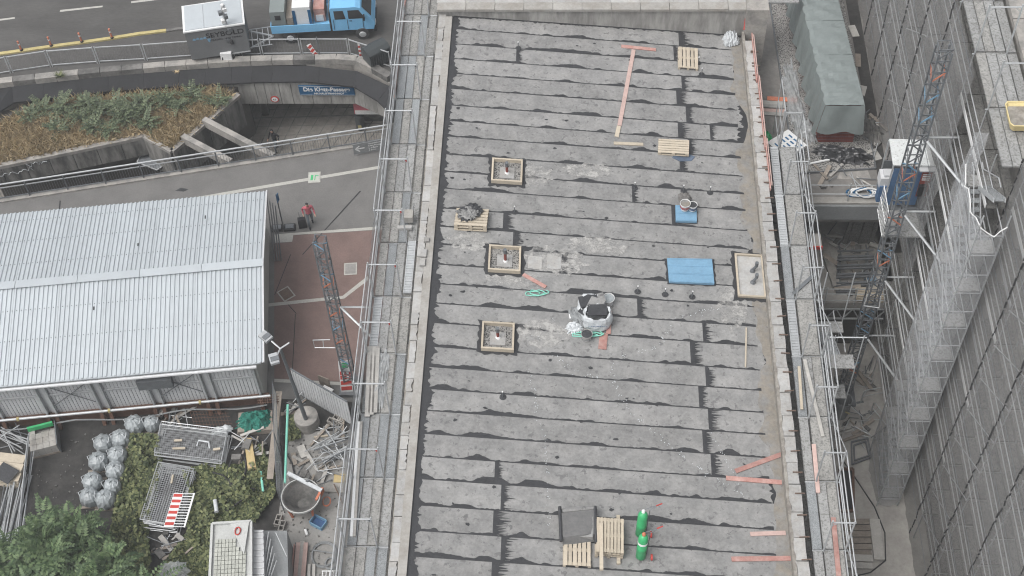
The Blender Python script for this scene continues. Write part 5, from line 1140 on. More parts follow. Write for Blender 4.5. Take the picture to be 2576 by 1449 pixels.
def coil(label, uv, rx, ry, turns, m, r_=.03, z=.05, seed=1, tail=()):
    r2 = np.random.default_rng(seed); c = P(*uv, z); pts = []
    for i in range(int(turns * 20)):
        t = i / 20 * 6.283; k = 1 + .05 * math.sin(t * .37) + r2.uniform(-.015, .015); pts.append(c + Vector((rx * k * math.cos(t), ry * k * math.sin(t), .02 * (i / 20) + .01 * math.sin(t * 3))))
    pts += [P(*q, z) for q in tail]; return tag(MB().tube(pts, r_, 6).build('hose_coil', m, smooth=True), label, 'hose', 'coiled hoses')
coil('black hose coil standing among the ivy left of the yellow panel', (597, 1183), .38, .75, 5, 'rubber', .028, .5, 2)
coil('large grey hose coil on the slab at the bottom', (815, 1396), .5, .55, 3.5, 'pvc_grey', .03, .05, 3, ((842, 1392), (870, 1388)))
coil('small grey hose coil overlapping the large one at the bottom', (832, 1418), .22, .25, 2, 'pvc_grey', .03, .07, 4)
tag(MB().tube([P(535, 1188, .6), P(560, 1195, .5), P(590, 1222, .5), P(640, 1230, .5), P(620, 1250, .5), P(570, 1285, .4)], .035, 6).build('black_pipe', 'rubber', smooth=True), 'black flexible pipe winding over the ivy', 'pipe')
tag(MB().tube([P(700, 1110, .3), P(735, 1165, .1), P(742, 1200, .05), P(728, 1225, .05)], .035, 6).build('black_pipe', 'rubber', smooth=True), 'black flexible pipe curving on the slab beside the mortar bucket', 'pipe')
for k, (a, b, z) in enumerate((((724, 1018), (717, 1215), .9), ((656, 1187), (662, 1236), .5))): tag(MB().tube([P(*a, z), P(*b, z)], .055, 8).build('green_pipe', 'pvc_green', smooth=True), ('long' if k == 0 else 'short') + ' sea-green plastic pipe ' + ('along the fence' if k == 0 else 'lying in the ivy'), 'pipe', 'green pipes')
tag(MB().tube([P(541, 1258, .6), P(545, 1288, .6)], .09, 10).build('pipe_offcut', 'bag_white', smooth=True), 'short silvery pipe offcut lying on the ivy', 'pipe')
tag(MB().bar(P(702, 985, .9), P(679, 1205, .5), .28, .06).build('long_board', 'plank_old'), 'long weathered board running along the yard fence', 'board')
# standing yard fence panels
for k, (a, b) in enumerate((((703, 1020), (708, 1150)), ((708, 1152), (716, 1290)))):
    A_, B_ = P(*a, 0), P(*b, 0); e = E('yard_fence_panel', ('far' if k == 0 else 'near') + ' upright mesh fence panel seen edge-on beside the green pipe', 'fence', A_); m = MB(); U_ = Vector((0, 0, 2.0))
    for q in (A_, B_): m.tube([q, q + U_], .022, 5)
    for h in (.08, 1, .5): m.tube([A_ + U_ * h, B_ + U_ * h], .02, 5)
    m.build('frame', 'galv_dark', e); w_ = MB()
    for i in range(1, 40): q = A_.lerp(B_, i / 40); w_.bar(q + U_ * .08, q + U_, .007)
    w_.build('wire_mesh', 'galv', e, kind='stuff')
# lamp post on concrete drum
c = P(775, 1068, 0); e = E('floodlight_post', 'tall leaning lamp post with two floodlights on a round concrete foot', 'lamp', c)
MB().lathe([(.52, 0), (.54, .1), (.53, .72), (.48, .76), (.1, .74)], 24, c).build('concrete_foot', 'concrete', e, smooth=True)
b = P(769, 1053, .75); t = P(705, 877, 7.0); MB().tube([b, b.lerp(t, .5), t], [.1, .08, .06], 10).build('pole', 'galv_dark', e, smooth=True)
arm = MB(); w0 = t; l1, l2, r1 = P(683, 858, 7.1), P(692, 905, 7.0), P(728, 862, 7.2); arm.tube([w0, l1], .035, 6); arm.tube([w0, l2], .035, 6); arm.tube([w0, r1], .035, 6); arm.build('crossarm', 'galv', e)
for k, (q, a) in enumerate(((P(668, 847, 7.1), -.7), (P(689, 903, 7.0), -1.2))):
    l = MB().box(q, (.5, .36, .12), a).build('floodlight', 'galv', e); MB().box(q + Vector((.05, -.02, .07)), (.22, .34, .03), a).build('cooling_fins', 'galv_dark', l)
# grey hoarding
A_, B_ = P(748, 990, 0), P(888, 1072, 0); n = 3
for k in range(n):
    a, b = A_.lerp(B_, k / n), A_.lerp(B_, (k + .98) / n); e = E('hoarding_panel', ('left', 'middle', 'right')[k] + ' grey corrugated hoarding panel behind the lamp foot', 'hoarding', a, 'grey hoarding panels'); d = (b - a).normalized(); nn = Vector((d.y, -d.x, 0)); Ln = (b - a).length
    MB().bar(a + Vector((0, 0, 1.05)), b + Vector((0, 0, 1.05)), .03, 1.9).build('sheet', 'hall_wall', e)
    for z in (.1, 2.0): MB().bar(a + Vector((0, 0, z)), b + Vector((0, 0, z)), .06, .06).build('rail', 'galv_dark', e)
    for i in range(int(Ln / .16)): q = a.lerp(b, (i + .5) * .16 / Ln) + nn * .025; MB().bar(q + Vector((0, 0, .14)), q + Vector((0, 0, 1.95)), .05, .02, up=nn).build('rib', 'hall_wall', e)
a, b = P(818, 990, .0), P(828, 958, 1.1); c = P(816, 975, .5); e = E('leaning_cabinet', 'small brown board and white panel leaning behind the hoarding', 'board', c); MB().box(c + Vector((0, .2, .2)), (.55, .04, .7), -.4).build('brown_board', 'plank_old', e); MB().box(c + Vector((.15, -.15, .05)), (.5, .3, .05), -.5).build('white_panel', 'paint_white', e)
# cinder blocks
for k, (u, v) in enumerate(((838, 1062), (852, 1055), (848, 1070), (700, 1310), (710, 1325))):
    c = P(u, v, .12); e = E('cinder_block', 'hollow grey cinder block, ' + ('left one below the hoarding', 'right one below the hoarding', 'front one below the hoarding', 'upper one above the white container roof', 'lower one above the white container roof')[k], 'block', c, 'hollow cinder blocks')
    A = R(-25) if k < 3 else R(80); X = (Vector((math.cos(A), math.sin(A), 0)), Vector((-math.sin(A), math.cos(A), 0)), Vector((0, 0, 1)))
    for s in (-1, 1): MB().box(c + X[1] * s * .1, (.5, .04, .24), ax=X).build('shell', 'concrete', e)
    for s in (-1, 0, 1): MB().box(c + X[0] * s * .23, (.04, .16, .24), ax=X).build('web', 'concrete', e)
tubes('tangled scaffold tubes and frames on the slab below the hoarding', (795, 1150), (880, 1110), 26, .6, .2, .4, seed=12, cross=1)
for k, (q, ww) in enumerate((([(785, 1155), (855, 1145), (872, 1175), (800, 1185)], 3), ([(800, 1115), (880, 1098), (885, 1125), (810, 1140)], 4))):
    pts = [P(*x, .3) for x in q]; e = E('guardrail_frame', ('lower' if k == 0 else 'upper') + ' bent steel guardrail frame lying on the tangled tubes', 'frame', pts[0]); m = MB(); m.tube(pts + [pts[0]], .024, 5)
    for i in range(1, ww): m.tube([pts[0].lerp(pts[1], i / ww), pts[3].lerp(pts[2], i / ww)], .018, 5)
    m.build('tube_frame', 'galv', e)
for k, (a, b, w_, mm, lab) in enumerate((((755, 1122), (768, 1150), .35, 'plank_grey', 'short wide board beside the tangled tubes'), ((738, 1140), (742, 1170), .2, 'plank_old', 'narrow board between the fence and the tangled tubes'), ((790, 1100), (833, 1095), .08, 'plank_new', 'pale batten above the tangled tubes'), ((762, 1180), (775, 1208), .3, 'concrete_dark', 'dark board behind the mortar bucket'),
        ((796, 1225), (872, 1228), .45, 'concrete', 'long concrete kerb slab right of the mortar bucket'))):
    z = .06; tag(MB().bar(P(*a, z), P(*b, z), w_, .08).build('loose_board', mm), lab, 'board')
tag(MB().box(P(856, 1203, .03), (.56, .42, .03), .03).build('plywood_sheet', 'sheet_yellow'), 'yellow plywood square on the slab right of the mortar bucket', 'plywood')
m = MB().tube([P(843, 1215, .3), P(875, 1335, .3)], .035, 5); tag(MB().tube([P(840, 1218, .3), P(872, 1290, .3)], .03, 5).build('rusty_rod', 'rebar'), 'rusty threaded rod leaning to the left scaffold', 'rod')
tag(MB().tube([P(846, 1125, .5), P(866, 1160, .5), P(858, 1230, .3)], .022, 5).build('bent_tube', 'galv'), 'bent thin tube lying over the yellow plywood', 'tube')
# mortar bucket (funnel skip)
c = P(766, 1278, 0); e = E('mortar_bucket', 'orange-framed concrete skip with funnel bowl on the slab', 'skip', c)
MB().lathe([(.2, .25), (.3, .35), (.74, .95), (.78, 1.05), (.8, 1.05), (.8, 1.08), (.74, 1.08), (.68, .98), (.24, .4), (.02, .36)], 28, c).build('bowl', 'concrete_dark', e, smooth=True)
MB().lathe([(.79, .98), (.83, .99), (.83, 1.1), (.79, 1.1), (.79, .98)], 28, c, None, 0).build('rim', 'frame_pale', e, smooth=True)
for k in range(4):
    t = .78 + k * 1.571; q = Vector((math.cos(t), math.sin(t), 0)); MB().bar(c + q * .62, c + q * .74 + Vector((0, 0, 1.0)), .09).build('leg', 'paint_orange', e)
MB().box(c + Vector((.1, .62, 1.16)), (1.75, .16, .08), R(-28)).build('lifting_beam', 'bag_white', e); MB().box(c + Vector((.78, .1, .98)), (.1, .6, .3), R(-20)).build('outlet_plate', 'paint_orange', e)
MB().lathe([(.09, -.03), (.1, 0), (.09, .03), (.05, .03)], 10, c + Vector((.25, .62, 1.25)), (Vector((1, 0, 0)), Vector((0, 0, 1)), Vector((0, 1, 0)))).build('lifting_eye', 'galv_dark', e)
coil('orange cable loop hanging beside the mortar bucket', (822, 1262), .16, .22, 3, 'paint_orange', .018, .4, 7)
c = P(802, 1318, 0); e = E('plastic_crate', 'blue plastic crate below the mortar bucket', 'crate', c)
for s in (-1, 1): MB().box(c + Vector((s * .27, s * -.14, .14)), (.03, .4, .26), R(-28)).build('side', 'paint_blue', e); MB().box(c + Vector((s * .09, s * .19, .14)), (.56, .03, .26), R(-28)).build('side', 'paint_blue', e)
MB().box(c + Vector((0, 0, .03)), (.56, .4, .03), R(-28)).build('bottom', 'paint_navy', e)
tag(MB().tube([P(768, 1332, .1), P(773, 1346, .1)], .06, 8).build('white_bottle', 'paint_white', smooth=True), 'small white bottle lying on the slab below the mortar bucket', 'bottle')
# white container roof with tiles
e = E('site_container', 'small white site container with gridded roof at the bottom edge', 'container', P(585, 1440, 0)); Z = 2.5
q = [P(534, 1318, Z), P(632, 1312, Z), P(632, 1500, Z), P(526, 1500, Z)]; m = MB(); m.prism([(x.x, x.y) for x in q], 0, Z - .06); m.build('body', 'frame_pale', e)
m = MB(); 
for i in range(4): m.bar(q[i] + Vector((0, 0, .0)), q[(i + 1) % 4] + Vector((0, 0, .0)), .1, .14)
m.build('roof_rim', 'frame_pale', e)
g0, gx, gy = q[0] + Vector((.22, -.7, .0)), (q[1] - q[0]), (q[3] - q[0]); gl = gx.length - .3
for i in range(9):
    for j in range(14):
        if i > 5 and j < 3 and i + 3 - j > 7: continue
        c = g0 + gx.normalized() * (i + .5) * gl / 9 + gy.normalized() * (j + .5) * .19; MB().box(c + Vector((0, 0, .0)), (gl / 9 - .02, .17, .05), math.atan2(gx.y, gx.x)).build('roof_tile', 'mosaic', e)
m = MB(); m.add([q[0] + Vector((.75, -.02, .09)), q[1] + Vector((-.06, -.05, .09)), q[1] + Vector((-.06, -1.5, .09))], [(2, 1, 0)]); m.build('corner_sheet', 'frame_pale', e)
coil('red rope scrap on the white container roof', (598, 1336), .1, .16, 1.5, 'paint_red', .025, Z + .12, 9)
# grey steel boxes right of it
for k, (u0, u1, v0, z, mm, lab) in enumerate(((634, 662, 1332, 2.2, 'hall_wall', 'ribbed grey steel container side right of the white roof'), (664, 722, 1334, 1.6, 'pvc_grey', 'flat dark grey steel lid behind the plank stack'))):
    q = [P(u0, v0, z), P(u1, v0, z), P(u1 + 4, 1500, z), P(u0 - 8, 1500, z)]; e = E('steel_box', lab, 'box', (q[0].x, q[0].y, 0)); m = MB(); m.prism([(x.x, x.y) for x in q], 0, z - .03); m.build('body', mm, e)
    for i in range(11): a = q[0].lerp(q[3], i / 11); b = q[1].lerp(q[2], i / 11); MB().bar(a + Vector((0, -.1, .0)), b + Vector((0, -.1, 0)), .04, .05).build('rib', mm, e) if k == 0 else None
e = E('tube_rack', 'metal tube rack leaning on the dark grey lid at the bottom', 'rack', P(690, 1400, 1.7)); m = MB()
for t in range(5): m.tube([P(676 + t * 5, 1338 + t * 18, 2.0), P(658 + t * 6, 1449, 1.9)], .025, 5)
m.tube([P(694, 1340, 2.0), P(722, 1400, 1.9)], .025, 5); m.build('tubes', 'galv', e)
e = E('plank_stack', 'stack of pale planks at the bottom edge beside the hose coil', 'plank stack', P(750, 1410, .2))
for i, (u, mm) in enumerate(((728, 'plank_new'), (739, 'plank_red'), (749, 'plank_pink'), (759, 'plank_grey'), (768, 'plank_pink'))): MB().bar(P(u + 2, 1362 + abs(i - 3) * 4, .2), P(u - 10, 1500, .2), .18 if i != 1 else .05, .1 if i != 1 else .16).build('plank', mm, e)
for k in range(2): tag(MB().bar(P(778 + k * 12, 1420, .1), P(776 + k * 12, 1500, .1), .12, .1).build('loose_board', 'plank_grey'), ('left' if k == 0 else 'right') + ' narrow board end at the bottom edge right of the plank stack', 'board')
e = E('wire_rack', 'white wire rack at the bottom edge below the hose coils', 'rack', P(835, 1445, .3)); m = MB()
for i in range(6): m.bar(P(812 + i * 9, 1436, .3), P(810 + i * 9, 1460, .3), .03)
m.bar(P(810, 1437, .3), P(860, 1436, .3), .04); m.build('wires', 'paint_white', e)
crumple('film_bale', 'pale plastic film bale at the bottom edge right of the tree', 'film', P(437, 1440, .8), 1.2, .9, .4, 'film', 91, 8, .2)
c = P(560, 1083, .3); crumple('white_sack', 'white sacks lying between the fence stack and the green netting', 'sack', c, .9, .4, .25, 'bag_white', 92, 8, .2)
e = E('rebar_mats', 'rusty reinforcing mats leaning in the pit under the hall corner', 'rebar mat', P(520, 1055, .3)); m = MB()
for i in range(12): m.bar(P(478 + i * 8, 1035, .6), P(492 + i * 8, 1080, .3), .014)
for j in range(6): m.bar(P(478 + j * 3, 1036 + j * 8, .55 - j * .04), P(572 + j * 3, 1030 + j * 9, .55 - j * .04), .014)
m.build('bars', 'rust', e, kind='stuff')
e = E('rebar_mats', 'small orange-brown mesh mats at the hall corner above the netting', 'rebar mat', P(672, 1005, .8)); m = MB()
for i in range(9): m.bar(P(648 + i * 6, 995, .9), P(650 + i * 6, 1016, .9), .02)
for j in range(4): m.bar(P(646, 996 + j * 6, .9), P(702, 992 + j * 6, .9), .025)
m.build('bars', 'rust', e)

def scrap(label, u0, u1, v0, v1, n, seed, zt=.5, zb=0.0):
    r2 = np.random.default_rng(seed); c = P((u0 + u1) / 2, (v0 + v1) / 2, zb); e = E('scrap_heap', label, 'scrap', c)
    for k in range(n):
        a = P(r2.uniform(u0, u1), r2.uniform(v0, v1), zb + r2.uniform(.05, zt)); an = r2.uniform(0, 3.14); d = Vector((math.cos(an), math.sin(an), r2.uniform(-.1, .2))); L_ = r2.uniform(.4, 1.3); w_ = r2.uniform(.04, .22); q = k % 5
        if q < 2: MB().tube([a - d * L_ / 2, a + d * L_ / 2 + Vector((0, 0, .06))], .022, 5).build('tube', ('galv', 'galv_dark')[q], e)
        elif q < 4: MB().bar(a - d * L_ / 2, a + d * L_ / 2, w_, .04).build('board', ('plank_old', 'plank_grey')[q - 2], e)
        else: MB().box(a, (w_ * 1.4, w_ * 2.2, .1), an).build('block', 'concrete_dark', e)
scrap('heap of scrap boards and tubes between bulk bags and green netting', 400, 470, 1030, 1072, 16, 201)
scrap('scrap timber and tubes around the yellow formwork board', 580, 690, 1085, 1165, 22, 202, .7)
scrap('loose scrap between the yard fence and the lamp foot', 728, 760, 1000, 1040, 10, 203)
scrap('scattered boards and bricks below the tangled tubes', 735, 875, 1150, 1215, 22, 204, .2)
scrap('steel scrap at the foot of the lower fence stack', 385, 470, 1335, 1400, 18, 205, .4)
scrap('debris along the hoarding right of the lamp foot', 800, 875, 1075, 1100, 14, 206, .2)

# ================= people =================
def person(label, base, face, shirt, trousers, hair, pose):
    """one skinned body; face = heading angle"""
    e = E('person', label, 'person', base)
    J = {'pel': (0, 0, .95), 'chest': (0, .03, 1.3), 'neck': (0, .05, 1.5), 'head': (0, .08, 1.63), 'crown': (0, .07, 1.75)}
    for s, n in ((-1, 'l'), (1, 'r')):
        st_ = pose * s
        J['hip' + n] = (.1 * s, 0, .9); J['kn' + n] = (.11 * s, .1 + .16 * st_, .5); J['an' + n] = (.11 * s, -.02 + .26 * st_, .09); J['toe' + n] = (.12 * s, .16 + .26 * st_, .04)
        J['sh' + n] = (.19 * s, .03, 1.43); J['el' + n] = (.26 * s, -.03 - .12 * st_, 1.15); J['wr' + n] = (.27 * s, .14 - .12 * st_, .93); J['ha' + n] = (.27 * s, .2 - .12 * st_, .86)
    rad = {'pel': .15, 'chest': .16, 'neck': .06, 'head': .1, 'crown': .075}
    for n in 'lr': rad.update({'hip' + n: .1, 'kn' + n: .065, 'an' + n: .045, 'toe' + n: .04, 'sh' + n: .075, 'el' + n: .05, 'wr' + n: .035, 'ha' + n: .04})
    ED = [('pel', 'chest'), ('chest', 'neck'), ('neck', 'head'), ('head', 'crown')]
    for n in 'lr': ED += [('pel', 'hip' + n), ('hip' + n, 'kn' + n), ('kn' + n, 'an' + n), ('an' + n, 'toe' + n), ('chest', 'sh' + n), ('sh' + n, 'el' + n), ('el' + n, 'wr' + n), ('wr' + n, 'ha' + n)]
    ks = list(J); me = bpy.data.meshes.new('body'); me.from_pydata([J[k] for k in ks], [(ks.index(a), ks.index(b)) for a, b in ED], [])
    o = bpy.data.objects.new('body', me); col.objects.link(o); o.modifiers.new('skin', 'SKIN'); sv = me.skin_vertices[0].data if me.skin_vertices else None
    if sv is None: return e
    for k, d in zip(ks, sv): d.radius = (rad[k], rad[k] * (.75 if k in ('chest', 'pel') else 1)); d.use_root = k == 'pel'
    sb = o.modifiers.new('sub', 'SUBSURF'); sb.levels = 1; sb.render_levels = 1
    dg = bpy.context.evaluated_depsgraph_get(); dg.update(); me2 = bpy.data.meshes.new_from_object(o.evaluated_get(dg)); bpy.data.objects.remove(o)
    for mm in (shirt, trousers, 'skin', 'cloth_black', hair): me2.materials.append(M[mm])
    for p_ in me2.polygons:
        c = p_.center; p_.material_index = 3 if c.z < .12 else 1 if c.z < .97 and abs(c.x) < .24 else 2 if (c.z > 1.5 or (abs(c.x) > .2 and c.z < 1.0)) else 0; p_.use_smooth = True
        if c.z > 1.66 or (c.z > 1.56 and c.y < .05): p_.material_index = 4
    b = bpy.data.objects.new('body', me2); col.objects.link(b); b.parent = e; e.rotation_euler = (0, 0, face); return e
c = P(783, 566, 0); person('person in pink top and grey trousers walking on the plaza', c, R(200), 'cloth_pink', 'cloth_grey', 'cloth_black', .8)
c2 = P(772, 562, 0) + Vector((-.15, -.25, 0)); e = E('trolley_suitcase', 'dark trolley suitcase beside the person on the plaza', 'suitcase', c2); MB().box(c2 + Vector((0, 0, .36)), (.38, .25, .58), .2).build('case', 'cloth_black', e); MB().tube([c2 + Vector((-.1, .1, .65)), c2 + Vector((-.1, .14, 1.0)), c2 + Vector((.1, .16, 1.0)), c2 + Vector((.1, .12, .65))], .012, 5).build('handle', 'galv_dark', e)
for s in (-.15, .15): MB().lathe([(.01, -.02), (.04, -.02), (.04, .02), (.01, .02)], 8, c2 + Vector((s, .1, .04)), (Vector((0, 1, 0)), Vector((0, 0, 1)), Vector((1, 0, 0)))).build('wheel', 'rubber', e)
c = P(697, 378, ZF); person('person in dark clothes walking through the sunken passage', c, R(150), 'cloth_black', 'cloth_grey', 'cloth_black', -.8)
# ================= right-hand side =================
ZT = 8.5
te = E('terrace_block', 'concrete terrace block beside the flat roof, carrying the tarpaulined container', 'terrace', (11, 45, 0))
MB().boxb(8.0, 14.9, 38.6, 75, ZT - .55, ZT).build('slab', 'terrace_floor', te)
MB().boxb(8.0, 13.6, 38.2, 38.6, ZT - .9, ZT - .05).build('edge_beam', 'pvc_grey', te); MB().boxb(8.0, 13.4, 38.3, 38.62, ZT - .04, ZT + .06).build('edge_trim', 'concrete_pale', te)
MB().boxb(8.0, 13.4, 38.9, 39.2, ZT - 1.9, ZT - .56).build('lower_beam', 'concrete', te)
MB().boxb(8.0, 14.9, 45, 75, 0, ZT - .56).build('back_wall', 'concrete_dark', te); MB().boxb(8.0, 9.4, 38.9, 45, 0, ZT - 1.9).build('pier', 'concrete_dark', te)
ms = E('loading_platform', 'concrete platform with steel truss edge below the terrace', 'platform', (12, 38, 4))
MB().boxb(9.3, 13.6, 36.55, 45, 3.75, 4.0).build('slab', 'court_floor', ms); MB().boxb(9.3, 13.6, 36.5, 36.55, 3.7, 4.06).build('edge_trim', 'concrete_pale', ms)
m = MB(); m.bar((9.3, 36.5, 3.6), (13.6, 36.5, 3.6), .07); m.bar((9.3, 36.5, 2.9), (13.6, 36.5, 2.9), .07)
for i in range(12): x = 9.3 + i * .36; m.bar((x, 36.5, 2.9 if i % 2 else 3.6), (x + .36, 36.5, 3.6 if i % 2 else 2.9), .045)
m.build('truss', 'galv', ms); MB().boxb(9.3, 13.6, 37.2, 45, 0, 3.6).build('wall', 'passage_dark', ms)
def rails(label, a, b, hs, n, name='edge_railing', m='galv'):
    a, b = Vector(a), Vector(b); e = E(name, label, 'railing', a)
    for i in range(n + 1): q = a.lerp(b, i / n); MB().tube([q, q + Vector((0, 0, hs[-1] + .1))], .024, 5).build('post', m, e)
    for h in hs: MB().tube([a + Vector((0, 0, h)), b + Vector((0, 0, h))], .024, 5).build('rail', m, e)
    return e
rails('scaffold-tube railing along the terrace front edge', (9.7, 38.4, ZT), (13.0, 38.4, ZT), (.5, 1.05), 2); rails('scaffold-tube railing along the loading platform edge', (9.6, 36.45, 4), (13.4, 36.45, 4), (.3, .75, 1.1), 3)
# terrace surface: gravel bed, boards, stains
e = struct(MB().add([(9.35, 39.9, ZT + .012), (12.75, 40.2, ZT + .012), (12.4, 58, ZT + .012), (8.95, 58, ZT + .012)], [(0, 1, 2, 3)]).build('gravel_bed', 'gravel'))
ge = E('gravel_edging', 'thin metal edging strip around the gravel bed on the terrace', 'edging', (9.3, 45, ZT))
for a, b in (((9.35, 39.9), (8.95, 58)), ((9.35, 39.9), (12.75, 40.2)), ((12.75, 40.2), (12.65, 45))): MB().bar((*a, ZT + .06), (*b, ZT + .06), .04, .12).build('strip', 'galv_dark', ge)
struct(MB().add([P(2105, 450, ZT + .01), P(2192, 452, ZT + .01), P(2180, 420, ZT + .01), P(2120, 420, ZT + .01)], [(0, 1, 2, 3)]).build('screed_patch', 'concrete'))
struct(MB().add([(12.8, 38.8, ZT + .008), (13.2, 38.8, ZT + .008), (13.2, 62, ZT + .008), (12.5, 62, ZT + .008)], [(0, 1, 2, 3)]).build('earth_strip', 'yard_soil'))
r8 = np.random.default_rng(8)
for k in range(5):
    x, y = r8.uniform(12.7, 13.0), 41 + k * 1.9; tag(MB().box((x, y, ZT + .04), (r8.uniform(.2, .4), r8.uniform(.5, .9), .04), r8.uniform(-.6, .6)).build('timber_offcut', 'plank_old' if k % 2 else 'plank_grey'), f'weathered offcut in the earth strip behind the container, {("nearest", "second", "third", "fourth", "farthest")[k]}', 'timber')
# tarpaulined container
ct = E('covered_container', 'long red container covered with a grey-green tarpaulin on the terrace', 'container', (11.2, 45, ZT))
def cpt(s, y, z): x0 = 10.42 - .062 * (y - 41.5); return Vector((x0 + s * 1.62, y, z))
m = MB(); q = [cpt(.04, 41.75, 0), cpt(.96, 41.75, 0), cpt(.96, 58, 0), cpt(.04, 58, 0)]; m.prism([(p.x, p.y) for p in q], ZT + .02, ZT + 2.2); m.build('body', 'paint_red_dark', ct)
for i in range(9): MB().bar(cpt(.06 + i * .11, 41.735, ZT + .1), cpt(.06 + i * .11, 41.735, ZT + .7), .05, .02, up=(0, 1, 0)).build('rib', 'paint_red_dark', ct)
n = 130; nn_ = 14; m = MB(); r4 = np.random.default_rng(4); WR = [(r4.uniform(1.5, 6), r4.uniform(-6, 6), r4.uniform(0, 6)) for _ in range(6)]
for i in range(n):
    y = 41.5 + 17 * (i / (n - 1)) ** 1.0
    prof = [(-.12 - .05 * math.sin(i * .9), ZT + .62 + .06 * math.sin(i * .5)), (-.07, ZT + 1.4), (-.03, ZT + 2.1), (0, ZT + 2.5), (.12, ZT + 2.53), (.25, ZT + 2.53), (.37, ZT + 2.53), (.5, ZT + 2.53), (.63, ZT + 2.53), (.75, ZT + 2.52), (.88, ZT + 2.51), (1, ZT + 2.5), (1.03, ZT + 2.0), (1.06, ZT + .9)]
    for j, (s, z) in enumerate(prof):
        rid = sum(1 - abs(math.sin(y * f1 + s * f2 + p1)) for f1, f2, p1 in WR) / 6 - .36; c = cpt(s, y, z + rid * .11 * (0 < s < 1) + r4.normal() * .008); m.v.append((c.x + rid * .2 * (s <= 0) - rid * .15 * (s > 1), c.y, c.z))
for i in range(n - 1):
    for j in range(nn_ - 1): m.f.append((i * nn_ + j, (i + 1) * nn_ + j, (i + 1) * nn_ + j + 1, i * nn_ + j + 1))
m.build('tarpaulin', 'tarp_green', ct, smooth=False)
m = MB(); g = 12
for i in range(g):
    for j in range(7):
        s, t = i / (g - 1), j / 6; sag = .28 * math.sin(s * math.pi) ; z = ZT + 2.5 - t * (1.45 + .07 * math.sin(s * 9)); y = 41.48 - .12 * t - .07 * math.sin(t * 3.1) * math.sin(s * 9) - .1 * t * abs(math.sin(s * 3.14 * 1.5)); c = cpt(s * (1 + .2 * t) - .12 * t, y, z); m.v.append(tuple(c))
for i in range(g - 1):
    for j in range(6): m.f.append((i * 7 + j, i * 7 + j + 1, (i + 1) * 7 + j + 1, (i + 1) * 7 + j))
m.build('tarpaulin_front', 'tarp_green', ct, smooth=True)
for y in (44.5, 46.6, 49): MB().bar(cpt(.0, y, ZT + 2.535), cpt(1, y, ZT + 2.535), .05, .012).build('tarp_seam', 'tarp_green', ct)
for k in range(7): MB().bar(cpt(0, 41.70, ZT + .12 + k * .09), cpt(.97, 41.70, ZT + .1 + k * .1), .012, .004, up=(0, 1, 0)).build('wrap_fold', 'film', ct) if k % 2 else None
# on the terrace
for k, (a, b, w_, mm, lab) in enumerate((((1930, 248), (2006, 252), .24, 'paint_orange', 'red-orange board at the edge of the gravel bed'), ((1904, 257), (1976, 262), .26, 'plank_grey', 'uppermost grey plank of the four on the terrace'), ((1904, 267), (1974, 270), .26, 'plank_grey', 'second grey plank of the four on the terrace'), ((1906, 275), (1976, 279), .26, 'plank_pink', 'third grey plank of the four on the terrace'), ((1906, 284), (1972, 288), .2, 'plank_grey', 'lowest grey plank of the four on the terrace'))):
    tag(MB().bar(P(*a, ZT + .06), P(*b, ZT + .06), w_, .05).build('terrace_plank', mm), lab, 'plank', 'planks on the terrace')
e = E('insulation_stack', 'stack of insulation boards wrapped in white and blue printed film', 'insulation stack', P(1980, 385, ZT)); c = P(1978, 372, ZT + .7)
for k in range(7): MB().box((c.x + .03 * (k % 2), c.y, ZT + .08 + k * .13), (1.15, 1.1, .11), R(38)).build('board', 'pvc_grey' if k < 6 else 'paint_white', e)
MB().box((c.x, c.y, ZT + .95), (1.2, 1.15, .02), R(38)).build('film', 'paint_white', e)
for k in range(15): d5 = Vector((math.cos(R(-52)), math.sin(R(-52)), 0)); o5 = Vector((-d5.y, d5.x, 0)); q5 = Vector((c.x, c.y, ZT + .968)) + o5 * (-.4 + .2 * (k // 3)) + d5 * (-.32 + .3 * (k % 3)); MB().bar(q5, q5 + d5 * .2, .07, .008).build('blue_print', 'sign_blue', e)
crumple('black_foil_heap', 'crumpled black foil heap at the near end of the gravel bed', 'foil', P(2120, 392, ZT + .02), 2.3, .95, .35, 'foil_black', 95, 13, -.15, amp=2.5)
crumple('clear_film', 'crumpled clear film along the left side of the covered container', 'film', P(1998, 250, ZT + .02), .7, 4.5, .2, 'film', 96, 12, .05, amp=2)
crumple('clear_film', 'crumpled clear film at the near left corner of the covered container', 'film', P(2032, 330, ZT + .02), .6, 1.4, .25, 'film', 97, 9, .2, amp=2)
crumple('grey_sheet', 'grey crumpled sheet between the covered container and the netting', 'sheet', P(2190, 330, ZT + .02), .8, 1.6, .25, 'concrete_dark', 98, 9, .2, amp=2)
tag(MB().tube([P(2036, 412, ZT + .08), P(2160, 386, ZT + .08)], .05, 8).build('white_pipe', 'paint_white', smooth=True), 'white plastic pipe lying in front of the gravel bed', 'pipe')
crumple('green_strap_heap', 'small green strap heap beside the insulation stack', 'strap', P(1926, 345, ZT + .03), .5, .6, .2, 'cyl_green', 99, 7, .2, amp=2)
e = E('cable_bundle', 'coiled white and blue cable bundle on the terrace edge', 'cable', P(2170, 487, ZT)); 
for k in range(5): c = P(2160 + k * 6, 485, ZT + .1 + .03 * k); MB().tube([c + Vector((.5 * math.cos(t), .22 * math.sin(t), .04 * math.sin(3 * t + k))) for t in [i * 6.283 / 16 for i in range(16)]], .04, 5, close=True).build('loop', 'paint_white' if k % 3 else 'sign_blue', e)
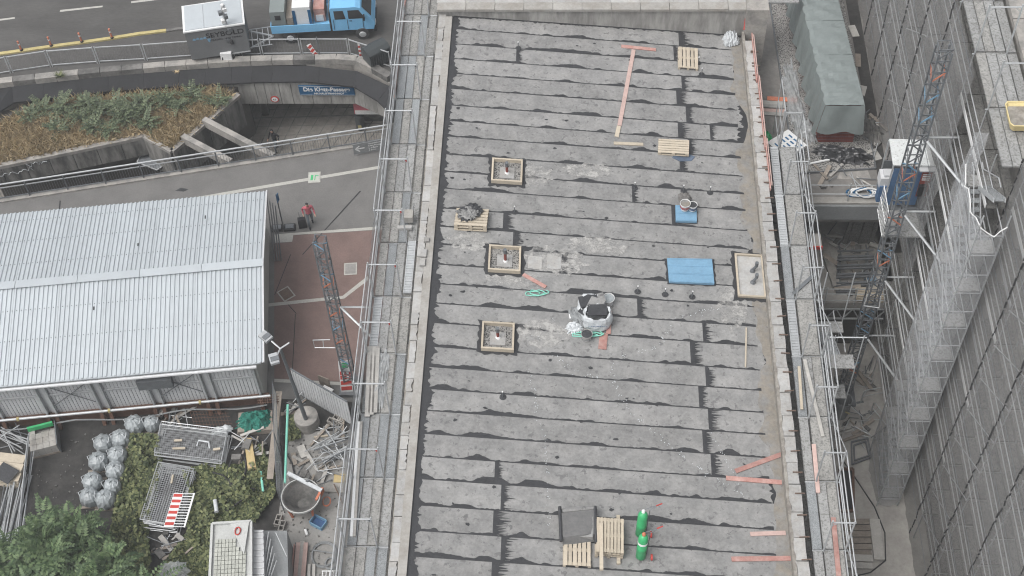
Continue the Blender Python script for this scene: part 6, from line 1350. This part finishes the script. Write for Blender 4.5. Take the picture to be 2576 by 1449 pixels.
# platform contents
e = E('trestle_stack', 'stack of dark steel trestles on the loading platform', 'trestles', P(2150, 700, 4))
for k in range(5):
    v = 735 - k * 22; a, b = P(2103 + k, v, 4.15 + .12 * k), P(2194 + k, v - 3, 4.15 + .12 * k); m = MB(); m.bar(a, b, .09); m.bar(a + Vector((0, .25, .1)), b + Vector((0, .25, .1)), .07)
    for t in (.1, .85): q = a.lerp(b, t); m.bar(q, q + Vector((0, .7, -.1)), .06)
    m.build('trestle', 'galv_dark', e)
tag(MB().bar(P(2066, 600, 4.2), P(2105, 722, 4.2), .35, .16).build('concrete_lintel', 'concrete'), 'long pale lintel lying on the loading platform beside the trestles', 'lintel')
e = E('leaning_deck', 'dirty scaffold deck panel leaning under the terrace beam', 'deck panel', P(2160, 610, 4)); q = [P(2118, 612, 4.1), P(2196, 612, 4.1), P(2216, 545, 6.4), P(2142, 545, 6.4)]; m = MB(); m.add(q + [x + Vector((0, .1, -.05)) for x in q], [(0, 1, 2, 3), (7, 6, 5, 4), (0, 4, 5, 1), (1, 5, 6, 2), (2, 6, 7, 3), (3, 7, 4, 0)]); m.build('panel', 'deck_dirty', e)
for t in (.15, .5, .85): MB().bar(q[0].lerp(q[1], t) + Vector((0, -.03, .03)), q[3].lerp(q[2], t) + Vector((0, -.03, .03)), .05).build('bearer', 'concrete_dark', e)
e = E('timber_pile', 'pile of yellowish timbers at the right of the loading platform', 'timber stack', P(2190, 745, 4))
for k in range(6): MB().bar(P(2152 + (k % 2) * 3, 726 + k * 6, 4.1 + .05 * (5 - k)), P(2224, 728 + k * 6, 4.1 + .05 * (5 - k)), .12, .1).build('timber', 'plank_new', e)
crumple('blue_sack', 'blue sack between trestles and mast on the loading platform', 'sack', P(2190, 705, 4.02), .5, .5, .3, 'paint_blue', 101, 6)
scrap('brownish boards and tubes strewn at the back of the loading platform', 2080, 2210, 585, 640, 22, 301, .3, 4.0)
scrap('boards and tubes around the trestles on the loading platform', 2085, 2215, 650, 740, 20, 302, .3, 4.0)
scrap('tubes and boards on the courtyard floor beside the hoist mast', 2110, 2200, 905, 985, 20, 303, .4)
scrap('debris on the courtyard floor between right scaffold and stair tower', 2120, 2190, 1050, 1110, 16, 304, .2)
scrap('small scrap on the terrace in front of the gravel bed', 2045, 2190, 425, 470, 12, 305, .12, ZT)
scrap('small scrap on the earth strip behind the covered container', 2170, 2215, 290, 390, 14, 306, .15, ZT)
# ---- right scaffold along the parapet ----
SR = E('right_scaffold', 'narrow steel scaffold with decks along the right parapet of the flat roof', 'scaffold', (8.6, 30, 0)); ZR = 10.7
JR = [29.15 + 2.57 * k for k in range(4, -6, -1)]
for k, y in enumerate(JR):
    put(FM7, 'portal_frame', SR, (8.71, y - .05, ZR + .04)); MB().tube([(8.0, y, ZR - .02), (9.2, y, ZR - .02)], .03, 6).build('transom', 'galv', SR)
    for x in (8.36, 9.06): MB().tube([(x, y, 0), (x, y, ZR)], .024, 5).build('standard', 'galv', SR)
    if k == len(JR) - 1: break
    yc = y - 1.285; put(PM['ladder'] if k in (0, 1, 3) else PM[.31, 'deck_steel' if k % 2 else 'deck_blue'], 'deck_plank', SR, (8.17, yc, ZR - .03))
    if k in (4, 6, 7): put(PM[.31, 'deck_steel'], 'deck_plank', SR, (8.53, yc, ZR)); put(PM[.31, 'deck_wood'], 'deck_plank', SR, (8.86, yc, ZR))
    else: put(PM[.61, 'deck_wood' if k % 2 else 'deck_steel'], 'deck_plank', SR, (8.7, yc, ZR))
    MB().boxb(9.04, 9.07, y - 2.55, y - .02, ZR, ZR + .15).build('toe_board', 'galv', SR)
    for h in (.55, 1.05) if k % 2 else (.3, .55, 1.05, 1.9): MB().tube([(9.12, y, ZR + h), (9.12, y - 2.57, ZR + h)], .026, 5).build('guardrail', 'galv', SR)
    if k % 2: MB().tube([(9.14, y, ZR + .1), (9.14, y - 2.57, ZR + 1.9)], .022, 5).build('diagonal_brace', 'galv', SR)
    for zz in (2, 4, 6, 8): MB().boxb(8.4, 9.03, y - 2.54, y - .03, zz + .4, zz + .46).build('lower_deck', 'deck_wood', SR)
for a, b, mm, lab, w_ in (((2010, 922), (2017, 1030), 'plank_new', 'pale batten on the right scaffold deck', .1), ((2024, 905), (2070, 1098), 'plank_grey', 'long pale board lying aslant on the right scaffold deck', .12), ((2047, 1118), (2058, 1240), 'plank_pink', 'pinkish board on the right scaffold deck', .14), ((2096, 1302), (2110, 1449), 'plank_red', 'red board on the right scaffold deck at the bottom', .16), ((2054, 686), (1996, 738), 'galv_dark', 'dark tube lying aslant across the right scaffold deck', .14)):
    tag(MB().bar(P(*a, ZR + .1), P(*b, ZR + .1), w_, .05).build('deck_board', mm), lab, 'board')
# access stair beside the right scaffold
ss = E('scaffold_stair', 'aluminium scaffold stair with landings beside the right scaffold', 'stair', (9.8, 30, 0))
for zz in (10.3, 8.3, 6.3, 4.3):
    MB().boxb(9.3, 10.3, 28.9, 29.5, zz, zz + .06).build('landing', 'deck_steel', ss); MB().boxb(9.3, 10.3, 31.2, 31.7, zz - 1, zz - .94).build('landing', 'deck_steel', ss)
    for i in range(7): MB().boxb(9.35, 9.8, 29.5 + i * .25, 29.68 + i * .25, zz - .05 - i * .15, zz - .01 - i * .15).build('tread', 'deck_blue', ss)
    for x in (9.33, 9.83): MB().bar((x, 29.5, zz), (x, 31.3, zz - 1.05), .04, .14).build('stringer', 'galv', ss); MB().tube([(x, 29.0, zz + .95), (x, 29.5, zz + .95), (x, 31.2, zz - .1), (x, 31.6, zz - .1)], .022, 5).build('handrail', 'galv', ss)
for x in (9.3, 10.3):
    for y in (28.9, 31.7): MB().tube([(x, y, 0), (x, y, 12.4)], .024, 5).build('standard', 'galv', ss)
MB().tube([(9.1, 28.9, 12.3), (10.4, 28.9, 12.3)], .026, 6).build('top_ledger', 'galv', ss)
# extra frame tower by the terrace
rails('pair of upright scaffold frames above the insulation stack', (8.6, 40.2, ZT + .1), (8.6, 42.2, ZT + .1), (1.0, 2.0, 3.2), 2, name='tube_framework')
rails('upright scaffold tube corner between right scaffold and terrace', (9.55, 36.5, 4), (9.55, 38.3, 4), (3.0, 4.5, 5.4, 6.3), 1, name='tube_framework')
e = E('mortar_tray', 'shallow mortar tray with red rim next to the right scaffold', 'tray', P(2040, 605, 9.5)); c = P(2040, 605, 9.5); MB().box(c, (.8, .65, .08)).build('tray', 'concrete_pale', e); MB().box(c - Vector((0, .34, .03)), (.85, .05, .18)).build('rim', 'paint_red', e); MB().bar(c - Vector((.9, 0, .1)), c + Vector((.3, 0, -.1)), .05).build('bracket', 'galv', e)

# ---- hoist ----
HM = mast('tall lattice hoist mast with blue and orange braces in the courtyard', 12.06, 34.27, 21.0, 'galv_dark', .44, ('paint_blue', 'galv_dark', 'paint_blue', 'galv_dark', 'paint_orange'), rot=R(3))
for z in (16.9, 12.9, 8.9, 4.9):
    MB().tube([(12.2, 34.2, z), (13.45, 34.2, z)], .04, 6).build('wall_tie', 'galv', HM); MB().tube([(12.3, 34.0, z), (13.4, 31.9, z - .2)], .05, 6).build('diagonal_tie', 'galv', HM)
m = MB(); c = Vector((11.8, 34.1, 7.9)); m.tube([c, c + Vector((-.1, -.2, -.5)), c + Vector((.5, -.3, -.5)), c + Vector((.5, -.1, 0))], .03, 5); m.build('cable_guide', 'galv', HM)
c = P(2113, 1042, 0); e = E('cable_bin', 'grey open cable bin at the foot of the hoist mast', 'bin', c); MB().lathe([(.3, 0), (.32, .05), (.36, 1.15), (.37, 1.2), (.34, 1.2), (.3, .2), (.02, .18)], 20, c).build('body', 'pvc_grey', e, smooth=True)
for k in range(4): MB().box(c + Vector((.1 + .05 * k, -.36, .75 - .04 * k)), (.05, .03, .05)).build('yellow_mark', 'paint_yellow', e)
# hoist platform
hc = E('hoist_platform', 'hoist cage with pale roof, blue panels and red notice behind the mast', 'hoist', (12.4, 36.2, 8.4))
def hx(u, v, z): return P(u, v, z)
Zc = 14.0; q = [hx(2247, 415, Zc), hx(2352, 417, Zc), hx(2333, 352, Zc), hx(2237, 349, Zc)]; m = MB(); m.prism([(x.x, x.y) for x in q], Zc - .06, Zc); m.build('roof', 'speckle_white', hc)
xm0, xm1, ym0, ym1 = min(q[0].x, q[3].x), q[1].x, q[0].y, q[3].y; Zb = 11.5
MB().boxb(xm0, xm1, ym0, ym1, Zb - .12, Zb).build('floor', 'galv_dark', hc)
for x in (xm0, xm1 - .05):
    for y in (ym0, ym1 - .05): MB().boxb(x, x + .05, y, y + .05, Zb, Zc - .06).build('corner_post', 'galv', hc)
MB().boxb(xm0 + .08, xm0 + 1.25, ym0 + .02, ym0 + .05, Zb + .2, Zc - .25).build('blue_panel', 'paint_navy2', hc); MB().boxb(xm0, xm1, ym1 - .03, ym1, Zb + .1, Zb + 1.3).build('back_panel', 'galv_dark', hc)
MB().boxb(xm1 - .38, xm1 + .0, ym0 - .06, ym0 - .02, Zb + .8, Zc - .3).build('red_notice', 'paint_red_dark', hc); MB().boxb(xm1 - .38, xm1 - .12, ym0 - .2, ym0 - .06, Zb + .95, Zb + 1.5).build('control_box', 'paint_black', hc)
MB().boxb(xm1 - .55, xm1 + .08, ym0 - .22, ym0 + .1, Zc - .15, Zc - .1).build('notice_hood', 'hall_wall', hc)
for k in range(4): MB().boxb(xm1 - .34, xm1 - .06, ym0 - .075, ym0 - .06, Zb + 1.72 + k * .1, Zb + 1.77 + k * .1).build('notice_line', 'paint_white', hc)
c = hx(2232, 480, Zb + .5); MB().box(c + Vector((0, .2, .5)), (.75, .5, .5)).build('motor_housing', 'hall_wall', hc); MB().box(c + Vector((0, .2, .8)), (.5, .35, .1)).build('motor_cap', 'hall_wall', hc); MB().box(c + Vector((.05, -.15, -.15)), (.3, .3, .8)).build('motor_box', 'paint_white', hc); MB().box(c + Vector((-.05, .05, -.1)), (.6, .3, .9)).build('drive_frame', 'paint_navy2', hc)
for k in range(9): y = ym0 - 1.3 + k * .16; MB().tube([(xm0 - .12, y, Zb - .1), (xm0 - .12, y, Zb + 1.35)], .014, 4).build('gate_bar', 'paint_white', hc)
for z in (0, .7, 1.4): MB().tube([(xm0 - .12, ym0 - 1.3, Zb - .08 + z), (xm0 - .12, ym0 + .05, Zb - .08 + z)], .02, 4).build('gate_rail', 'paint_white', hc)
MB().boxb(xm0 - .1, xm1, ym0 - 1.3, ym0, Zb - .16, Zb - .08).build('gangway', 'deck_steel', hc)
# ---- main scaffold on the right, with its nets ----
WX = 14.95
mw = E('scaffolded_building', 'tall stone building hidden behind the netted scaffold on the right', 'building', (16, 35, 0))
MB().boxb(WX, 30, 5, 85, 0, 20.1).build('wall', 'concrete', mw)
for k in range(30): MB().boxb(WX - .12, WX + .55, 14 + k * 1.5, 15.47 + k * 1.5, 20.1, 20.3 + .02 * (k % 2)).build('coping_stone', 'concrete', mw)
m = MB(); 
for i in range(24):
    for j in range(4): m.v.append((WX + .62 + j * 1.2 + .12 * math.sin(i * 1.9 + j), 26 + i * .9, 20.35 + .06 * math.sin(i * 2.3 + j * 1.7)))
for i in range(23):
    for j in range(3): m.f.append((i * 4 + j, i * 4 + j + 1, (i + 1) * 4 + j + 1, (i + 1) * 4 + j))
m.build('protective_sheet', 'sheet_mint', mw, smooth=True)
SM = E('main_scaffold', 'tall netted scaffold covering the building on the right', 'scaffold', (14, 35, 0))
JM = [35.14 + 2.57 * k for k in range(9, -10, -1)]
XA, XB = 13.38, 14.45
for k, y in enumerate(JM):
    near = y < 30.5; xa, xb = (14.22, 14.9) if near else (XA, XB); z0 = ZT if y > 38.5 else 0
    if near: put(FM7, 'portal_frame', SM, (14.56, y - .04, 20.0 + .06))
    else: put(FM1, 'portal_frame', SM, (13.92, y - .04, 20.06))
    for x in (xa, xb): MB().tube([(x, y, z0), (x, y, 20)], .024, 5).build('standard', 'galv', SM)
    if k == len(JM) - 1: break
    y1 = y - 2.57
    for lev in range(1, 11):
        z = 20 - (10 - lev) * 2.0
        if z < z0 + .5: continue
        MB().tube([(xa - .06, y, z - .03), (xb + .06, y, z - .03)], .026, 5).build('transom', 'galv', SM)
        xs = ([14.4, 14.73] if near else [13.57, 13.91, 14.25])
        for i, x in enumerate(xs): put(PM[.31, ('deck_steel', 'deck_wood', 'deck_steel')[(i + lev + k) % 3] if lev == 10 else 'deck_dirty'], 'deck_plank', SM, (x, y - 1.285, z))
        if lev == 10 and not near: put(PM[.31, 'deck_steel'], 'deck_plank', SM, (14.62, y - 1.285, z - .05))
        if lev < 10:
            for h in (.55, 1.05): MB().tube([(xa - .03, y, z + h), (xa - .03, y1, z + h)], .022, 5).build('guardrail', 'galv', SM)
            if 29 < y < 37.5: MB().boxb(xa - .045, xa - .02, y1 + .04, y - .04, z + .03, z + .22).build('toe_board', 'paint_white' if lev % 2 else 'galv', SM)
    if k % 3 == 0 and (y > 36.5 or near):
        for lev in range(0, 9):
            z = 2 + lev * 2.0
            if z > z0: MB().tube([(xa - .04, y, z), (xa - .04, y1, z + 2.0)], .022, 5).build('diagonal_brace', 'galv', SM)
# nets
wv_ = np.random.default_rng(14).normal(size=(300, 60))
def netpt(x, ya, yb, za, zb, amp, bot=None):
    def f(s, t):
        y = ya + (yb - ya) * s; z = za + (zb - za) * t
        w = amp * (math.sin(y * 2.445 + .6) ** 2) * (.6 + .4 * math.sin(z * 1.57)) + .015 * wv_[int(s * 140), int(t * 40)]
        if bot and t < .001: z += bot * (.5 + .5 * math.sin(y * 3.1)) - .25 * abs(math.sin(y * 1.22))
        return (x - w, y, z)
    return f
ragged_net('scaffold_net', 'net_grey', SM, netpt(XA - .17, 62, 34.0, ZT + .2, 20.1, .06, .25), 90, 30)
ragged_net('scaffold_net', 'net_grey', SM, netpt(14.05, 30.2, 10, .15, 22.1, .05), 70, 40)
def lacing(x, y, z0, z1):
    m = MB(); z = z0; r2 = np.random.default_rng(int(y * 100))
    while z < z1:
        l = r2.uniform(.12, .5); m.bar((x - .03 + r2.uniform(-.02, .02), y + r2.uniform(-.03, .03), z), (x - .03, y + r2.uniform(-.05, .05), min(z1, z + l)), .025 + .035 * r2.random(), .03); z += l + r2.uniform(.03, .16)
    m.build('net_lacing', 'lace', SM, kind='stuff')
for y in JM:
    if y > 36: lacing(XA - .21, y, ZT + .4, 20.0)
    elif y < 30.5: lacing(14.0, y, .4, 22.0)
for zz in range(2, 22, 2):
    if zz > ZT: MB().tube([(XA - .24, 62, zz), (XA - .24, 34.0, zz)], .012, 4).build('net_cord', 'galv_dark', SM)
    MB().tube([(13.98, 30.2, zz), (13.98, 10, zz)], .012, 4).build('net_cord', 'galv_dark', SM)
# stair tower
TW = E('stair_tower', 'slender stair tower wrapped in pale translucent netting in front of the right scaffold', 'stair tower', (13.5, 30, 0)); tx0, tx1, ty0, ty1, tz = 12.9, 13.75, 28.9, 31.5, 18.6
for x in (tx0, tx1):
    for y in (ty0, ty1): MB().tube([(x, y, 0), (x, y, tz + .4)], .026, 6).build('standard', 'galv', TW)
for k in range(9):
    z = .6 + k * 2.05
    MB().boxb(tx0 + .05, tx1 - .05, ty0 + .05, ty0 + .6, z, z + .06).build('landing', 'deck_steel', TW); MB().boxb(tx0 + .05, tx1 - .05, ty1 - .55, ty1 - .05, z + 1.0, z + 1.06).build('landing', 'deck_steel', TW)
    for s, (xx, za, zb) in enumerate(((tx0 + .27, z, z + 1.0), (tx1 - .27, z + 2.05, z + 1.0))):
        for d in (-.18, .18): MB().bar((xx + d, ty0 + .6, za), (xx + d, ty1 - .55, zb), .03, .15).build('stringer', 'galv', TW)
        for i in range(6): t = (i + .5) / 6; yy_ = ty0 + .6 + (ty1 - ty0 - 1.15) * t; zz = za + (zb - za) * t; MB().boxb(xx - .16, xx + .16, yy_ - .1, yy_ + .1, zz, zz + .03).build('tread', 'deck_blue', TW)
        MB().tube([(xx - .24, ty0 + .3, za + .95), (xx - .24, ty0 + .7, za + .95), (xx - .24, ty1 - .6, zb + .95), (xx - .24, ty1 - .3, zb + .95)], .02, 5).build('handrail', 'galv', TW)
    for h in (.0, 1.0):
        for a, b in (((tx0, ty0), (tx1, ty0)), ((tx0, ty0), (tx0, ty1)), ((tx1, ty0), (tx1, ty1))): MB().tube([(*a, z + h), (*b, z + h)], .02, 5).build('ledger', 'galv', TW)
w2 = np.random.default_rng(15).normal(size=(60, 80))
def tn(s, t):
    per = [(tx0, ty1), (tx0, ty0), (tx1, ty0)]; L1, L2 = ty1 - ty0, tx1 - tx0; d = s * (L1 + L2); o_ = .06 + .05 * abs(w2[int(s * 17), int(t * 30)])
    if d < L1: x, y = tx0 - o_ * math.sin(d / L1 * 3.14) - .03, ty1 - d
    else: x, y = tx0 + (d - L1), ty0 - o_ * math.sin((d - L1) / L2 * 3.14) - .03
    return (x, y, .2 + t * (tz - .3 - .25 * math.sin(s * 9) ** 2))
ragged_net('tower_net', 'net_light', TW, tn, 18, 31)
m = MB(); m.tube([Vector(tn(i / 17, 1.0)) + Vector((0, 0, .02)) for i in range(18)], .022, 5); m.build('net_hem', 'paint_white', TW)
ragged_net('tower_net', 'net_light', SM, lambda s, t: (13.3 - .05 * abs(w2[int(s * 17), int(t * 30)]), 31.5 + 1.6 * s * (1 - .4 * t), 17.2 + (t - .5) * 5.6 * (1 - .35 * s)), 14, 16)
# yellow mortar tub on the top deck
c = P(2560, 305, 20.15); e = E('mortar_tub', 'yellow mortar tub standing on the top deck at the right edge', 'tub', c); m = MB()
def rr(w_, d_, z, n=20): return [(c.x + max(-1, min(1, 1.3 * math.cos(i * 6.283 / n))) * w_, c.y + max(-1, min(1, 1.3 * math.sin(i * 6.283 / n))) * d_, c.z + z) for i in range(n)]
n = 20; L3 = [rr(.3, .42, 0), rr(.38, .52, .36), rr(.41, .55, .36), rr(.41, .55, .33), rr(.36, .5, .3), rr(.3, .43, .1)]; m.v = [p for l in L3 for p in l]
for i in range(len(L3) - 1):
    for j in range(n): m.f.append((i * n + j, i * n + (j + 1) % n, (i + 1) * n + (j + 1) % n, (i + 1) * n + j))
m.f.append(tuple(5 * n + j for j in range(n))); m.build('tub', 'tub_yellow', e, smooth=True)
m = MB(); m.v = rr(.33, .47, .2); m.f = [tuple(range(n))]; m.build('mortar', 'mortar', e)
# courtyard floor things
q = [P(2112, 1180, .1), P(2146, 1180, .1), P(2147, 1285, .1), P(2112, 1285, .1)]; e = E('pit_frame', 'rusty red steel frame around a floor pit beside the right scaffold', 'frame', q[0])
for i in range(4): MB().bar(q[i], q[(i + 1) % 4], .1, .12).build('frame_bar', 'rust', e)
m = MB(); m.add([x - Vector((0, 0, .07)) for x in q], [(3, 2, 1, 0)]); m.build('grating', 'rubber', e)
e = E('plank_platform', 'low platform of weathered planks on the courtyard floor at the bottom', 'plank stack', P(2170, 1370, 0))
for k in range(6): MB().bar(P(2116, 1312 + k * 16, .25), P(2192, 1312 + k * 16, .25), .24, .06).build('plank', 'plank_old', e)
MB().bar(P(2200, 1306, .32), P(2212, 1408, .32), .42, .06).build('long_plank', 'plank_grey', e); MB().bar(P(2118, 1402, .3), P(2195, 1405, .3), .3, .06).build('plank', 'plank_grey', e); MB().bar(P(2118, 1420, .3), P(2195, 1424, .3), .26, .06).build('plank', 'plank_grey', e)
tag(MB().tube([P(2100, 1130, .03), P(2150, 1200, .03), P(2200, 1275, .03), P(2226, 1340, .03), P(2228, 1410, .03), P(2190, 1440, .03), P(2140, 1452, .03)], .03, 6).build('floor_hose', 'rubber', smooth=True), 'dark hose curving over the courtyard floor', 'hose')
for k, (q, lab) in enumerate((([(2142, 1112), (2183, 1102), (2192, 1150), (2143, 1168)], 'tilted steel frame lying on the courtyard floor by the stair tower'), ([(2148, 1120), (2178, 1110), (2186, 1146), (2150, 1158)], 'smaller steel frame nested in the tilted one by the stair tower'))):
    pts = [P(*x, .15 + .1 * k) for x in q]; m = MB()
    for i in range(4): m.bar(pts[i], pts[(i + 1) % 4], .06)
    tag(m.build('window_guard', 'galv_dark'), lab, 'frame')
for k, (u, v) in enumerate(((2165, 1012), (2190, 1040))):
    a = P(u, v, 0); e = E('hoop_barrier', ('far' if k == 0 else 'near') + ' tubular hoop barrier on the courtyard floor right of the cable bin', 'barrier', a); b = a + Vector((1.3, .3, 0)) if k == 0 else a + Vector((.5, -.9, 0)); U_ = Vector((0, 0, .95))
    MB().tube([a, a + U_ * .9, a + U_ + (b - a) * .08, b + U_ - (b - a) * .08, b + U_ * .9, b], .026, 6).build('hoop', 'galv', e, smooth=True); MB().tube([a + U_ * .5, b + U_ * .5], .022, 5).build('mid_rail', 'galv', e); MB().bar(a - (b - a) * .15, a + (b - a) * .1, .1, .05).build('foot', 'galv_dark', e)
e = E('scrap_pile', 'pile of tubes and frames at the foot of the stair tower', 'tubes', P(2185, 1090, 0)); r3 = np.random.default_rng(33)
for k in range(12): a = P(r3.uniform(2160, 2205), r3.uniform(1040, 1120), .1 + .05 * k); an = r3.uniform(0, 3.1); MB().tube([a, a + Vector((math.cos(an), math.sin(an), r3.uniform(0, .2))) * r3.uniform(.5, 1.1)], .022, 5).build('tube', 'galv' if k % 2 else 'galv_dark', e)
# scaffold decks beyond the end wall (top of picture)
sf = E('far_scaffold', 'scaffold decks behind the stained end wall at the top of the picture', 'scaffold', (1, 48, 0))
for k in range(6):
    for j in range(2): o = put(PM[.31, 'deck_steel'], 'deck_plank', sf, (-4.3 + k * 2.57, 47.4 + j * .34, 11.4)); o.rotation_euler = (0, 0, R(90))
for k in range(6): 
    for h in (12.0, 12.5): MB().tube([(-5.6 + k * 2.57, 48.1, h), (-3.03 + k * 2.57, 48.1, h)], .024, 5).build('guardrail', 'galv', sf)
    for y in (47.2, 48.05): MB().tube([(-5.6 + k * 2.57, y, 0), (-5.6 + k * 2.57, y, 13.2)], .024, 5).build('standard', 'galv', sf)

# lettering to real meshes
dg = bpy.context.evaluated_depsgraph_get(); dg.update()
for o in [o for o in scene.objects if o.type == 'FONT']:
    me = bpy.data.meshes.new_from_object(o.evaluated_get(dg)); n = bpy.data.objects.new(o.name.split('.')[0], me); ml = o.matrix_local.copy(); pa = o.parent
    bpy.data.objects.remove(o); col.objects.link(n); n.parent = pa; n.matrix_local = ml

# added haze volume over the site, lifts blacks and flattens the tones
hz = MB().boxb(-1000, 1000, -1000, 1000, -6.2, 55.5).build('veil', 'dust'); hz['kind'] = 'stuff'; tag(hz, 'thin pale haze added over the whole site to flatten contrast', 'veil')
hm = bpy.data.materials.new('veil_air'); hm.use_nodes = True; hn = hm.node_tree; hn.nodes.remove(hn.nodes['Principled BSDF'])
pv = hn.nodes.new('ShaderNodeVolumePrincipled'); pv.inputs['Color'].default_value = (.9, .93, .95, 1); pv.inputs['Density'].default_value = .0009; hn.links.new(pv.outputs[0], hn.nodes['Material Output'].inputs['Volume'])
hz.data.materials.clear(); hz.data.materials.append(hm)
